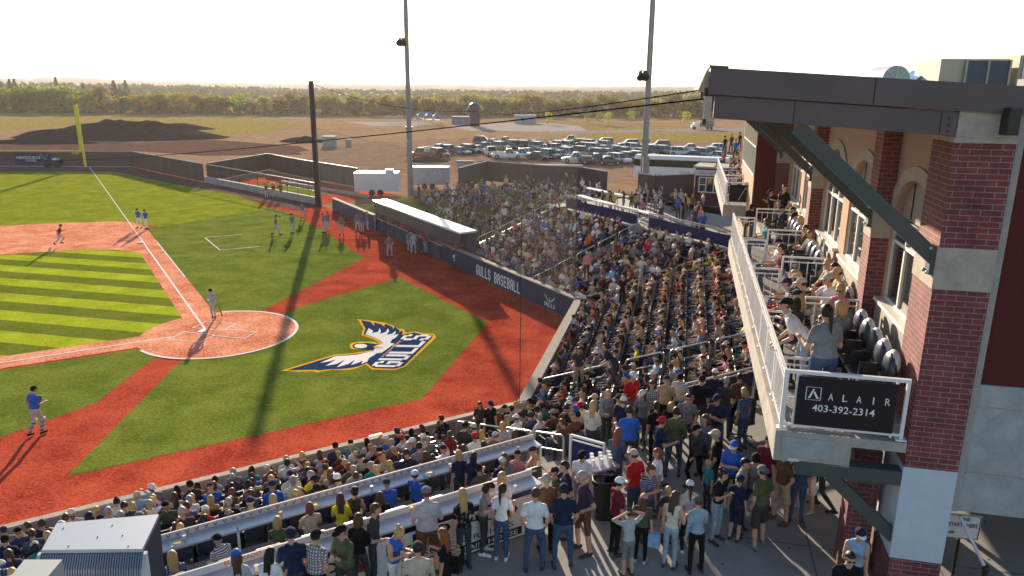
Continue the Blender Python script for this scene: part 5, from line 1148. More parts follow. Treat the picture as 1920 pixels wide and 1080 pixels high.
def glove_at(x, y, z, lab):
    def f(d, o):
        mb = MB(); gm = nmat('glove_leather', (.10, .045, .02), .6, .4); mb.ball((x, y, z), .10, gm, 10, 7, (.9, .55, 1.05))
        for k in range(4): mb.tube((x-.06+k*.04, y+.01, z+.04), (x-.075+k*.05, y+.04, z+.14), .018, gm, n=6)
        mb.tube((x-.07, y, z-.02), (x-.13, y+.03, z+.06), .022, gm, n=6)
        q = bpy.data.objects.new('baseball_glove', mb.mesh('baseball_glove')); COL.objects.link(q); q.matrix_world = o.matrix_world.copy(); tag(q, lab, 'glove')
    return f
def catcher_gear(d, o):
    glove_at(-.16, .36, 1.10, 'brown leather mitt on the hand of the catcher in blue')(d, o)
    (kn, an, toe) = POSES['b_catch']['legR']; mb = MB(); sh = cloth('white')
    for q in (POSES['b_catch']['legR'], POSES['b_catch']['legL']):
        k_, a_ = Vector(q[0]), Vector(q[1]); mb.tube(k_+Vector((0, .045, .07)), a_+Vector((0, .05, .04)), .062, sh, .045, 10); mb.ball(k_+Vector((0, .045, .02)), .075, sh, 8, 6)
    q = bpy.data.objects.new('leg_guards', mb.mesh('leg_guards')); COL.objects.link(q); q.parent = o
    mb = MB()
    for q2 in (POSES['b_catch']['legR'], POSES['b_catch']['legL']):
        k_, a_ = Vector(q2[0]), Vector(q2[1])
        for t in (.15, .5, .85): c = k_.lerp(a_, t); mb.tube(c+Vector((0, 0, -.014)), c+Vector((0, 0, .014)), .072, M['black'], n=12)
    q = bpy.data.objects.new('straps', mb.mesh('straps')); COL.objects.link(q); q.parent = o
    mb = MB(); put_text(mb, '12', lambda x, y: Vector((.06-.13*x, -.132, 1.18+.17*y)), cloth('red'), .02); q = bpy.data.objects.new('shirt_number', mb.mesh('shirt_number')); COL.objects.link(q); q.parent = o
def seven(d, o):
    mb = MB(); put_text(mb, '7', lambda x, y: Vector((.05-.10*x, -.150+.02*y, .86-.0+.16*y)), M['ink'], .03); q = bpy.data.objects.new('shirt_number', mb.mesh('shirt_number')); COL.objects.link(q); q.parent = o
def player(px, py, head, pose, top, bot, label, H=1.83, extra=None, hatc='black', **kw):
    kw.setdefault('hat', 'cap'); kw.setdefault('hair', 'short')
    return person(G(px, py, .0)+Vector((0, 0, .02)), R(head), pose, top, bot, H=H, label=label, force=True, hc='dark', hatc=hatc, extra=extra, shoe='black', **kw)
player(401, 599, 120, 'b_runner', 'light grey', 'light grey', 'batter in pale grey uniform and dark helmet starting to run from home plate', extra=bat, H=1.85)
player(72, 815, 70, 'b_catch', 'blue', 'light grey', 'catcher in bright blue jersey with white leg guards at the left edge', extra=catcher_gear, H=1.92)
player(113, 461, 20, 'b_run', 'charcoal', 'light grey', 'fielder in grey pants running across the orange infield clay', H=1.85)
player(262, 428, 262, 'b_stand', 'blue', 'white', 'left of the two players in blue jerseys standing by first base')
player(276, 430, 250, 'b_side', 'blue', 'white', 'right of the two players in blue jerseys standing by first base')
G2 = 'visiting players in grey uniforms by the far dugout'
player(518, 440, 20, 'b_throw', 'grey', 'light grey', 'grey uniformed player with arms spread in a throw on the green turf', extra=glove_at(-.44, .42, 1.43, 'dark glove on the throwing player beyond the black pole'), group=G2)
player(549, 438, 250, 'b_side', 'grey', 'light grey', 'slim grey uniformed player standing on turf right of the thrower', group=G2)
player(568, 413, 280, 'b_stand', 'grey', 'light grey', 'grey uniformed player on the red track left of the black pole', hatc='red', group=G2)
player(608, 437, 200, 'b_stand', 'grey', 'light grey', 'grey uniformed player in red cap just right of the black pole', hatc='red', group=G2)
player(615, 434, 300, 'b_side', 'grey', 'light grey', 'grey player half hidden behind the one right of the black pole', hatc='red', group=G2)
player(641, 441, 270, 'b_stand', 'grey', 'light grey', 'lone grey uniformed player in red cap halfway between pole and dugout', hatc='red', group=G2)
player(671, 436, 250, 'b_stand', 'grey', 'light grey', 'leftmost of three grey players chatting at the dugout corner', hatc='maroon', group=G2)
player(680, 438, 300, 'b_side', 'grey', 'light grey', 'middle one of three grey players chatting at the dugout corner', hatc='red', group=G2)
player(690, 434, 210, 'b_side', 'grey', 'light grey', 'rightmost of three grey players chatting at the dugout corner', hatc='maroon', group=G2)
player(731, 483, 275, 'b_stand', 'grey', 'light grey', 'grey player walking alone on the red track below the dugout rail', hatc='red', group=G2)
player(768, 474, 80, 'b_side', 'grey', 'light grey', 'left one of two grey players leaning at the dugout rail', hatc='black', group=G2)
player(776, 478, 60, 'b_stand', 'light grey', 'light grey', 'right one of two grey players leaning at the dugout rail', hatc='black', group=G2)
player(799, 476, 150, 'b_side', 'red', 'light grey', 'player in bright red jacket standing at the dugout rail', hatc='red')
for i, px in enumerate((707, 713, 722, 740, 752, 790, 806, 822, 838, 850)):   # in the dugout
    a, b = FB.ab(G(px, 440, 0)); a = 30.6-i*1.72; person(FB(a, .15+.16*(i % 3), .05), R(215+20*(i % 3)), ('b_side', 'b_stand', 'd_side')[i % 3], 'red' if i % 2 else 'maroon', 'light grey', hc='dark', hat='cap', hatc='red', H=1.8, force=True, group='red shirted players inside the dugout', label='%s %s-shirted player from the left inside the long dugout' % (['first', 'second', 'third', 'fourth', 'fifth', 'sixth', 'seventh', 'eighth', 'ninth', 'tenth'][i], 'red' if i % 2 else 'maroon'))
bpn = ['left', 'middle', 'right']
for i, px in enumerate((500, 514, 527)): person(G(px, 372-i*0, .05), R(230+30*i), 'b_stand', 'red', 'light grey', hc='dark', hat='cap', hatc='red', H=1.8, force=True, group='red shirted relievers in the bullpen', label='%s one of three red shirted pitchers in the bullpen' % bpn[i])
# ---- concourse, near side
C = CZ
D(545, 1003, C, 1.8, 110, 'd_wide', 'navy', 'charcoal', 'man in plain navy shirt and navy cap with his back turned, lower left', hair='short', hc='dark', hat='cap', hatc='navy')
D(443, 1043, C, 1.62, 95, 'd_fem2', 'light grey', 'denim', 'woman in bright blue cap and grey shirt with long hair, bottom left', hair='long', hat='cap', hatc='blue')
D(504, 1040, C, 1.62, 85, 'd_fem', 'white', 'denim', 'woman in white shirt with very dark long hair beside the blue cap', hair='long', hc='black')
D(642, 994, C, 1.78, 235, 'd_fold', 'olive', 'charcoal', 'man in dark olive hooded jacket and black cap with folded arms', hat='cap', hatc='black', sleeves='long')
D(671, 975, C, 1.68, 75, 'd_fem2', 'black', 'charcoal', 'woman in black top with brown curly hair, back turned', hair='bob', hc='brown', sleeves='long')
D(740, 993, C, 1.66, 330, 'd_femphone', 'blue', 'white', 'blond woman in blue sleeveless top and white shorts looking down', hair='bun', hc='blond', sleeves='none', shorts=True)
D(783, 1030, C, 1.76, 95, 'd_big', 'beige', 'brown', 'man in beige shirt and dark cap standing at the bottom edge', hat='cap', hatc='charcoal', hc='dark', brim='white')
D(833, 1003, C, 1.66, 165, 'd_fem', 'black', 'black', 'woman with auburn hair all in black carrying a black shoulder bag', hair='long', hc='auburn', extra=bag('black', (.17, .09, .2), (.2, -.14, 1.0)))
D(800, 926, C, 1.86, 105, 'd_bigs', 'light grey', 'brown', 'big man in pale grey shirt and grey cap leaning at the counter', hat='cap', hatc='grey', build=None, shorts=True) if False else D(800, 926, C, 1.86, 105, 'd_bigs', 'light grey', 'brown', 'big man in pale grey shirt and grey cap leaning at the counter', hat='cap', hatc='grey', shorts=True)
D(909, 910, C, 1.66, 350, 'd_femphone', 'grey', 'charcoal', 'woman in grey shirt and black jeans checking her phone', hair='bob', hc='dark', shoe='white')
D(941, 893, C, 1.70, 250, 'd_fem2', 'white', 'black', 'tall blond woman in white jersey and black shorts facing the camera', hair='long', hc='blond', shorts=True)
D(941, 918, C, 1.66, 80, 'd_fem', 'white', 'denim', 'woman in white shirt and jeans with a long dark ponytail', hair='pony', hc='dark', shoe='white')
D(1004, 927, C, 1.76, 85, 'd_wide', 'white', 'denim', 'slim man in white shirt and dark jeans with brown hair, back turned', hc='brown')
D(1058, 919, C, 1.80, 90, 'd_wide', 'navy', 'denim', 'man in navy shirt, navy cap and dark jeans with back turned', hat='cap', hatc='navy', hc='dark')
D(1095, 893, C, 1.86, 200, 'd_hips', 'purple', 'brown', 'tall man with glasses in dark polo shirt and brown shorts', hc='grey', shorts=True)
D(1062, 874, C, 1.76, 185, 'd_point', 'navy', 'charcoal', 'dark haired man in navy shirt reaching along the counter', hc='dark')
D(1043, 883, C, 1.45, 200, 'd_kid', 'olive', 'charcoal', 'boy in dark shirt and navy cap with orange brim at the counter end', hat='cap', hatc='navy', brim='orange')
D(1092, 853, C, 1.66, 250, 'd_side', 'white', 'grey', 'young man in white shirt and black cap behind the rubbish bin', hat='cap', hatc='black')
D(1191, 853, C, 1.76, 130, 'd_wide', 'red', 'denim', 'man in bright red shirt and grey cap standing on the concourse', hat='cap', hatc='light grey', brim='grey')
D(1235, 849, C, 1.66, 185, 'd_fem2', 'white', 'denim', 'red haired woman in white shirt holding a grey jacket', hair='bob', hc='auburn')
D(1181, 771, C, 1.84, 95, 'd_bigs', 'blue', 'charcoal', 'man in royal blue shirt and dark shorts, back turned', hc='dark', shorts=True)
D(1268, 773, C, 1.80, 80, 'd_wide', 'olive', 'denim', 'man in loose khaki grey shirt and jeans, back turned', hc='dark', sleeves='long')
D(1307, 803, C, 1.66, 215, 'd_walk', 'charcoal', 'black', 'teenager in charcoal sweatshirt and black cap walking', hat='cap', hatc='black', sleeves='long')
D(1325, 785, C, 1.66, 210, 'd_fem', 'striped navy', 'charcoal', 'woman in dark striped top with brown hair beside the walking teenager', hair='long', hc='brown', sleeves='long')
D(1346, 747, C, 1.80, 225, 'd_fold', 'navy', 'denim', 'man in navy shirt and navy cap with arms folded by the cords', hat='cap', hatc='navy', shades=True)
D(1316, 712, C, 1.80, 60, 'd_side', 'black', 'charcoal', 'dark shirted man in black cap standing behind the platform rail', hat='cap', hatc='black')
D(1341, 700, C, 1.80, 80, 'd_side', 'navy', 'charcoal', 'man in white cap and navy polo at the platform rail', hat='cap', hatc='white')
D(1290, 745, C, 1.76, 250, 'd_chat', 'grey', 'charcoal', 'bearded man in sunglasses and slate grey shirt on the platform', hc='dark', shades=True)
S_(1258, 760, C, 250, 's_fem', 'black', 'denim', 'blond woman in black sitting on the wheelchair platform', hair='long', hc='blond')
D(1112, 760, C, 1.66, 60, 'd_fem2', 'cream', 'charcoal', 'woman with long fair hair and cream cardigan beside the navy panel', hair='long', hc='blond', sleeves='long')
D(1140, 737, C, 1.68, 295, 'd_fem', 'grey', 'charcoal', 'smiling blond woman in grey cardigan facing the camera', hair='long', hc='blond', sleeves='long')
D(1186, 704, C, 1.84, 300, 'd_side', 'red', 'grey', 'man in red shirt and white cap standing on the stairs', hat='cap', hatc='white')
D(1169, 752, C, 1.70, 80, 'd_side', 'navy', 'charcoal', 'person in navy shirt and white cap behind the royal blue shirt', hat='cap', hatc='white', brim='light blue')
D(1206, 738, C, 1.66, 240, 'd_fem', 'grey', 'charcoal', 'woman in white cap and grey baseball shirt looking down', hair='long', hc='brown', hat='cap', hatc='white')
D(1377, 834, C, 1.78, 245, 'd_fold', 'blue', 'charcoal', 'man in blue jersey and blue and white cap with folded arms', hat='cap', hatc='blue', brim='white', shades=True)
D(1417, 858, C, 1.80, 235, 'd_chat', 'grey', 'charcoal', 'man in black cap and grey shirt with black sleeves', hat='cap', hatc='black')
D(1432, 884, C, 1.82, 120, 'd_shorts', 'olive', 'charcoal', 'man in olive shirt, black shorts and backward grey cap', hat='back', hatc='grey', shorts=True, shoe='grey')
D(1387, 900, C, 1.50, 50, 'd_kid', 'navy', 'navy', 'boy in navy shirt, navy cap and plaid shorts', hat='cap', hatc='navy', shorts=True)
D(1353, 889, C, 1.66, 310, 'd_fem2', 'black', 'light denim', 'woman with dark bun, black top and pale jeans', hair='bun', hc='dark')
D(1294, 911, C, 1.60, 100, 'd_fem', 'light grey', 'black', 'girl in white and blue cap and pale hooded top', hair='pony', hc='dark', hat='cap', hatc='white', brim='blue', sleeves='long', shoe='white')
D(1311, 941, C, 1.66, 95, 'd_fem2', 'light denim', 'black', 'woman in olive cap, pale denim jacket and black leggings', hair='short', hc='brown', hat='cap', hatc='olive', sleeves='long')
D(1264, 932, C, 1.66, 60, 'd_fem', 'cream', 'light denim', 'brown haired woman in sleeveless top and pale jeans with black bag', hair='long', hc='brown', sleeves='none', extra=bag('black', (.12, .05, .08), (.20, .08, .78)))
D(1254, 920, C, 1.30, 100, 'd_kid', 'charcoal', 'charcoal', 'small child with fair hair hidden behind the woman with black bag', hc='blond')
D(1207, 936, C, 1.50, 70, 'd_kid', 'camo', 'black', 'girl in pink cap and camouflage shirt holding a blue bag', hair='long', hc='brown', hat='cap', hatc='pink', shoe='light grey', extra=bag('light blue', (.16, .08, .17), (.26, .08, .62), False))
D(1181, 962, C, 1.46, 110, 'd_kidhead', 'light grey', 'grey', 'boy in pale shirt and grey shorts with hands on his head', hc='brown', shorts=True)
D(1441, 826, C, 1.82, 30, 'd_side', 'maroon', 'black', 'man in maroon shirt and black trousers partly under the balcony', hc='grey', hat='cap', hatc='charcoal')
D(1472, 850, C, 1.78, 200, 'd_shorts', 'brown', 'khaki', 'man in khaki shorts whose head is hidden by the balcony', shorts=True, shoe='brown')
D(1521, 832, C, 1.78, 200, 'd_shorts', 'navy', 'white', 'person in white shorts and dark shirt standing below the balcony', shorts=True, shoe='light grey')
D(1611, 999, C, 1.70, 250, 'd_fem2', 'light blue', 'charcoal', 'woman in pale blue tank top, navy and white cap and braid', hair='pony', hc='dark', hat='cap', hatc='navy', brim='white', sleeves='none', shades=True)
D(1593, 1044, C, 1.82, 262, 'd_fold', 'black', 'charcoal', 'bearded man in sunglasses and dark polo at the bottom edge', hc='dark', shades=True)
D(1505, 855, C, 1.70, 60, 'd_side', 'denim', 'denim', 'person in blue jeans behind the white shorts under the balcony')
D(1545, 830, C, 1.75, 150, 'd_walk', 'charcoal', 'charcoal', 'person in dark clothes walking under the balcony by the brick column')
D(1700, 800, C, 1.7, 180, 'd_side', 'grey', 'charcoal', 'person in grey behind the pale column near the queue sign')
# ---- people at the counters (terrace floor)
Tz = 2.55
for px, py, hd, pose, top, hair, hc, hat, hatc, lab, st in [
 (520, 978, 100, 's_fem', 'olive', 'bob', 'blond', None, '', 'seated child in grey green with blond bob at the front counter', 0), (581, 951, 120, 's_knees', 'beige', 'bob', 'auburn', None, '', 'seated woman in beige top with auburn bob at the front counter', 0),
 (638, 934, 95, 's_fem', 'yellow', 'long', 'brown', None, '', 'child in bright yellow shirt with teal sleeves at the front counter', 0), (664, 922, 95, 's_fem2', 'charcoal', 'bun', 'dark', None, '', 'woman in dark sleeveless top beside the yellow shirt', 0),
 (725, 906, 110, 's_big', 'blue', 'short', 'grey', 'cap', 'charcoal', 'man in royal blue shirt and dark cap seated at the front counter', 0), (778, 890, 60, 's_back', 'blue', 'short', 'dark', 'cap', 'white', 'man in blue jersey and white cap seated at the front counter', 0),
 (861, 853, 110, 'd_fem2', 'navy', 'bob', 'blond', None, '', 'standing woman in navy with blond wavy hair between the counters', 1), (887, 857, 80, 'd_fem', 'navy', 'bob', 'dark', None, '', 'standing woman in navy with dark hair between the counters', 1),
 (943, 865, 110, 's_big', 'navy', 'short', 'grey', 'cap', 'white', 'seated man in navy shirt and white cap near the counter end', 0), (970, 852, 70, 's_fem', 'pink', 'short', 'blond', 'cap', 'navy', 'seated woman in pale pink jacket and navy white cap', 0), (1001, 843, 160, 's_back', 'tan', 'short', 'grey', 'cap', 'charcoal', 'seated man in tan jacket and dark cap at the counter end', 0)]:
    (D if st else S_)(px, py, Tz, *([1.68] if st else []), hd, pose, top, 'charcoal', lab, hair=hair, hc=hc, hat=hat, hatc=hatc or 'navy', sleeves='none' if 'sleeveless' in lab else 'long' if 'jacket' in lab else 'short', extra=seven if 'yellow' in lab else None)
for px, py, zf, hd, pose, top, bot, hair, hc, hat, hatc, lab, H in [
 (829, 785, .68, 120, 'd_chat', 'printed black', 'light grey', 'short', 'dark', None, '', 'man in black floral shirt and pale trousers standing in the aisle', 1.8), (843, 815, 1.6, 95, 'd_fem', 'maroon', 'black', 'bob', 'brown', None, '', 'woman in dark red top standing in the aisle with back turned', 1.55),
 (871, 800, 1.1, 70, 'd_big', 'charcoal', 'denim', 'short', 'dark', 'cap', 'black', 'big man in charcoal shirt and black cap in the aisle', 1.8), (919, 757, .9, 300, 'd_side', 'black', 'black', 'short', 'grey', 'cap', 'navy', 'man in black shirt and navy cap walking up near the field wall', 1.8), (900, 758, .5, 270, 'd_fem', 'charcoal', 'charcoal', 'long', 'dark', None, '', 'woman with long dark hair in patterned top by the field wall', 1.66),
 (1086, 655, 1.3, 240, 'd_chat', 'charcoal', 'khaki', 'short', 'dark', None, '', 'bald looking man in dark shirt and khaki trousers standing among the seats', 1.8), (1132, 658, 2.2, 170, 'd_rail', 'navy', 'charcoal', 'short', 'dark', None, '', 'person in navy bending over in the aisle behind home plate', 1.8),
 (1168, 520, 1.6, 260, 'd_fem', 'black', 'black', 'long', 'blond', None, '', 'usher in black with blond hair standing in the corner aisle', 1.7), (1203, 510, 2.4, 200, 'd_side', 'grey', 'charcoal', 'short', 'grey', None, '', 'grey shirted man carrying a white bag in the corner aisle', 1.8), (1101, 475, 1.9, 90, 'd_side', 'pink', 'charcoal', 'short', 'grey', None, '', 'person in bright pink top walking in the far stand aisle', 1.7)]:
    D(px, py, zf, H, hd, pose, top, bot, lab, hair=hair, hc=hc, hat=hat, hatc=hatc or 'navy')
# ---- more of the crush on the platform, at the counters and by the building
EXTRA = [(1232, 762, 'd_side', 'black', 'pony', 'dark', None, '', 100), (1222, 720, 'd_fem2', 'plaid grey', 'long', 'brown', None, '', 250), (1250, 712, 'd_wide', 'tan', 'short', 'grey', 'cap', 'navy', 80), (1276, 706, 'd_chat', 'striped white', 'short', 'dark', 'cap', 'black', 230), (1362, 715, 'd_wide', 'charcoal', 'short', 'grey', None, '', 70), (1388, 708, 'd_fold', 'brown', 'short', 'dark', None, '', 90), (1398, 735, 'd_side', 'plaid blue', 'bob', 'blond', None, '', 120), (1240, 790, 'd_chat', 'navy', 'short', 'brown', 'back', 'red', 10),
 (1158, 812, 'd_fem', 'denim', 'long', 'auburn', None, '', 60), (1395, 868, 'd_side', 'printed white', 'short', 'black', None, '', 320), (1330, 868, 'd_kid', 'teal', 'short', 'blond', None, '', 200), (1345, 815, 'd_wide', 'black', 'short', 'grey', 'cap', 'beige', 150), (1218, 880, 'd_fem2', 'striped navy', 'bun', 'brown', None, '', 300), (1160, 905, 'd_side', 'maroon', 'short', 'dark', 'cap', 'white', 20),
 (590, 1006, 'd_wide', 'plaid grey', 'short', 'dark', 'cap', 'black', 70), (700, 955, 'd_chat', 'charcoal', 'short', 'brown', None, '', 350), (868, 928, 'd_fem', 'printed black', 'long', 'blond', None, '', 120), (1025, 900, 'd_side', 'brown', 'short', 'grey', None, '', 100)]
for px, py, pose, top, hair, hc, hat, hatc, hd in EXTRA:
    kid = pose == 'd_kid'; nmx = {'pony': 'ponytail', 'long': 'long hair', 'bun': 'hair bun', 'bob': 'bobbed hair', 'short': 'short hair'}[hair]
    lab = 'standing %s in %s top with %s' % ('child' if kid else 'adult', top, ('%s cap' % hatc) if hat else '%s %s' % (hc, nmx))
    place = ' on the wheelchair platform' if px < 1400 and py < 780 and px > 1170 else ' by the banner counter' if px < 1100 else ' in the concourse crowd' if px < 1450 else ' under the balcony'
    D(px, py, CZ, 1.3 if kid else 1.74, hd, pose, top, ('denim', 'charcoal', 'black')[px % 3], lab+place, hair=hair, hc=hc, hat=hat, hatc=hatc or 'navy')
for i, (a, top, hair, hc, hat) in enumerate([(-17.0, 'charcoal', 'short', 'dark', 'cap'), (-15.2, 'navy', 'short', 'brown', None), (-12.9, 'plaid blue', 'long', 'blond', None), (-11.9, 'striped white', 'short', 'grey', 'cap'), (-8.6, 'black', 'bob', 'brown', None), (-6.1, 'olive', 'short', 'dark', 'cap'), (-5.2, 'grey', 'long', 'auburn', None)]):
    person(TB(a, 7.95, Tz+.12), R(TB.deg+90+(-20, 15, 0, 25, -10, 10, 0)[i]), ('s_lean', 's_fem', 's_knees')[i % 3], top, 'charcoal', hair=hair, hc=hc, hat=hat, hatc='black', H=1.74, force=True, face=True, label='person in %s top with %s seated at the front counter' % (top, 'black cap' if hat else hc+' hair'))
# ---- balcony
b0 = BZ; b1_ = BZ+.19
D(1553, 586, b0+.03, 2.16, 97, 'd_bigs', 'grey', 'denim', 'man in grey shirt with dark ponytail and navy bandana on the balcony', hair='pony', hc='dark', hat='kidx' if False else None)
D(1466, 588, b0, 2.10, 165, 'd_rail', 'white', 'light denim', 'man in pale shirt and black cap leaning over the balcony rail', hat='cap', hatc='black', hc='brown')
S_(1509, 598, b0, 190, 's_knees', 'black', 'charcoal', 'bearded man in sunglasses seated beside the leaning man', H=2.0, hc='brown', shades=True)
_q = ALLP[-1]; _a, _b = HB.ab(_q['P']); _q['P'] = HB(_a, max(_b, 8.5), b0)
S_(1577, 575, b1_, 95, 's_fem', 'grey', 'charcoal', 'curly blond person in grey shirt just behind the ponytailed man', H=1.95, hair='bob', hc='blond')
for px, py, zf, hd, pose, top, bot, hair, hc, hat, hatc, lab, sh in [
 (1483, 552, b0, 120, 's_fem', 'cream', 'navy', 'long', 'blond', 'cap', 'navy', 'woman in navy cap and cream top with long fair hair on balcony', 0), (1463, 566, b0, 105, 's_fem2', 'charcoal', 'charcoal', 'bob', 'dark', 'cap', 'charcoal', 'person in charcoal cap against the balcony rail', 0),
 (1457, 527, b0, 160, 's_knees', 'grey', 'charcoal', 'short', 'dark', 'cap', 'light grey', 'man in light grey cap and grey shirt seated on the balcony', 0), (1478, 521, b0, 140, 's_drink', 'charcoal', 'red', 'short', 'brown', 'cap', 'beige', 'man in beige cap and dark shirt seated on the balcony', 0),
 (1556, 523, b1_, 200, 's_drink', 'white', 'light grey', 'short', 'brown', 'cap', 'light grey', 'man in white shirt, grey cap and blue sunglasses holding a red drink', 1), (1577, 541, b1_, 215, 's_fem', 'pink', 'navy', 'bob', 'blond', None, '', 'blond woman with dark sunglasses and coral sleeveless top', 1),
 (1573, 510, b1_, 170, 's_knees', 'tan', 'khaki', 'short', 'brown', 'cap', 'tan', 'man in tan cap seated against the balcony wall', 0), (1556, 494, b1_, 190, 's_fem2', 'beige', 'charcoal', 'bob', 'blond', None, '', 'blond woman in sunglasses at the back of the balcony row', 1), (1568, 501, b1_, 180, 's_fem', 'brown', 'charcoal', 'bob', 'dark', None, '', 'dark haired woman half hidden on the balcony row', 0),
 (1521, 437, b1_, 195, 's_fem', 'light grey', 'light blue', 'long', 'auburn', None, '', 'auburn haired woman in pale shirt with navy shoulders', 0), (1512, 428, b1_, 190, 's_knees', 'brown', 'charcoal', 'short', 'dark', None, '', 'dark haired person beyond the auburn woman', 0), (1503, 411, b1_, 180, 's_fem2', 'grey', 'denim', 'bob', 'blond', None, '', 'woman with wavy blond hair and jeans in the middle suite', 0), (1495, 402, b1_, 190, 's_phone', 'charcoal', 'denim', 'short', 'dark', 'cap', 'black', 'man in black cap next to the wavy blond woman', 0),
 (1491, 391, b1_, 190, 's_phone', 'charcoal', 'charcoal', 'short', 'dark', None, '', 'man in sunglasses looking at his phone on the balcony', 1), (1468, 390, b1_, 190, 's_knees', 'navy', 'charcoal', 'short', 'dark', 'cap', 'black', 'man in navy suit jacket and black cap on the balcony', 1), (1411, 385, b0, 240, 's_phone', 'black', 'charcoal', 'short', 'dark', 'cap', 'black', 'dark clad person at the far rail corner of the balcony', 0)]:
    bp_ = S_(px, py, zf, hd, pose, top, bot, lab, H=2.0 if py > 480 else 1.9, hair=hair, hc=hc, hat=hat, hatc=hatc or 'navy', shades=sh, sleeves='none' if 'sleeveless' in lab else 'long' if 'suit' in lab else 'short'); a_, b_ = HB.ab(bp_['P']); hh = hd-77; b_ = max(b_, 7.78+.72*max(0, math.sin(R(hh)))); q_ = HB(a_, b_, zf); bp_['P'] = q_
D(1472, 352, b1_, 2.0, 200, 'd_chat', 'black', 'charcoal', 'brown haired young man in black standing beside the maroon wall', hc='brown')
D(1449, 358, b1_, 1.75, 200, 'd_phone', 'black', 'charcoal', 'camera operator in black cap before the maroon wall', hat='cap', hatc='black', hc='dark'); D(1463, 368, b1_, 1.5, 190, 'd_chat', 'beige', 'charcoal', 'shorter fair haired person next to the camera operator', hc='blond')
for i, (a, b, pose, top, hc, hair, hat) in enumerate([(-6.6, 8.55, 's_lean', 'striped white', 'brown', 'short', 'cap'), (-5.9, 8.5, 's_fem', 'plaid blue', 'blond', 'long', None), (-2.6, 8.5, 's_knees', 'maroon', 'dark', 'short', None), (-1.8, 8.5, 's_drink', 'white', 'grey', 'short', 'cap'), (2.0, 8.5, 's_fem2', 'teal', 'brown', 'bob', None)]):
    person(HB(a, b, b0), R(HB.deg+90), pose, top, 'denim', hair=hair, hc=hc, hat=hat, hatc='navy', H=1.95, force=True, label='person in %s top with %s seated in the lower balcony row' % (top, 'navy cap' if hat else hc+' hair'))
fb_n = ['first', 'second', 'third', 'fourth', 'fifth', 'sixth', 'seventh', 'eighth', 'ninth', 'tenth', 'eleventh', 'twelfth']
for i, (px, py, t, s) in enumerate([(1360, 257, 'black', 'd'), (1372, 253, 'charcoal', 'd'), (1380, 263, 'blue', 'd'), (1388, 250, 'black', 'd'), (1359, 284, 'red', 's'), (1375, 296, 'brown', 's'), (1384, 288, 'tan', 's'), (1386, 302, 'beige', 's'), (1377, 310, 'navy', 's'), (1385, 318, 'grey', 's'), (1389, 325, 'brown', 's')]):
    kw = dict(hat=('cap' if i % 3 == 0 else None), hatc='black', hc='dark' if i % 2 else 'brown', group='people on the far balcony')
    lab = '%s person from the back on the far balcony, in %s' % (fb_n[i], t)
    D(px, py, 7.2, 1.75, 200, 'd_chat', t, 'charcoal', lab, face=False, **kw) if s == 'd' else S_(px, py, 7.2, 190, ('s_knees', 's_fem', 's_fold')[i % 3], t, 'denim', lab, face=False, **kw)
# ---- rows of spectators
TOPS = ['striped navy', 'striped white', 'plaid grey', 'plaid red', 'plaid blue', 'printed black', 'printed white', 'plaid grey', 'striped navy']+['navy']*5+['black']*5+['charcoal']*4+['grey']*5+['light grey']*4+['white']*5+['red', 'maroon', 'blue', 'blue', 'denim', 'denim', 'brown', 'tan', 'beige', 'light blue', 'teal', 'olive', 'pink', 'cream', 'cream', 'green', 'purple', 'light grey', 'navy', 'charcoal', 'denim', 'beige', 'orange', 'yellow']
BOTS = ['denim']*5+['charcoal']*4+['black']*3+['khaki', 'navy', 'light denim', 'grey']
HCAPS = ['white']*5+['navy']*5+['black']*5+['grey', 'grey', 'charcoal', 'red', 'blue', 'light grey', 'maroon', 'beige']
rp = random.Random(11); SEATS = []; OCC = []
def rand_sit(P, hd, sec, row, extra_poses=('s_knees', 's_lean', 's_fold', 's_phone', 's_drink', 's_back', 's_shade', 's_big', 's_twist')):
    fem = rp.random() < .40; pose = rp.choice(['s_fem', 's_fem2', 's_phone', 's_fem', 's_knees']) if fem else rp.choice(extra_poses)
    hair = rp.choice(['long', 'bob', 'pony', 'bun', 'long']) if fem else 'short'
    hat = ('cap' if rp.random() < (.22 if fem else .58) else None)
    if hat and not fem and rp.random() < .08: hat = 'back'
    if not hat and rp.random() < .03: hat = 'hat'
    person(P, R(hd+rp.uniform(-22, 22)), pose, rp.choice(TOPS), rp.choice(BOTS), hair=hair, hc=rp.choice(['dark', 'brown', 'brown', 'blond', 'blond' if fem else 'grey', 'grey' if not fem else 'auburn', 'black']), hat=hat, hatc=rp.choice(HCAPS) if hat != 'hat' else 'beige', skin=rp.choice([0, 0, 1, 1, 2]) if rp.random() < .5 else 0, H=rp.uniform(1.68, 1.92) if not fem else rp.uniform(1.58, 1.76), sleeves=rp.choice(['short', 'short', 'short', 'long', 'none' if fem else 'long']), shorts=rp.random() < .35, shades=None, sec=(sec, row))
SP = .52
FIX = [(p['P'].x, p['P'].y) for p in ALLP]
def near_fixed(P, r=.55): return any((P.x-x)**2+(P.y-y)**2 < r*r for x, y in FIX)
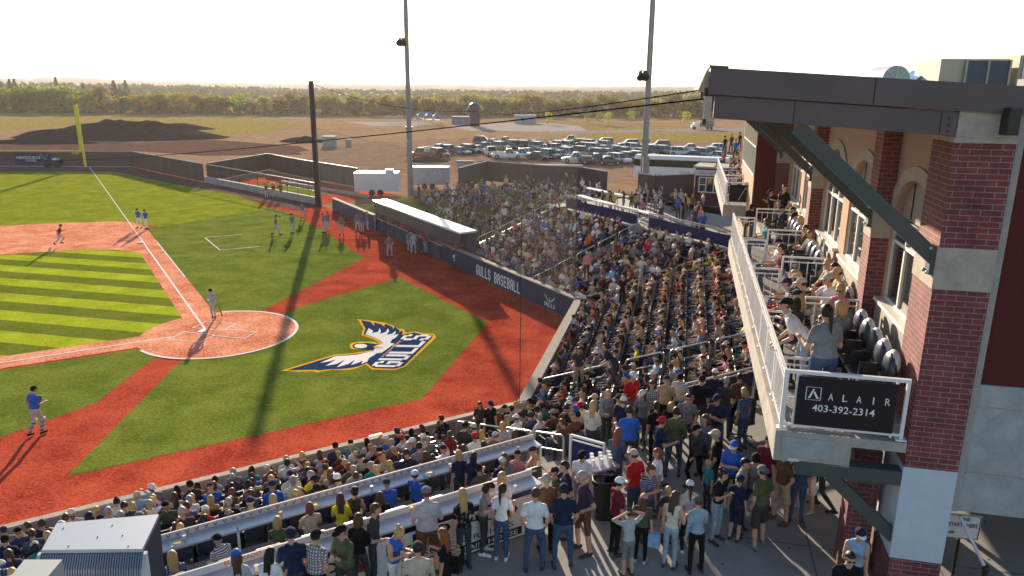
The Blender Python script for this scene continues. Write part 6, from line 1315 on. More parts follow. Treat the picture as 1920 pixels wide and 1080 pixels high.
for k in range(NT):
    d = .36+k*TD+.42; z = tz(k)
    # section behind home: from the corner with the near side to the corner with the far side
    pc2 = HB.ab(miter(TB, HB, C2, d))[0]; pc1 = HB.ab(miter(HB, FB, C1, d))[0]
    a = pc2+.35
    while a < pc1-.5:
        P = HB(a, d, z)
        if abs(a-2.3) > .62 and not inside_platform(HB(a, d+.45)): SEATS.append((P, HB.deg+90, 'home', k)); 
        a += SP
    a = .4+FB.ab(miter(HB, FB, C1, d))[0]+.25
    while a < (16.2 if k else 13.2):
        if k < 10 and abs(a-5.2) > .62 and abs(a-15.6) > .5: SEATS.append((FB(a, d, z), FB.deg+90, 'far', k))
        a += SP
    if k < 7:
        a = TB.ab(miter(TB, HB, C2, d))[0]-.4
        while a > -21:
            P = TB(a, d, z)
            if abs(a+2.85) > .62 : SEATS.append((P, TB.deg+90, 'near', k))
            a -= SP
occ_p = {'home': .98, 'far': .90, 'near': .90}
for P, hd, sec, k in SEATS:
    q = P
    if near_fixed(q): continue
    if rp.random() < occ_p[sec]: rand_sit(Vector((P.x, P.y, P.z)), hd, sec, k)
# lawn crowd on blankets, people behind the far stand
def berm_z(d): return float(np.interp(d, [1.1, 5, 9, 14, 22], [.9, 1.5, 2.2, 2.55, 2.6]))
spots = []
while len(spots) < 225:
    a = rp.uniform(17.0, 37); d = rp.uniform(1.8, 21)
    if a > 29 and d < 6 or a > 25 and d < 3 or (a > 34 and d > 14): continue
    if all((a-x)**2+(d-y)**2 > .55 for x, y in spots): spots.append((a, d))
for a, d in spots:
    if rp.random() < .12: person(FB(a, d, berm_z(d)), R(210+rp.uniform(-60, 60)), rp.choice(['d_side', 'd_chat', 'd_fem', 'd_wide']), rp.choice(TOPS), rp.choice(BOTS), hair=rp.choice(['short', 'long']), hc=rp.choice(['dark', 'brown', 'blond']), hat=rp.choice([None, 'cap']), hatc=rp.choice(HCAPS), sec=('lawn', 0))
    else: person(FB(a, d, berm_z(d)+.02), R(210+rp.uniform(-50, 50)), 'g_sit', rp.choice(TOPS), rp.choice(BOTS), hair=rp.choice(['short', 'long', 'bob']), hc=rp.choice(['dark', 'brown', 'blond']), hat=rp.choice([None, 'cap', None]), hatc=rp.choice(HCAPS), shorts=rp.random() < .5, sec=('lawn', 0))
for i in range(70):   # behind the far stand and near the booth
    a = rp.uniform(-5, 15); d = rp.uniform(11.2, 17.5)
    P = FB(a, d, CZ)
    if HB.ab(P)[1] > 7.2: continue
    person(P, R(210+rp.uniform(-90, 90)), rp.choice(['d_side', 'd_chat', 'd_fem', 'd_wide', 'd_hips', 'd_fem2', 's_knees']), rp.choice(TOPS), rp.choice(BOTS), hair=rp.choice(['short', 'long', 'short']), hc=rp.choice(['dark', 'brown', 'blond', 'grey']), hat=rp.choice([None, 'cap']), hatc=rp.choice(HCAPS), sec=('walk', 0))
FARFIX = [(1330, 340, 1.75, 95, 'd_wide', 'light grey', 'light denim', 'woman in pale top and jeans standing at the booth window'), (1287, 366, 1.75, 250, 'd_side', 'yellow', 'brown', 'person in mustard yellow coat walking before the dark fence'), (1278, 357, 1.75, 80, 'd_side', 'light grey', 'charcoal', 'person in pale shirt near the dark fence'), (1319, 400, 1.75, 250, 'd_side', 'blue', 'charcoal', 'person in blue jacket seated alone on the far concourse')]
for px, py, H, hd, pose, t, b_, lab in FARFIX: D(px, py, CZ, H, hd, pose, t, b_, lab, face=False)
# ---- choose the 300 that show largest; the rest is one crowd
vis = [d for d in ALLP if d['vis'] or d['force']]
ind = [d for d in vis if d['force']]; rest = sorted([d for d in vis if not d['force']], key=lambda d: -d['size'])
ind += rest[:max(0, 300-len(ind))]; crowd = rest[max(0, 300-len([d for d in vis if d['force']])):]
ORD = ['first', 'second', 'third', 'fourth', 'fifth', 'sixth', 'seventh', 'eighth', 'ninth', 'tenth', 'eleventh', 'twelfth', 'thirteenth', 'fourteenth', 'fifteenth', 'sixteenth', 'seventeenth', 'eighteenth', 'nineteenth', 'twentieth']+['twenty-'+x for x in ('first', 'second', 'third', 'fourth', 'fifth', 'sixth', 'seventh', 'eighth', 'ninth')]+['thirtieth']+['thirty-'+x for x in ('first', 'second', 'third', 'fourth', 'fifth', 'sixth', 'seventh', 'eighth', 'ninth')]+['fortieth']+['forty-'+x for x in ('first', 'second', 'third', 'fourth', 'fifth', 'sixth', 'seventh')]
rowd = {}
for d in ind:
    if d['sec'] and not d['label']: rowd.setdefault(d['sec'], []).append(d)
RN = ['front', 'second', 'third', 'fourth', 'fifth', 'sixth', 'seventh', 'eighth', 'ninth', 'tenth', 'eleventh', 'back']; SN = {'home': 'row behind home', 'near': 'row, near side', 'far': 'row, far stand', 'lawn': 'lawn', 'walk': 'far concourse'}
for (sec, row), L in rowd.items():
    L.sort(key=lambda d: d['px'][0])
    for i, d in enumerate(L):
        look = '%s shirt and %s %s' % (d['top'], d['hatc'], 'hat' if d['hat'] == 'hat' else 'cap') if d['hat'] else '%s shirt with %s %s' % (d['top'], d['hc'], {'short': 'hair', 'long': 'hair', 'bob': 'bob', 'pony': 'ponytail', 'bun': 'bun'}[d['hair']])
        d['label'] = '%s, %s from left in %s %s' % (look, ORD[min(i, len(ORD)-1)], RN[row], SN[sec]); d['group'] = 'spectators seated in the rows'
for d in ind: build_person(d)
if crowd: build_stuff(crowd, 'crowd', 'far spectators filling the stands, lawn bank and back concourse')
# ---- seats under them
sm = MB(); sm.box((0, .02, .43), (.215, .20, .025), M['seat']); sm.tube((-.215, .22, .43), (.215, .22, .43), .024, M['seat'], n=6); SM = sm.mesh('seat')
bm_ = MB(); bm_.box((0, -.21, .66), (.215, .022, .20), M['seat'], rot=Matrix.Rotation(R(-10), 3, 'X')); bm_.tube((-.19, -.245, .86), (.19, -.245, .86), .026, M['seat'], n=6); BM_ = bm_.mesh('backrest')
fm_ = MB(); 
for s in (-1, 1): fm_.box((.24*s, -.05, .32), (.018, .05, .32), M['black']); fm_.box((.24*s, .02, .645), (.026, .20, .018), M['black'])
FM_ = fm_.mesh('seat_frame')
SEATS.sort(key=lambda s: -1/max(.1, PX(s[0])[2]) if PX(s[0])[2] > 0 and -30 < PX(s[0])[0] < 1950 and PX(s[0])[1] < 1100 else 1)
def place_seat(P, deg, label, group, parts=(('seat', SM), ('backrest', BM_), ('seat_frame', FM_)), name='stadium_seat', sc=1.0):
    e = bpy.data.objects.new(name, None); COL.objects.link(e); e.empty_display_size = .1; e.matrix_world = Matrix.Translation(P) @ Matrix.Rotation(R(deg)-PI/2, 4, 'Z') @ Matrix.Scale(sc, 4); tag(e, label, 'seat', group)
    for nm, me in parts: c = bpy.data.objects.new(nm, me); COL.objects.link(c); c.parent = e
SECN = {'home': ('navy folding stadium seat in the rows behind home plate', 'navy seats behind home'), 'near': ('navy folding stadium seat in the rows along the near side wall', 'navy seats on the near side'), 'far': ('navy folding stadium seat in the far stand', 'navy seats in the far stand')}
for P, deg, sec, k in SEATS[:288]: place_seat(P, deg, *SECN[sec])
allq = MB()
for P, deg, sec, k in SEATS[288:]:
    Mx = Matrix.Translation(P) @ Matrix.Rotation(R(deg)-PI/2, 4, 'Z')
    for src in (sm, bm_, fm_): allq.add([Mx @ Vector(v) for v in src.v], src.f, src.mats[0])
allq.obj('stadium_seats', label='farther navy stadium seats under the crowd', cat='seats', kind='stuff')
# balcony seats: the empty row with pale tops
bs = MB(); bs.box((0, .02, .43), (.215, .20, .025), M['seat'])
bb = MB(); bb.ball((0, -.24, .72), .24, M['seat'], 14, 8, (1, .42, 1.1)); bb.ball((0, -.27, .80), .205, M['seatcap'], 14, 8, (1, .50, 1.0))
be = MB(); be.tube((.235, .03, .5), (.245, .03, .5), .10, M['signwhite'], n=14); be.box((.22, .0, .35), (.012, .14, .35), M['black']); be.box((.25, .03, .5), (.004, .05, .018), M['ink'])
SB, BBm, BE = bs.mesh('seat'), bb.mesh('backrest'), be.mesh('end_panel')
for i in range(5):
    place_seat(HB(-11.7+i*.66, 9.15, BZ+.19), HB.deg+90, ('nearest' if i == 0 else ORD[i])+' of the five empty navy balcony seats along the sill wall', 'empty balcony seats', (('seat', SB), ('backrest', BBm), ('end_panel', BE)), sc=1.2)
bal_a = [-7.1, -6.4, -5.7, -5.0, -2.8, -2.1, -1.4, 1.4, 2.1, 2.8, 3.5]
for i, a in enumerate(bal_a): place_seat(HB(a, 9.25, BZ+.19), HB.deg+90, 'navy balcony seat in the raised row before the windows', 'balcony seats', (('seat', SB), ('backrest', BBm), ('end_panel', BE)), sc=1.2)
# folding chairs between the counters
fc_s = MB(); fc_s.box((0, .0, .60), (.22, .20, .03), M['black']); fc_b = MB(); fc_b.box((0, -.22, .93), (.23, .025, .17), M['black'], rot=Matrix.Rotation(R(-8), 3, 'X')); fc_b.box((0, -.25, 1.03), (.06, .004, .022), M['signwhite'], rot=Matrix.Rotation(R(-8), 3, 'X'))
fl = MB()
for s in (-1, 1): fl.tube((.24*s, -.25, 1.12), (.24*s, -.18, .0), .014, M['rail'], n=6); fl.tube((.22*s, .18, .6), (.22*s, .22, .0), .014, M['rail'], n=6)
fl.tube((-.24, -.25, 1.12), (.24, -.25, 1.12), .014, M['rail'], n=6); FS, FBk, FLg = fc_s.mesh('seat'), fc_b.mesh('backrest'), fl.mesh('chair_frame')
for i in range(15):
    a = -17.6+i*.92; place_seat(TB(a, 8.05, 2.55), TB.deg+90, 'black padded folding chair, %s from left behind the front counter' % ORD[i], 'folding chairs at the front counter', (('seat', FS), ('backrest', FBk), ('chair_frame', FLg)), 'folding_chair')
# ================================================================ CARS
def loft(mb, secs, mat, smooth=False):
    """secs: (x, list of (y, z)) cross-sections along x"""
    n = len(secs[0][1]); vs = [Vector((x, y, z)) for x, s in secs for y, z in s]; fs = []
    for j in range(len(secs)-1):
        for i in range(n): fs.append((j*n+i, (j+1)*n+i, (j+1)*n+(i+1) % n, j*n+(i+1) % n))
    fs.append(tuple(range(n))); fs.append(tuple((len(secs)-1)*n+i for i in range(n))[::-1]); mb.add(vs, fs, mat, smooth)
def osec(w_, z0, z1, c=.12, tw=None):
    tw = w_ if tw is None else tw; return [(-w_+c, z0), (w_-c, z0), (w_, z0+c), (w_, (z0+z1)/2+.05), (tw-c*.4, z1), (-tw+c*.4, z1), (-w_, (z0+z1)/2+.05), (-w_, z0+c)]
tyre = nmat('tyre_rubber', (.015, .015, .015), .8); rim = nmat('alloy_rim', (.35, .35, .36), .35, .5, metal=.7); hl = nmat('headlamp_glass', (.7, .7, .66), .1, .8); tl = nmat('tail_lamp_red', (.35, .01, .01), .3, .5); cg = nmat('car_glass', (.015, .018, .022), .05, .9)
PAINT = nmat('car_paint', (.5, .5, .5), .25, .6, coat=.6)
def car_meshes(kind):
    L, W, H = {'sedan': (4.7, .90, 1.46), 'suv': (4.75, .95, 1.76), 'pickup': (5.7, .98, 1.88), 'van': (5.0, .98, 1.80)}[kind]; h = L/2; bl = H*.56 if kind != 'pickup' else 1.05
    b = MB(); loft(b, [(-h, osec(W*.86, .42, bl*.88)), (-h+.15, osec(W*.97, .30, bl*.97)), (-h+.9, osec(W, .26, bl)), (h-1.4, osec(W, .26, bl)), (h-.9, osec(W*.99, .26, bl*.97)), (h-.2, osec(W*.95, .30, bl*.86)), (h, osec(W*.84, .42, bl*.72))], PAINT)
    x0, x1, r0, r1 = {'sedan': (-h+.75, h-1.25, -h+1.45, h-2.05), 'suv': (-h+.12, h-1.25, -h+.45, h-1.95), 'pickup': (-.35, h-1.45, -.15, h-2.1), 'van': (-h+.08, h-.75, -h+.3, h-1.6)}[kind]
    b.hexa([(r0-.02, -W*.74, H-.07), (r1+.02, -W*.74, H-.07), (r1+.02, W*.74, H-.07), (r0-.02, W*.74, H-.07), (r0+.08, -W*.68, H), (r1-.08, -W*.68, H), (r1-.08, W*.68, H), (r0+.08, W*.68, H)], PAINT)
    for s in (-1, 1):
        for t in (0, .5, 1):
            xa = x0+(x1-x0)*(t*.96+.02); xb = r0+(r1-r0)*(t*.98+.01); b.bar((xa, s*W*.93, bl-.02), (xb, s*W*.755, H-.05), .05, .07, PAINT)
        b.box((x1-.25, s*(W+.09), bl+.06), (.07, .10, .07), PAINT)
    if kind == 'pickup':
        for s in (-1, 1): b.box((-h+1.15, s*(W-.05), bl+.09), (1.12, .05, .14), PAINT)
        b.box((-h+.06, 0, bl+.09), (.05, W-.1, .14), PAINT); b.box((-h+1.2, 0, bl+.006), (1.05, W-.12, .004), M['black'])
    g = MB(); g.hexa([(x0, -W*.93, bl-.01), (x1, -W*.93, bl-.01), (x1, W*.93, bl-.01), (x0, W*.93, bl-.01), (r0, -W*.75, H-.06), (r1, -W*.75, H-.06), (r1, W*.75, H-.06), (r0, W*.75, H-.06)], cg)
    r = .34 if kind == 'sedan' else .38 if kind != 'pickup' else .41
    wl = MB(); wl.tube((0, -.11, 0), (0, .11, 0), r, tyre, n=16); ri = MB(); ri.tube((0, -.116, 0), (0, .116, 0), r*.62, rim, n=12)
    hd = MB(); hd.box((0, 0, 0), (.07, .17, .075), hl); ta = MB(); ta.box((0, 0, 0), (.05, .12, .12), tl)
    ws = [(x, s*(W-.06), r) for x in (-h+.95, h-.92) for s in (-1, 1)]
    return dict(body=b.mesh('body'), glass=g.mesh('windows'), wheel=wl.mesh('wheel'), rim=ri.mesh('rim'), hl=hd.mesh('headlight'), tl=ta.mesh('taillight'), ws=ws, hp=[(h-.06, s*W*.66, bl*.66) for s in (-1, 1)], tp=[(-h+.03, s*W*.76, bl*.76) for s in (-1, 1)])
CM = {k: car_meshes(k) for k in ('sedan', 'suv', 'pickup', 'van')}
CC = {'white': (.70, .70, .70), 'silver': (.38, .39, .41), 'grey': (.14, .145, .15), 'black': (.012, .012, .014), 'dark blue': (.02, .035, .09), 'blue': (.03, .09, .28), 'red': (.32, .015, .02), 'maroon': (.12, .015, .02), 'gold': (.40, .27, .08), 'dark green': (.02, .05, .03)}
def paint(c): return nmat('car_paint_'+c.replace(' ', '_'), CC[c], .28, .6, coat=.5)
def car(P, deg, kind, col, label):
    m = CM[kind]; Mx = Matrix.Translation(P) @ Matrix.Rotation(R(deg), 4, 'Z'); e = bpy.data.objects.new('parked_car' if kind != 'pickup' else 'pickup_truck', None); COL.objects.link(e); e.matrix_world = Mx; tag(e, label, 'car' if kind != 'pickup' else 'pickup truck', 'vehicles in the dirt car park')
    def ch(nm, me, loc=(0, 0, 0), par=e):
        c = bpy.data.objects.new(nm, me); COL.objects.link(c); c.parent = par; c.location = loc; return c
    b = ch('body', m['body']); b.material_slots[0].link = 'OBJECT'; b.material_slots[0].material = paint(col)
    ch('windows', m['glass'])
    for w_ in m['ws']: q = ch('wheel', m['wheel'], w_); ch('rim', m['rim'], (0, 0, 0), q)
    for p_ in m['hp']: ch('headlight', m['hl'], p_)
    for p_ in m['tp']: ch('taillight', m['tl'], p_)
CARS = [(465, 215, 'suv', 'dark blue', 0), (530, 226, 'sedan', 'silver', -40), (592, 224, 'pickup', 'white', -30), (660, 242, 'suv', 'grey', -30), (722, 244, 'suv', 'maroon', -35), (772, 230, 'sedan', 'grey', -40), (1002, 212, 'pickup', 'silver', 170), (1190, 226, 'suv', 'dark blue', 170), (1340, 236, 'suv', 'blue', 180), (1525, 242, 'suv', 'maroon', 178), (1702, 256, 'sedan', 'white', 178), (1855, 264, 'suv', 'white', 180),
 (196, 274, 'pickup', 'white', -35), (262, 276, 'suv', 'grey', -40), (335, 280, 'sedan', 'silver', -40), (388, 272, 'suv', 'dark blue', -40), (436, 268, 'sedan', 'silver', -45), (478, 248, 'sedan', 'grey', -40), (512, 290, 'pickup', 'white', -75), (572, 252, 'suv', 'gold', -40), (628, 246, 'sedan', 'black', -40),
 (100, 300, 'pickup', 'red', 180), (205, 298, 'suv', 'red', -50), (612, 306, 'pickup', 'white', 2), (686, 304, 'pickup', 'white', 0), (738, 286, 'sedan', 'white', -40), (800, 312, 'sedan', 'maroon', -35), (866, 304, 'suv', 'grey', -50), (932, 300, 'sedan', 'silver', -50), (982, 292, 'suv', 'silver', -50),
 (1035, 330, 'pickup', 'black', 175), (1135, 338, 'pickup', 'black', 5), (1222, 340, 'sedan', 'black', 0), (1282, 332, 'suv', 'white', -50), (1342, 324, 'suv', 'black', -52), (1398, 318, 'suv', 'silver', -52),
 (800, 252, 'suv', 'silver', -42), (850, 262, 'sedan', 'white', -45), (905, 266, 'suv', 'grey', -45), (960, 270, 'sedan', 'silver', -45), (1015, 276, 'sedan', 'dark blue', -45), (1068, 284, 'suv', 'black', -45), (1120, 292, 'sedan', 'silver', -45), (1170, 298, 'suv', 'grey', -45), (1215, 290, 'sedan', 'maroon', -45), (1262, 284, 'pickup', 'silver', -45),
 (880, 244, 'sedan', 'silver', -42), (932, 246, 'suv', 'white', -42), (985, 248, 'suv', 'grey', -42), (1040, 252, 'sedan', 'silver', -42), (1090, 258, 'suv', 'dark green', -42), (1140, 262, 'suv', 'white', -42), (1192, 268, 'sedan', 'silver', -42), (960, 230, 'sedan', 'silver', -40), (1010, 232, 'sedan', 'grey', -40), (1062, 234, 'suv', 'black', -40), (1112, 238, 'suv', 'silver', -40), (1160, 242, 'sedan', 'white', -40), (1208, 246, 'suv', 'silver', -40),
 (1320, 290, 'suv', 'black', -48), (1378, 262, 'suv', 'white', -42), (1425, 262, 'sedan', 'silver', -42), (1440, 300, 'suv', 'black', -50), (1500, 276, 'suv', 'dark blue', -45), (1552, 278, 'suv', 'grey', -45), (1606, 278, 'sedan', 'black', -45), (1660, 288, 'suv', 'black', -40), (1735, 302, 'sedan', 'dark blue', -20), (1795, 296, 'suv', 'silver', -45), (1850, 288, 'suv', 'silver', -45), (1885, 308, 'sedan', 'silver', -40)]
keyed = {}
for _i, (X, Y, kd, cl, an) in enumerate(CARS):
    if cl == 'grey' and _i % 2 == 0: cl = 'silver'
    if cl == 'black' and _i % 3 == 0: cl = 'white'
    keyed.setdefault((kd, cl), []).append((760+X/3.2, 200+Y/3.2, an))
rcar = random.Random(4)
for (kd, cl), L in keyed.items():
    L.sort(); nm = {'suv': 'sport utility vehicle', 'sedan': 'sedan', 'pickup': 'pickup truck', 'van': 'van'}[kd]
    for i, (px, py, an) in enumerate(L):
        lab = '%s %s in the dirt car park' % (cl, nm) if len(L) == 1 else '%s %s in the dirt car park, %s of %d from the left' % (cl, nm, ORD[i], len(L))
        car(G(px, py+2), an+rcar.uniform(-4, 4), kd, cl, lab)
# coach, trailers, tank truck
cp = Frame(G(1208, 330, 0.3).xy, -16); cp = Frame((16.6, 103.5), -20); e = empty('coach_bus', cp(6, -1.2, .5), 'long white coach with dark window band parked behind the fence', 'bus')
mb = MB(); loft_ = None; mb.fbox(cp, 0, 12.5, -2.5, 0, .9, 2.5, M['white_paint']); mb.fbox(cp, 0, 12.5, -2.5, 0, 3.45, 3.75, M['white_paint']); mb.fbox(cp, .1, 12.4, -2.3, -.2, 3.752, 3.95, M['white_paint']); mb.obj('body', e)
mb = MB(); mb.fbox(cp, .02, 12.45, -2.45, -.03, 2.502, 3.448, cg); mb.obj('windows', e)
mb = MB(); put_text(mb, 'Calgary', lambda x, y: cp(6.0+1.8*x, .008, 1.5+.5*y), reds, 0) if False else None
put_text(mb, 'Coach', lambda x, y: cp(6.2+1.3*x+.1*y, .008, 1.75+.35*y), reds, 0); mb.obj('lettering', e)
for a in (2.3, 3.6, 10.2):
    for b in (-.05, -2.4): mb = MB(); mb.tube(cp(a, b-.12, 1.0), cp(a, b+.12, 1.0), .5, tyre, n=16); mb.obj('wheel', e)
tr = Frame((-19.0, 89.6), 0); e = empty('enclosed_trailer', tr(2.5, 1, 0), 'white enclosed trailer glaring in the sun beside the light pole', 'trailer')
mb = MB(); mb.fbox(tr, 0, 5.2, 0, -2.3, .55, 2.75, M['white_paint']) if False else mb.box((-16.4, 90.8, 1.65), (2.6, 1.15, 1.1), M['white_paint']); mb.box((-16.4, 90.8, 2.77), (2.55, 1.1, .02), M['white_paint']); mb.obj('body', e)
mb = MB(); mb.box((-14.9, 90.8, 2.95), (.45, .4, .16), M['white_paint']); mb.obj('roof_vent', e)
for x in (-16.9, -15.9): mb = MB(); mb.tube((x, 89.58, .4), (x, 89.75, .4), .38, tyre, n=14); mb.obj('wheel', e)
mb = MB(); mb.box((-13.97, 90.0, 1.6), (.04, .05, 1.05), M['black']); mb.obj('corner_trim', e)
e = empty('enclosed_trailer', (-10.5, 96, 0), 'second grey trailer mostly hidden behind the light pole', 'trailer'); mb = MB(); mb.box((-10.8, 97, 1.7), (2.6, 1.1, 1.1), M['conc_panel']); mb.box((-10.8, 97, 2.82), (2.6, 1.1, .02), M['white_paint']); mb.obj('body', e)
for x in (-11.3, -10.3): mb = MB(); mb.tube((x, 95.75, .4), (x, 95.9, .4), .38, tyre, n=14); mb.obj('wheel', e)
q = G(1318, 243, 0); e = empty('tank_truck', q, 'white cab tank truck driving along the far road', 'truck'); mb = MB()
mb.box(q+Vector((-2.3, 0, 1.6)), (.9, 1.1, .75), M['white_paint']); mb.box(q+Vector((-3.4, 0, 1.15)), (.5, 1.0, .5), M['white_paint']); mb.obj('cab', e)
mb = MB(); mb.tube(q+Vector((-1.2, 0, 1.95)), q+Vector((3.2, 0, 1.95)), 1.0, nmat('tank_grey', (.16, .15, .15), .5, .4), n=16); mb.obj('tank', e)
for x in (-3.1, 1.2, 2.4): mb = MB(); mb.tube(q+Vector((x, -1.15, .5)), q+Vector((x, -.85, .5)), .5, tyre, n=14); mb.obj('wheel', e)
# ---- road, plaza, grass strips
mb = MB(); rd = nmat('pale_road', (.30, .25, .23), 1, 0, noise=.1, nscale=.2)
mb.add([G(1030, 251, .03), G(1440, 246, .03), G(1700, 240, .03), G(1700, 233, .03), G(1440, 239, .03), G(1030, 246, .03)], [(5, 4, 1, 0), (4, 3, 2, 1)], rd); struct(mb, 'road')
mb = MB(); pz = nmat('plaza_concrete', (.38, .33, .30), 1, 0, noise=.12, nscale=.3); mb.poly([G(x, y, .035) for x, y in [(833, 237), (870, 232), (1010, 230), (1085, 236), (1100, 245), (1000, 247), (880, 245)]], pz); mb.poly([G(x, y, .03) for x, y in [(640, 228), (800, 229), (815, 236), (700, 236)]], pz); struct(mb, 'plaza')
mb = MB(); yg = turf_mat('dry_verge', (.17, .14, .03), (.40, .30, .09), fine=.9); mb.poly([G(x, y, .02) for x, y in [(1040, 257), (1110, 252), (1450, 249), (1700, 244), (1700, 262), (1400, 266), (1220, 264), (1120, 262)]], yg)
mb.poly([G(x, y, .02) for x, y in [(1100, 240), (1200, 237), (1290, 238), (1280, 244), (1130, 245)]], yg); mb.poly([G(x, y, .02) for x, y in [(-60, 223), (-60, 248), (20, 244), (150, 232), (340, 238), (360, 256), (480, 250), (560, 236), (520, 224), (260, 217), (120, 220)]], yg); struct(mb, 'grass')
mb = MB(); dk = nmat('bare_earth', (.13, .075, .06), 1, 0, noise=.35, nscale=.5, bump=.8, bscale=2); mb.poly([G(x, y, .015) for x, y in [(-60, 300), (-60, 262), (250, 268), (400, 262), (560, 274), (600, 290), (380, 292), (250, 283)]], dk); struct(mb, 'bare_soil')
lot = nmat('gravel_lot', (.28, .18, .125), 1, 0, noise=.22, nscale=.35, bump=.5, bscale=3); mb = MB(); mb.poly([G(x, y, .02) for x, y in [(600, 320), (560, 285), (700, 266), (880, 258), (1120, 262), (1450, 270), (1500, 330), (1200, 345), (900, 325)]], lot); struct(mb, 'car_park')
# ---- earth mounds
from mathutils import noise as NZ
def mound(c, rx, ry, h, name, label, mat, seed=0, skew=0.0):
    mb = MB(); n, m = 48, 22; vs = []; fs = []
    for j in range(m+1):
        for i in range(n+1):
            x = (i/n*2-1); y = (j/m*2-1); r = math.sqrt(x*x+y*y); e_ = max(0, 1-r); z = h*(e_**.75 if e_ > 0 else 0)*(1+skew*x)
            p = Vector((c[0]+x*rx, c[1]+y*ry, 0)); z *= 1+.45*(NZ.noise(Vector((p.x*.12+seed, p.y*.2, 0)))+.4*NZ.noise(Vector((p.x*.5, p.y*.5, seed))))
            vs.append(p+Vector((0, 0, z-.02)))
    for j in range(m):
        for i in range(n): a = j*(n+1)+i; fs.append((a, a+1, a+n+2, a+n+1))
    mb.add(vs, fs, mat, False); mb.obj(name, label=label, cat='earth mound')
em = nmat('dark_topsoil', (.045, .028, .028), 1, 0, noise=.4, nscale=.7, bump=1.0, bscale=3)
g = G(195, 262); mound((g.x, g.y+9), 26, 13, 4.3, 'earth_mound', 'big dark earth mound behind the outfield fence', em, 1, -.15)
g = G(60, 270); mound((g.x, g.y+3), 13, 4, 1.6, 'earth_mound', 'low dark earth bank in front of the big mound', em, 3)
g = G(320, 243); mound((g.x, g.y+3), 12, 6, 2.2, 'earth_mound', 'small dark heap right of the big earth mound', em, 5)
g = G(565, 268); mound((g.x, g.y+3), 6, 3, 1.6, 'earth_mound', 'small brown heap left of the black pole', em, 6)
g = G(905, 325); mound((g.x, g.y+2), 4.2, 2.2, 1.6, 'earth_mound', 'brown earth heap just behind the lawn fence', em, 7); g = G(800, 303); mound((g.x, g.y), 4, 2, 1.0, 'earth_mound', 'little earth heap in front of the red truck', em, 8)
def blk(px, py, w_, d_, h, mat, nm, lab, cat, roof=None):
    q = G(px, py); mb = MB(); mb.box(q+Vector((0, d_/2, h/2)), (w_/2, d_/2, h/2), mat); mb.box(q+Vector((0, d_/2, h+.05)), (w_/2+.08, d_/2+.08, .045), roof or mat)
    for k in range(3): mb.box(q+Vector((-w_/2+w_*(k+.5)/3, -.02, h*.5)), (w_*.012, .02, h*.46), M['trim'])
    mb.obj(nm, label=lab, cat=cat)
blk(616, 276, 2.6, 2.4, 2.2, M['conc_panel'], 'storage_container', 'small grey storage container right of the black pole', 'container'); blk(653, 274, 1.1, 1.1, 1.4, M['conc'], 'storage_container', 'tiny grey utility box standing alone in the dirt', 'container')
blk(872, 314, 2.8, .8, 1.0, M['conc'], 'concrete_barrier', 'pale concrete barrier block in the car park', 'barrier'); blk(1047, 324, 7.4, .8, 1.1, M['conc'], 'concrete_barrier', 'long row of pale barrier blocks behind the lawn fence', 'barrier')
blk(868, 233, 8, 4, 2.6, nmat('pavilion_blue_grey', (.16, .18, .24), .7), 'pavilion', 'blue grey pavilion left of the dark round tower', 'building', M['conc_panel']); blk(985, 232, 8, 4, 3.0, M['conc_panel'], 'park_building', 'grey block building in the park beyond the cars', 'building')
q = G(890, 237); e = empty('play_tower', q, 'dark round tower with domed top in the far park', 'tower'); dkm = nmat('tower_brown', (.05, .03, .04), .7, noise=.2, nscale=1); mb = MB(); mb.tube(q, q+Vector((0, 0, 5.6)), 1.7, dkm, 1.8, 14); mb.obj('shaft', e)
mb = MB(); mb.ball(q+Vector((0, 0, 6.2)), 2.1, nmat('dome_blue', (.03, .04, .10), .3), 14, 8, (1, 1, .8)); mb.tube(q+Vector((0, 0, 5.4)), q+Vector((0, 0, 6.0)), 2.3, dkm, n=14); mb.obj('dome', e)
for i, (px, py) in enumerate([(806, 233), (820, 234), (790, 232)]):
    q = G(px, py); e = empty('play_slide', q, '%s blue play structure in the far playground' % ORD[i], 'play structure'); mb = MB()
    for sx in (-1, 1): mb.tube(q+Vector((sx, 0, 0)), q+Vector((sx, 0, 3)), .12, M['rail'])
    mb.box(q+Vector((0, 0, 1.6)), (1.1, .8, .08), nmat('play_blue', (.10, .18, .5), .5)); mb.obj('deck', e); mb = MB(); mb.tube(q+Vector((0, 0, 3.0)), q+Vector((0, 0, 4.2)), 1.6, nmat('play_blue', (.10, .18, .5), .5), .1, 8); mb.obj('canopy', e)
    mb = MB(); mb.bar(q+Vector((1, 0, 1.6)), q+Vector((3.4, 0, .3)), .6, .1, M['yellow']); mb.obj('slide', e)
for i, (px, py) in enumerate([(730, 232), (748, 231), (785, 236), (1212, 243)]):
    q = G(px, py); mb = MB(); mb.tube(q, q+Vector((0, 0, 2.3)), .07, M['rail']); mb.tube(q+Vector((0, 0, 2.2)), q+Vector((0, 0, 2.9)), 1.7, M['conc_panel'], .15, 10); mb.obj('parasol', label='%s pale parasol from the left in the far park' % ORD[i], cat='parasol')
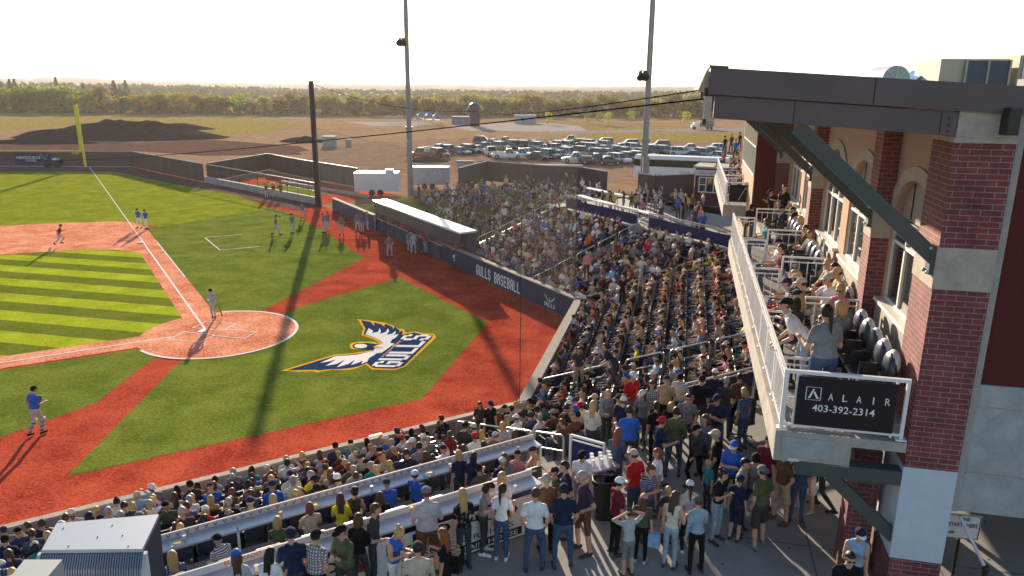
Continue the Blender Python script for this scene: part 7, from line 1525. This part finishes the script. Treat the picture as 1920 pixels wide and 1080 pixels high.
# ---- tower on the horizon
# ================================================================ TREES
def leafmat(name, c, tr=.35):
    m = bpy.data.materials.new(name); m.use_nodes = True; t = m.node_tree; b = t.nodes['Principled BSDF']; b.inputs['Roughness'].default_value = .7; b.inputs['Specular IOR Level'].default_value = .15
    oi = N(t, 'ShaderNodeObjectInfo'); hs = N(t, 'ShaderNodeHueSaturation'); hs.inputs['Color'].default_value = (*c, 1)
    mr = N(t, 'ShaderNodeMapRange'); mr.inputs['To Min'].default_value = .47; mr.inputs['To Max'].default_value = .52; t.links.new(oi.outputs['Random'], mr.inputs['Value']); t.links.new(mr.outputs[0], hs.inputs['Hue'])
    m2 = N(t, 'ShaderNodeMapRange'); m2.inputs['To Min'].default_value = .7; m2.inputs['To Max'].default_value = 1.35; t.links.new(oi.outputs['Random'], m2.inputs['Value']); t.links.new(m2.outputs[0], hs.inputs['Value'])
    t.links.new(hs.outputs[0], b.inputs['Base Color']); tl_ = N(t, 'ShaderNodeBsdfTranslucent'); t.links.new(hs.outputs[0], tl_.inputs['Color']); mx = N(t, 'ShaderNodeMixShader'); mx.inputs[0].default_value = tr
    t.links.new(b.outputs[0], mx.inputs[1]); t.links.new(tl_.outputs[0], mx.inputs[2]); t.links.new(mx.outputs[0], t.nodes['Material Output'].inputs[0]); return m
LF = {'spring': leafmat('leaves_spring_green', (.22, .27, .04), .55), 'brown': leafmat('leaves_bronze_green', (.21, .175, .04), .55), 'dark': leafmat('leaves_dark_conifer', (.045, .06, .03), .3), 'young': leafmat('leaves_yellow_green', (.26, .28, .04), .5)}
bark = nmat('tree_bark', (.09, .065, .05), .9, .1)
def crown_mesh(kind, seed, h, n=420, leaf=.55):
    rr = random.Random(seed); vs = []; fs = []
    lobes = [(rr.gauss(0, .17)*h, rr.gauss(0, .17)*h, h*rr.uniform(.30, .85), h*rr.uniform(.12, .22)) for _ in range(11)]
    for i in range(n):
        if kind == 'dark':
            z = h*(.10+.9*rr.random()**1.2); r = (1-z/h)*h*.20*rr.uniform(.4, 1.1)+.1; th = rr.uniform(0, 2*PI); c = Vector((r*math.cos(th), r*math.sin(th), z)); s = leaf*(.6+.6*(1-z/h))
        else:
            l = rr.choice(lobes); d = Vector((rr.gauss(0, 1), rr.gauss(0, 1), rr.gauss(0, 1))).normalized()*l[3]*rr.uniform(.55, 1.08); c = Vector(l[:3])+d; s = leaf*rr.uniform(.6, 1.3)
        a = Vector((rr.gauss(0, 1), rr.gauss(0, 1), rr.gauss(0, 1))).normalized(); b = a.cross(Vector((rr.gauss(0, 1), rr.gauss(0, 1), rr.gauss(0, 1)))).normalized(); o = len(vs)
        vs += [c+a*s, c+b*s*.8, c-a*s*.9, c-b*s*.75]; fs.append((o, o+1, o+2, o+3))
    return vs, fs
TREEM = []
for i, (k, h) in enumerate([('spring', 10), ('spring', 9), ('brown', 10), ('brown', 9), ('brown', 8), ('dark', 12), ('dark', 10), ('young', 4)]):
    cr = MB(); v, f = crown_mesh(k, 20+i, h, 620 if k != 'young' else 160, .42 if k != 'young' else .28); cr.add(v, f, LF[k]); tk = MB(); r0 = h*.018
    tk.tube((0, 0, -.3), (0, 0, h*.55), r0, bark, r0*.5, 7)
    for q in range(5): a = q*1.3+i; z = h*(.25+.07*q); tk.tube((0, 0, z), (math.cos(a)*h*.18, math.sin(a)*h*.18, z+h*.2), r0*.45, bark, r0*.15, 5)
    TREEM.append((k, cr.mesh('crown'), tk.mesh('trunk')))
TL = {'spring': 'bright green broadleaf tree in the tree line on the left', 'brown': 'bronze green tree in the long tree line behind the fields', 'dark': 'dark conifer standing above the tree line', 'young': 'thin yellow green sapling beside the far road'}
def tree(P, i, s, rz_=0, label=None, group=None):
    k, cm, tm = TREEM[i]; e = bpy.data.objects.new('conifer_tree' if k == 'dark' else 'broadleaf_tree', None); COL.objects.link(e); e.matrix_world = Matrix.Translation(P) @ Matrix.Rotation(rz_, 4, 'Z') @ Matrix.Diagonal((s[0], s[0], s[1], 1)); tag(e, label or TL[k], 'tree', group or k+' trees')
    for nm, me in (('crown', cm), ('trunk', tm)): c = bpy.data.objects.new(nm, me); COL.objects.link(c); c.parent = e
rt = random.Random(9)
for row, (dd, n) in enumerate([(0, 92), (7, 88), (16, 76)]):
    for i in range(n):
        px = -120+1560*(i+rt.uniform(.1, .9))/n; py = 216.5+ (px-960)*.0055-(0 if px > 200 else (200-px)*.008)
        P = G(px, py+rt.uniform(-1, 2)*.8); P.y += dd; P.x *= (P.y)/(P.y-dd)
        green = rt.random() < (.95 if px < 190 else .35 if px < 330 else .06); kk = rt.choice([0, 1]) if green else rt.choice([2, 3, 4])
        sc = (1.12 if px < 200 else .95 if px < 700 else .98)*rt.uniform(.75, 1.12); tree(P, kk, (sc*1.05, sc), rt.uniform(0, 6))
for i in range(20): px = rt.uniform(-60, 280); P = G(px, 205); P = Vector((P.x*1.25, P.y*1.25, 0)); tree(P, rt.choice([5, 6]), (1.7, 1.35*rt.uniform(.7, 1.1)), 0)
for i, (px, py) in enumerate([(1027, 234), (1101, 232), (1125, 235), (1141, 235), (1183, 230), (1288, 234), (1283, 232)]): tree(G(px, py), 7, (1.0, 1.15), i, '%s thin yellow green sapling from the left beside the far road' % ORD[i])
# ---- far woodland and hills: terrain that rises, covered by canopy
def ridge(D0, prof, name, mat, depth, seed, rough):
    mb = MB(); xs = []
    n = 260; P0 = []; P1_ = []; P2_ = []
    for k in range(n+1):
        px = -400+2400*k/n; y = float(np.interp(px, [p[0] for p in prof], [p[1] for p in prof])); q = pxroof(px, y, D0)
        q.z += rough*(NZ.noise(Vector((px*.035, seed, 0)))+.6*NZ.noise(Vector((px*.2, seed, 1)))+.5*NZ.noise(Vector((px*.8, seed, 2)))); xs.append(q)
    rows = []
    for t in (0, .25, .5, .75, 1.0):
        f = 1-(1-t)*depth/D0; rows.append([Vector((q.x*f, q.y*f, -1+(q.z+1)*(t**.8)+(rough*.6*NZ.noise(Vector((q.x*.02, t*5, seed))) if 0 < t < 1 else 0))) for q in xs])
    rows.append([Vector((q.x*1.15, q.y*1.15, -2)) for q in xs])
    for r0, r1 in zip(rows[:-1], rows[1:]):
        for i in range(n): mb.add([r0[i], r0[i+1], r1[i+1], r1[i]], [(3, 2, 1, 0)] if False else [(0, 1, 2, 3)], mat, True)
    struct(mb, name); return rows
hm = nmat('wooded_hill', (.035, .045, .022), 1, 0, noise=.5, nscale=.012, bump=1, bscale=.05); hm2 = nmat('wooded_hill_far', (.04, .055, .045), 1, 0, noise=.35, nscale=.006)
prof1 = [(-400, 150), (0, 158), (120, 160), (300, 163), (600, 171), (900, 173), (1300, 176), (2000, 180)]
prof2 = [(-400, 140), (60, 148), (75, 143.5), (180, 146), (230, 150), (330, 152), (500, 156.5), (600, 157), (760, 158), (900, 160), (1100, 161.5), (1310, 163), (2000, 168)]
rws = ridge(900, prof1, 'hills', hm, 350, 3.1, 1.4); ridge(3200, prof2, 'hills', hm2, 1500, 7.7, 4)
# canopy on the nearer slope, one mass
cv = []; cf = []; rr = random.Random(2)
for i in range(15000):
    r = rr.choice([0, 1, 2, 3]); j = rr.randrange(10, 205); t = rr.random(); a = rws[r][j].lerp(rws[r+1][j], t)
    s = rr.uniform(1.2, 2.6); c = a+Vector((rr.uniform(-6, 6), rr.uniform(-6, 6), rr.uniform(-1, 2.5))); u = Vector((rr.gauss(0, 1), rr.gauss(0, 1), rr.gauss(0, 1))).normalized(); v_ = u.cross(Vector((rr.gauss(0, 1), rr.gauss(0, 1), rr.gauss(0, 1)))).normalized(); o = len(cv)
    cv += [c+u*s, c+v_*s, c-u*s, c-v_*s]; cf.append((o, o+1, o+2, o+3))
mb = MB(); mb.add(cv, cf, LF['dark']); mb.obj('woodland', label='dark woodland covering the low slopes beyond the tree line', cat='woods', kind='stuff')
cv = []; cf = []
for i in range(5200):   # undergrowth and tall grass at the foot of the trees
    px = rr.uniform(-120, 1440); P = G(px, 217+(px-960)*.0055+rr.uniform(-2, 1.0)); s = rr.uniform(.4, 1.1); c = P+Vector((0, rr.uniform(0, 14), rr.uniform(.1, 1.9))); u = Vector((rr.gauss(0, 1), rr.gauss(0, 1), rr.gauss(0, 1))).normalized(); v_ = u.cross(Vector((rr.gauss(0, 1), rr.gauss(0, 1), rr.gauss(0, 1)))).normalized(); o = len(cv)
    cv += [c+u*s, c+v_*s, c-u*s, c-v_*s]; cf.append((o, o+1, o+2, o+3))
mb = MB(); mb.add(cv, cf, LF['brown']); mb.obj('undergrowth', label='bushy undergrowth at the foot of the tree line', cat='undergrowth', kind='stuff')
q = pxroof(565, 156, 3000); mb = MB(); mb.box(q+Vector((0, 0, 6)), (6, 6, 12), M['conc_panel']); mb.box(q+Vector((0, 0, 19)), (8.5, 8, 2.5), M['conc_panel']); mb.obj('water_tower', label='tiny tower block standing on the horizon', cat='tower')
# ================================================================ NEAR THINGS
# floodlight housing close below the viewpoint: pale lid and ribbed heat sink
zl = 8.7; T0, T1, T2, T3 = [G(x, y, zl) for x, y in [(106, 981), (298, 964), (267, 1029), (78, 1031)]]; fm = nmat('pale_enamel', (.40, .45, .52), .4, .5); fins = nmat('fin_grey', (.25, .28, .36), .4, .5, metal=.3)
e = empty('floodlight_housing', (T0+T2)/2-Vector((0, 0, .4)), 'big pale metal floodlight housing with ribbed back at lower left', 'floodlight'); mb = MB()
dn = Vector((0, 0, -1)); mb.hexa([T3+dn*.035, T2+dn*.035, T1+dn*.035, T0+dn*.035, T3, T2, T1, T0], fm); mb.obj('lid', e)
fx = (T2-T3).normalized(); fy = (T0-T3); fy.normalize(); W_ = (T2-T3).length; mb = MB()
back = [T3-fy*.30+dn*.16+fx*(-.02), T2-fy*.30+dn*.16+fx*.02]
mb.hexa([T3+dn*.9, T2+dn*.9, T1+dn*.9+fy*-.1, T0+dn*.9+fy*-.1, T3+dn*.036, T2+dn*.036, T1+dn*.036, T0+dn*.036], nmat('housing_dark', (.05, .055, .08), .5)); mb.obj('core', e)
mb = MB(); nf = 40
for k in range(nf):
    c = T3+fx*(W_*(k+.5)/nf); t = .007
    pr = [(0, -.04), (-.01, -.04), (-.13, -.12), (-.16, -.20), (-.10, -.60), (0, -.75)]
    A_ = [c+fy*y+Vector((0, 0, z))-fx*t for y, z in pr]; B_ = [c+fy*y+Vector((0, 0, z))+fx*t for y, z in pr]; n = len(pr)
    mb.add(A_+B_, [tuple(range(n)), tuple(range(n, 2*n))[::-1]]+[(i, n+i, n+(i+1) % n, (i+1) % n) for i in range(n)], fins)
mb.obj('heat_sink', e)
mb = MB()
for c, sgn in ((T3, -1), (T2, 1)):
    pr = [(0.02, -.035), (-.03, -.035), (-.16, -.11), (-.185, -.21), (-.12, -.65), (0.02, -.8)]; c = c+fx*(.022*sgn); A_ = [c+fy*y+Vector((0, 0, z))-fx*.016 for y, z in pr]; B_ = [c+fy*y+Vector((0, 0, z))+fx*.016 for y, z in pr]; n = 6
    mb.add(A_+B_, [tuple(range(n)), tuple(range(n, 2*n))[::-1]]+[(i, n+i, n+(i+1) % n, (i+1) % n) for i in range(n)], fm)
mb.obj('housing_sides', e)
mb = MB()
for x, y in ((.25, .12), (.5, .45), (.75, .5), (.85, .1), (.1, .8), (.6, .9)): p_ = T3+(T2-T3)*x+(T0-T3)*y; mb.ball(p_+Vector((0, 0, .002)), .007, M['black'], 6, 4)
mb.obj('screws', e)
Q_ = (T0+T2)/2; mb = MB(); mb.tube(Vector((Q_.x, Q_.y, CZ)), Q_+dn*.9, .09, M['polegrey'], n=12); mb.obj('post', e)
B0, B1, B2, B3 = [G(x, y, 8.9) for x, y in [(46, 1049), (117, 1049), (80, 1092), (8, 1095)]]; mb = MB(); mb.hexa([B3+dn*.5, B2+dn*.5, B1+dn*.5, B0+dn*.5, B3, B2, B1, B0], nmat('driver_box_grey', (.42, .44, .44), .5, .4)); mb.tube(Vector(((B0+B2)/2).xy.to_3d())+Vector((0, 0, CZ)), (B0+B2)/2+dn*.5, .06, M['polegrey'], n=8)
mb.obj('control_box', label='small pale metal box below the ribbed floodlight housing', cat='electrical box')
# rubbish bin with swing lid, cups on the counter end
q = G(1131, 968, CZ); e = empty('rubbish_bin', q, 'tall tapered black plastic rubbish bin beside the counter end', 'rubbish bin'); mb = MB()
def ring(r, z, n=16, p=.6): return [Vector((q.x+math.copysign(abs(math.cos(t))**p, math.cos(t))*r, q.y+math.copysign(abs(math.sin(t))**p, math.sin(t))*r, q.z+z)) for t in [2*PI*k/n for k in range(n)]]
bnm = nmat('bin_plastic', (.012, .012, .014), .35, .5); rg = [ring(.19, .0), ring(.21, .03), ring(.27, .88), ring(.31, .90), ring(.31, .97), ring(.27, .98), ring(.24, .6)]
for r0, r1 in zip(rg[:-1], rg[1:]): mb.add(r0+r1, [(k, (k+1) % 16, 16+(k+1) % 16, 16+k) for k in range(16)], bnm, True)
mb.add(rg[-1], [tuple(range(16))], nmat('bin_liner', (.03, .03, .035), .3)); mb.add(rg[0], [tuple(range(16))[::-1]], bnm); mb.obj('bin_body', e)
mb = MB(); mb.box(q+Vector((0, .05, .99)), (.27, .06, .02), bnm); mb.obj('handle_bar', e)
cpos = G(1127, 868, CZ+1.05); mb = MB(); mb.box(cpos+Vector((0, 0, -.03)), (.32, .28, .03), M['counter'], .5); mb.box(cpos+Vector((0, 0, -.53)), (.26, .22, .47), M['conc_panel'], .5); mb.obj('side_table', label='small serving stand with stacked cups at the counter end', cat='table')
for i in range(9): c = cpos+Vector((-.2+.19*(i % 3), -.16+.15*(i//3), 0)); mb = MB(); mb.tube(c, c+Vector((0, 0, .16+.03*(i % 3))), .036, M['signwhite'], .046, 10); mb.obj('cup_stack', org=c, label='white stack of paper cups on the serving stand', cat='cups', group='cup stacks on the serving stand')
# queue sign
q = G(1800, 1030, CZ)
sP = HB(-8.6, 14.2, CZ); e = empty('queue_sign', sP, 'white sign reading LINE STARTS HERE under the building', 'sign'); sg0 = G(1776, 1000, CZ+.9); 
u_ = Vector((1, -.18, 0)).normalized(); a0 = G(1776, 962, CZ+1.5); mb = MB(); Sx = lambda x, y, o=0: a0+u_*(.60*x)+Vector((0, -.01-o, .50*(y-1)))
mb.add([Sx(0, 0), Sx(1, 0), Sx(1, 1), Sx(0, 1), Sx(0, 0, -.03), Sx(1, 0, -.03), Sx(1, 1, -.03), Sx(0, 1, -.03)], [(0, 1, 2, 3), (7, 6, 5, 4), (3, 2, 6, 7), (0, 4, 5, 1)], M['signwhite']); mb.obj('board', e)
mb = MB(); put_text(mb, 'LINE', lambda x, y: Sx(.38+.3*x, .76+.14*y, .006), M['wallpad'], .02); put_text(mb, 'STARTS HERE', lambda x, y: Sx(.08+.84*x, .50+.17*y, .006), M['wallpad'], .02)
for (x0, y0, x1, y1) in ((.03, .03, .97, .03), (.97, .03, .97, .97), (.97, .97, .03, .97), (.03, .97, .03, .03)): mb.bar(Sx(x0, y0, .008), Sx(x1, y1, .008), .015, .004, M['wallpad'])
mb.bar(Sx(.1, .25, .008), Sx(.25, .25, .008), .06, .004, M['wallpad']); mb.bar(Sx(.2, .32, .008), Sx(.3, .25, .008), .05, .004, M['wallpad']); mb.obj('lettering', e)
mb = MB(); mb.tube(Sx(.5, 0, -.04), Vector((Sx(.5, 0).x, Sx(.5, 0).y+.04, CZ)), .025, M['black']); mb.obj('post', e)
# pole of a shade frame leaning at the right edge
p_a = G(1800, 968, CZ+1.6); p_b = G(1848, 1066, CZ+.75); e = empty('handrail_pole', p_b, 'pale slanting pole with black grip at the lower right', 'pole'); mb = MB(); mb.tube(p_a, p_b, .03, M['signwhite'], n=10); mb.obj('pole', e); mb = MB(); mb.tube(p_b, p_b+Vector((0, 0, -.75)), .045, M['black'], n=10); mb.ball(p_b, .07, M['black']); mb.obj('grip', e)
# office chair at the platform
q = G(1388, 822, CZ); e = empty('office_chair', q, 'dark office chair standing empty below the platform rail', 'chair'); om = nmat('chair_fabric', (.05, .045, .045), .9); mb = MB(); mb.box(q+Vector((0, .03, .50)), (.25, .24, .05), om, .4); mb.obj('seat', e); mb = MB(); mb.box(q+Vector((.02, -.2, .88)), (.25, .05, .34), om, .2); mb.obj('backrest', e)
mb = MB(); mb.tube(q+Vector((0, 0, .08)), q+Vector((0, 0, .48)), .03, M['black'])
for k in range(5): a = k*2*PI/5; mb.tube(q+Vector((0, 0, .1)), q+Vector((.3*math.cos(a), .3*math.sin(a), .06)), .022, M['black']); mb.ball(q+Vector((.3*math.cos(a), .3*math.sin(a), .035)), .035, M['black'], 8, 5)
mb.obj('swivel_base', e)
mb = MB()
for k in (0, .06): mb.path([G(1360+k*60, 790, CZ+.015), G(1400+k*60, 828, CZ+.015), G(1436+k*60, 862, CZ+.015)], .012, M['black'], 5)
mb.obj('cable_run', label='pair of black cables lying across the concourse floor', cat='cable')
# tables on the far concourse
for i, (pa, pb_) in enumerate([((1085, 366), (1150, 384)), ((1160, 386), (1225, 402)), ((1100, 352), (1165, 366))]):
    A_ = G(pa[0], pa[1], CZ+1.0); B_ = G(pb_[0], pb_[1], CZ+1.0); e = empty('high_table', (A_+B_)/2-Vector((0, 0, 1)), '%s long white topped high table behind the far stand' % ORD[i], 'table'); mb = MB(); mb.bar(A_, B_, .6, .06, M['signwhite']); mb.obj('tabletop', e)
    for t in (.1, .9): c = A_.lerp(B_, t); mb = MB(); mb.tube(Vector((c.x, c.y, CZ)), c, .04, M['rail']); mb.obj('leg', e)
mb = MB()
for (s, t, w_) in ((0, 0, 0),): pass
# blankets on the lawn
for i, (a, d, c) in enumerate([(21, 6, 'white'), (24, 9, 'light blue'), (28, 7, 'grey'), (19.5, 5.4, 'green'), (30, 12, 'light grey'), (26, 5.2, 'red'), (22.5, 11.5, 'beige')]):
    P = FB(a, d, berm_z(d)+.05); Pn = FB(a, d+.8, berm_z(d+.8)+.05); Pl = FB(a+.9, d, berm_z(d)+.05); Pr = FB(a+.9, d+.8, berm_z(d+.8)+.05); mb = MB(); up_ = Vector((0, 0, .02)); mb.hexa([P, Pl, Pr, Pn, P+up_, Pl+up_, Pr+up_, Pn+up_], cloth(c)); mb.obj('blanket', label='%s picnic blanket spread on the crowded lawn bank' % c, cat='blanket')

# ================================================================ HAZE
hz = bpy.data.materials.new('evening_haze'); hz.use_nodes = True; t = hz.node_tree; t.nodes.clear(); o_ = N(t, 'ShaderNodeOutputMaterial'); pv = N(t, 'ShaderNodeVolumePrincipled')
pv.inputs['Color'].default_value = (.95, .90, .92, 1); pv.inputs['Density'].default_value = .00010; pv.inputs['Anisotropy'].default_value = .45; t.links.new(pv.outputs[0], o_.inputs['Volume'])
mb = MB(); mb.box((0, 4500, 74), (7000, 5200, 76), hz); mb.obj('haze', kind='stuff', label='thin warm evening haze over the whole scene', cat='haze')
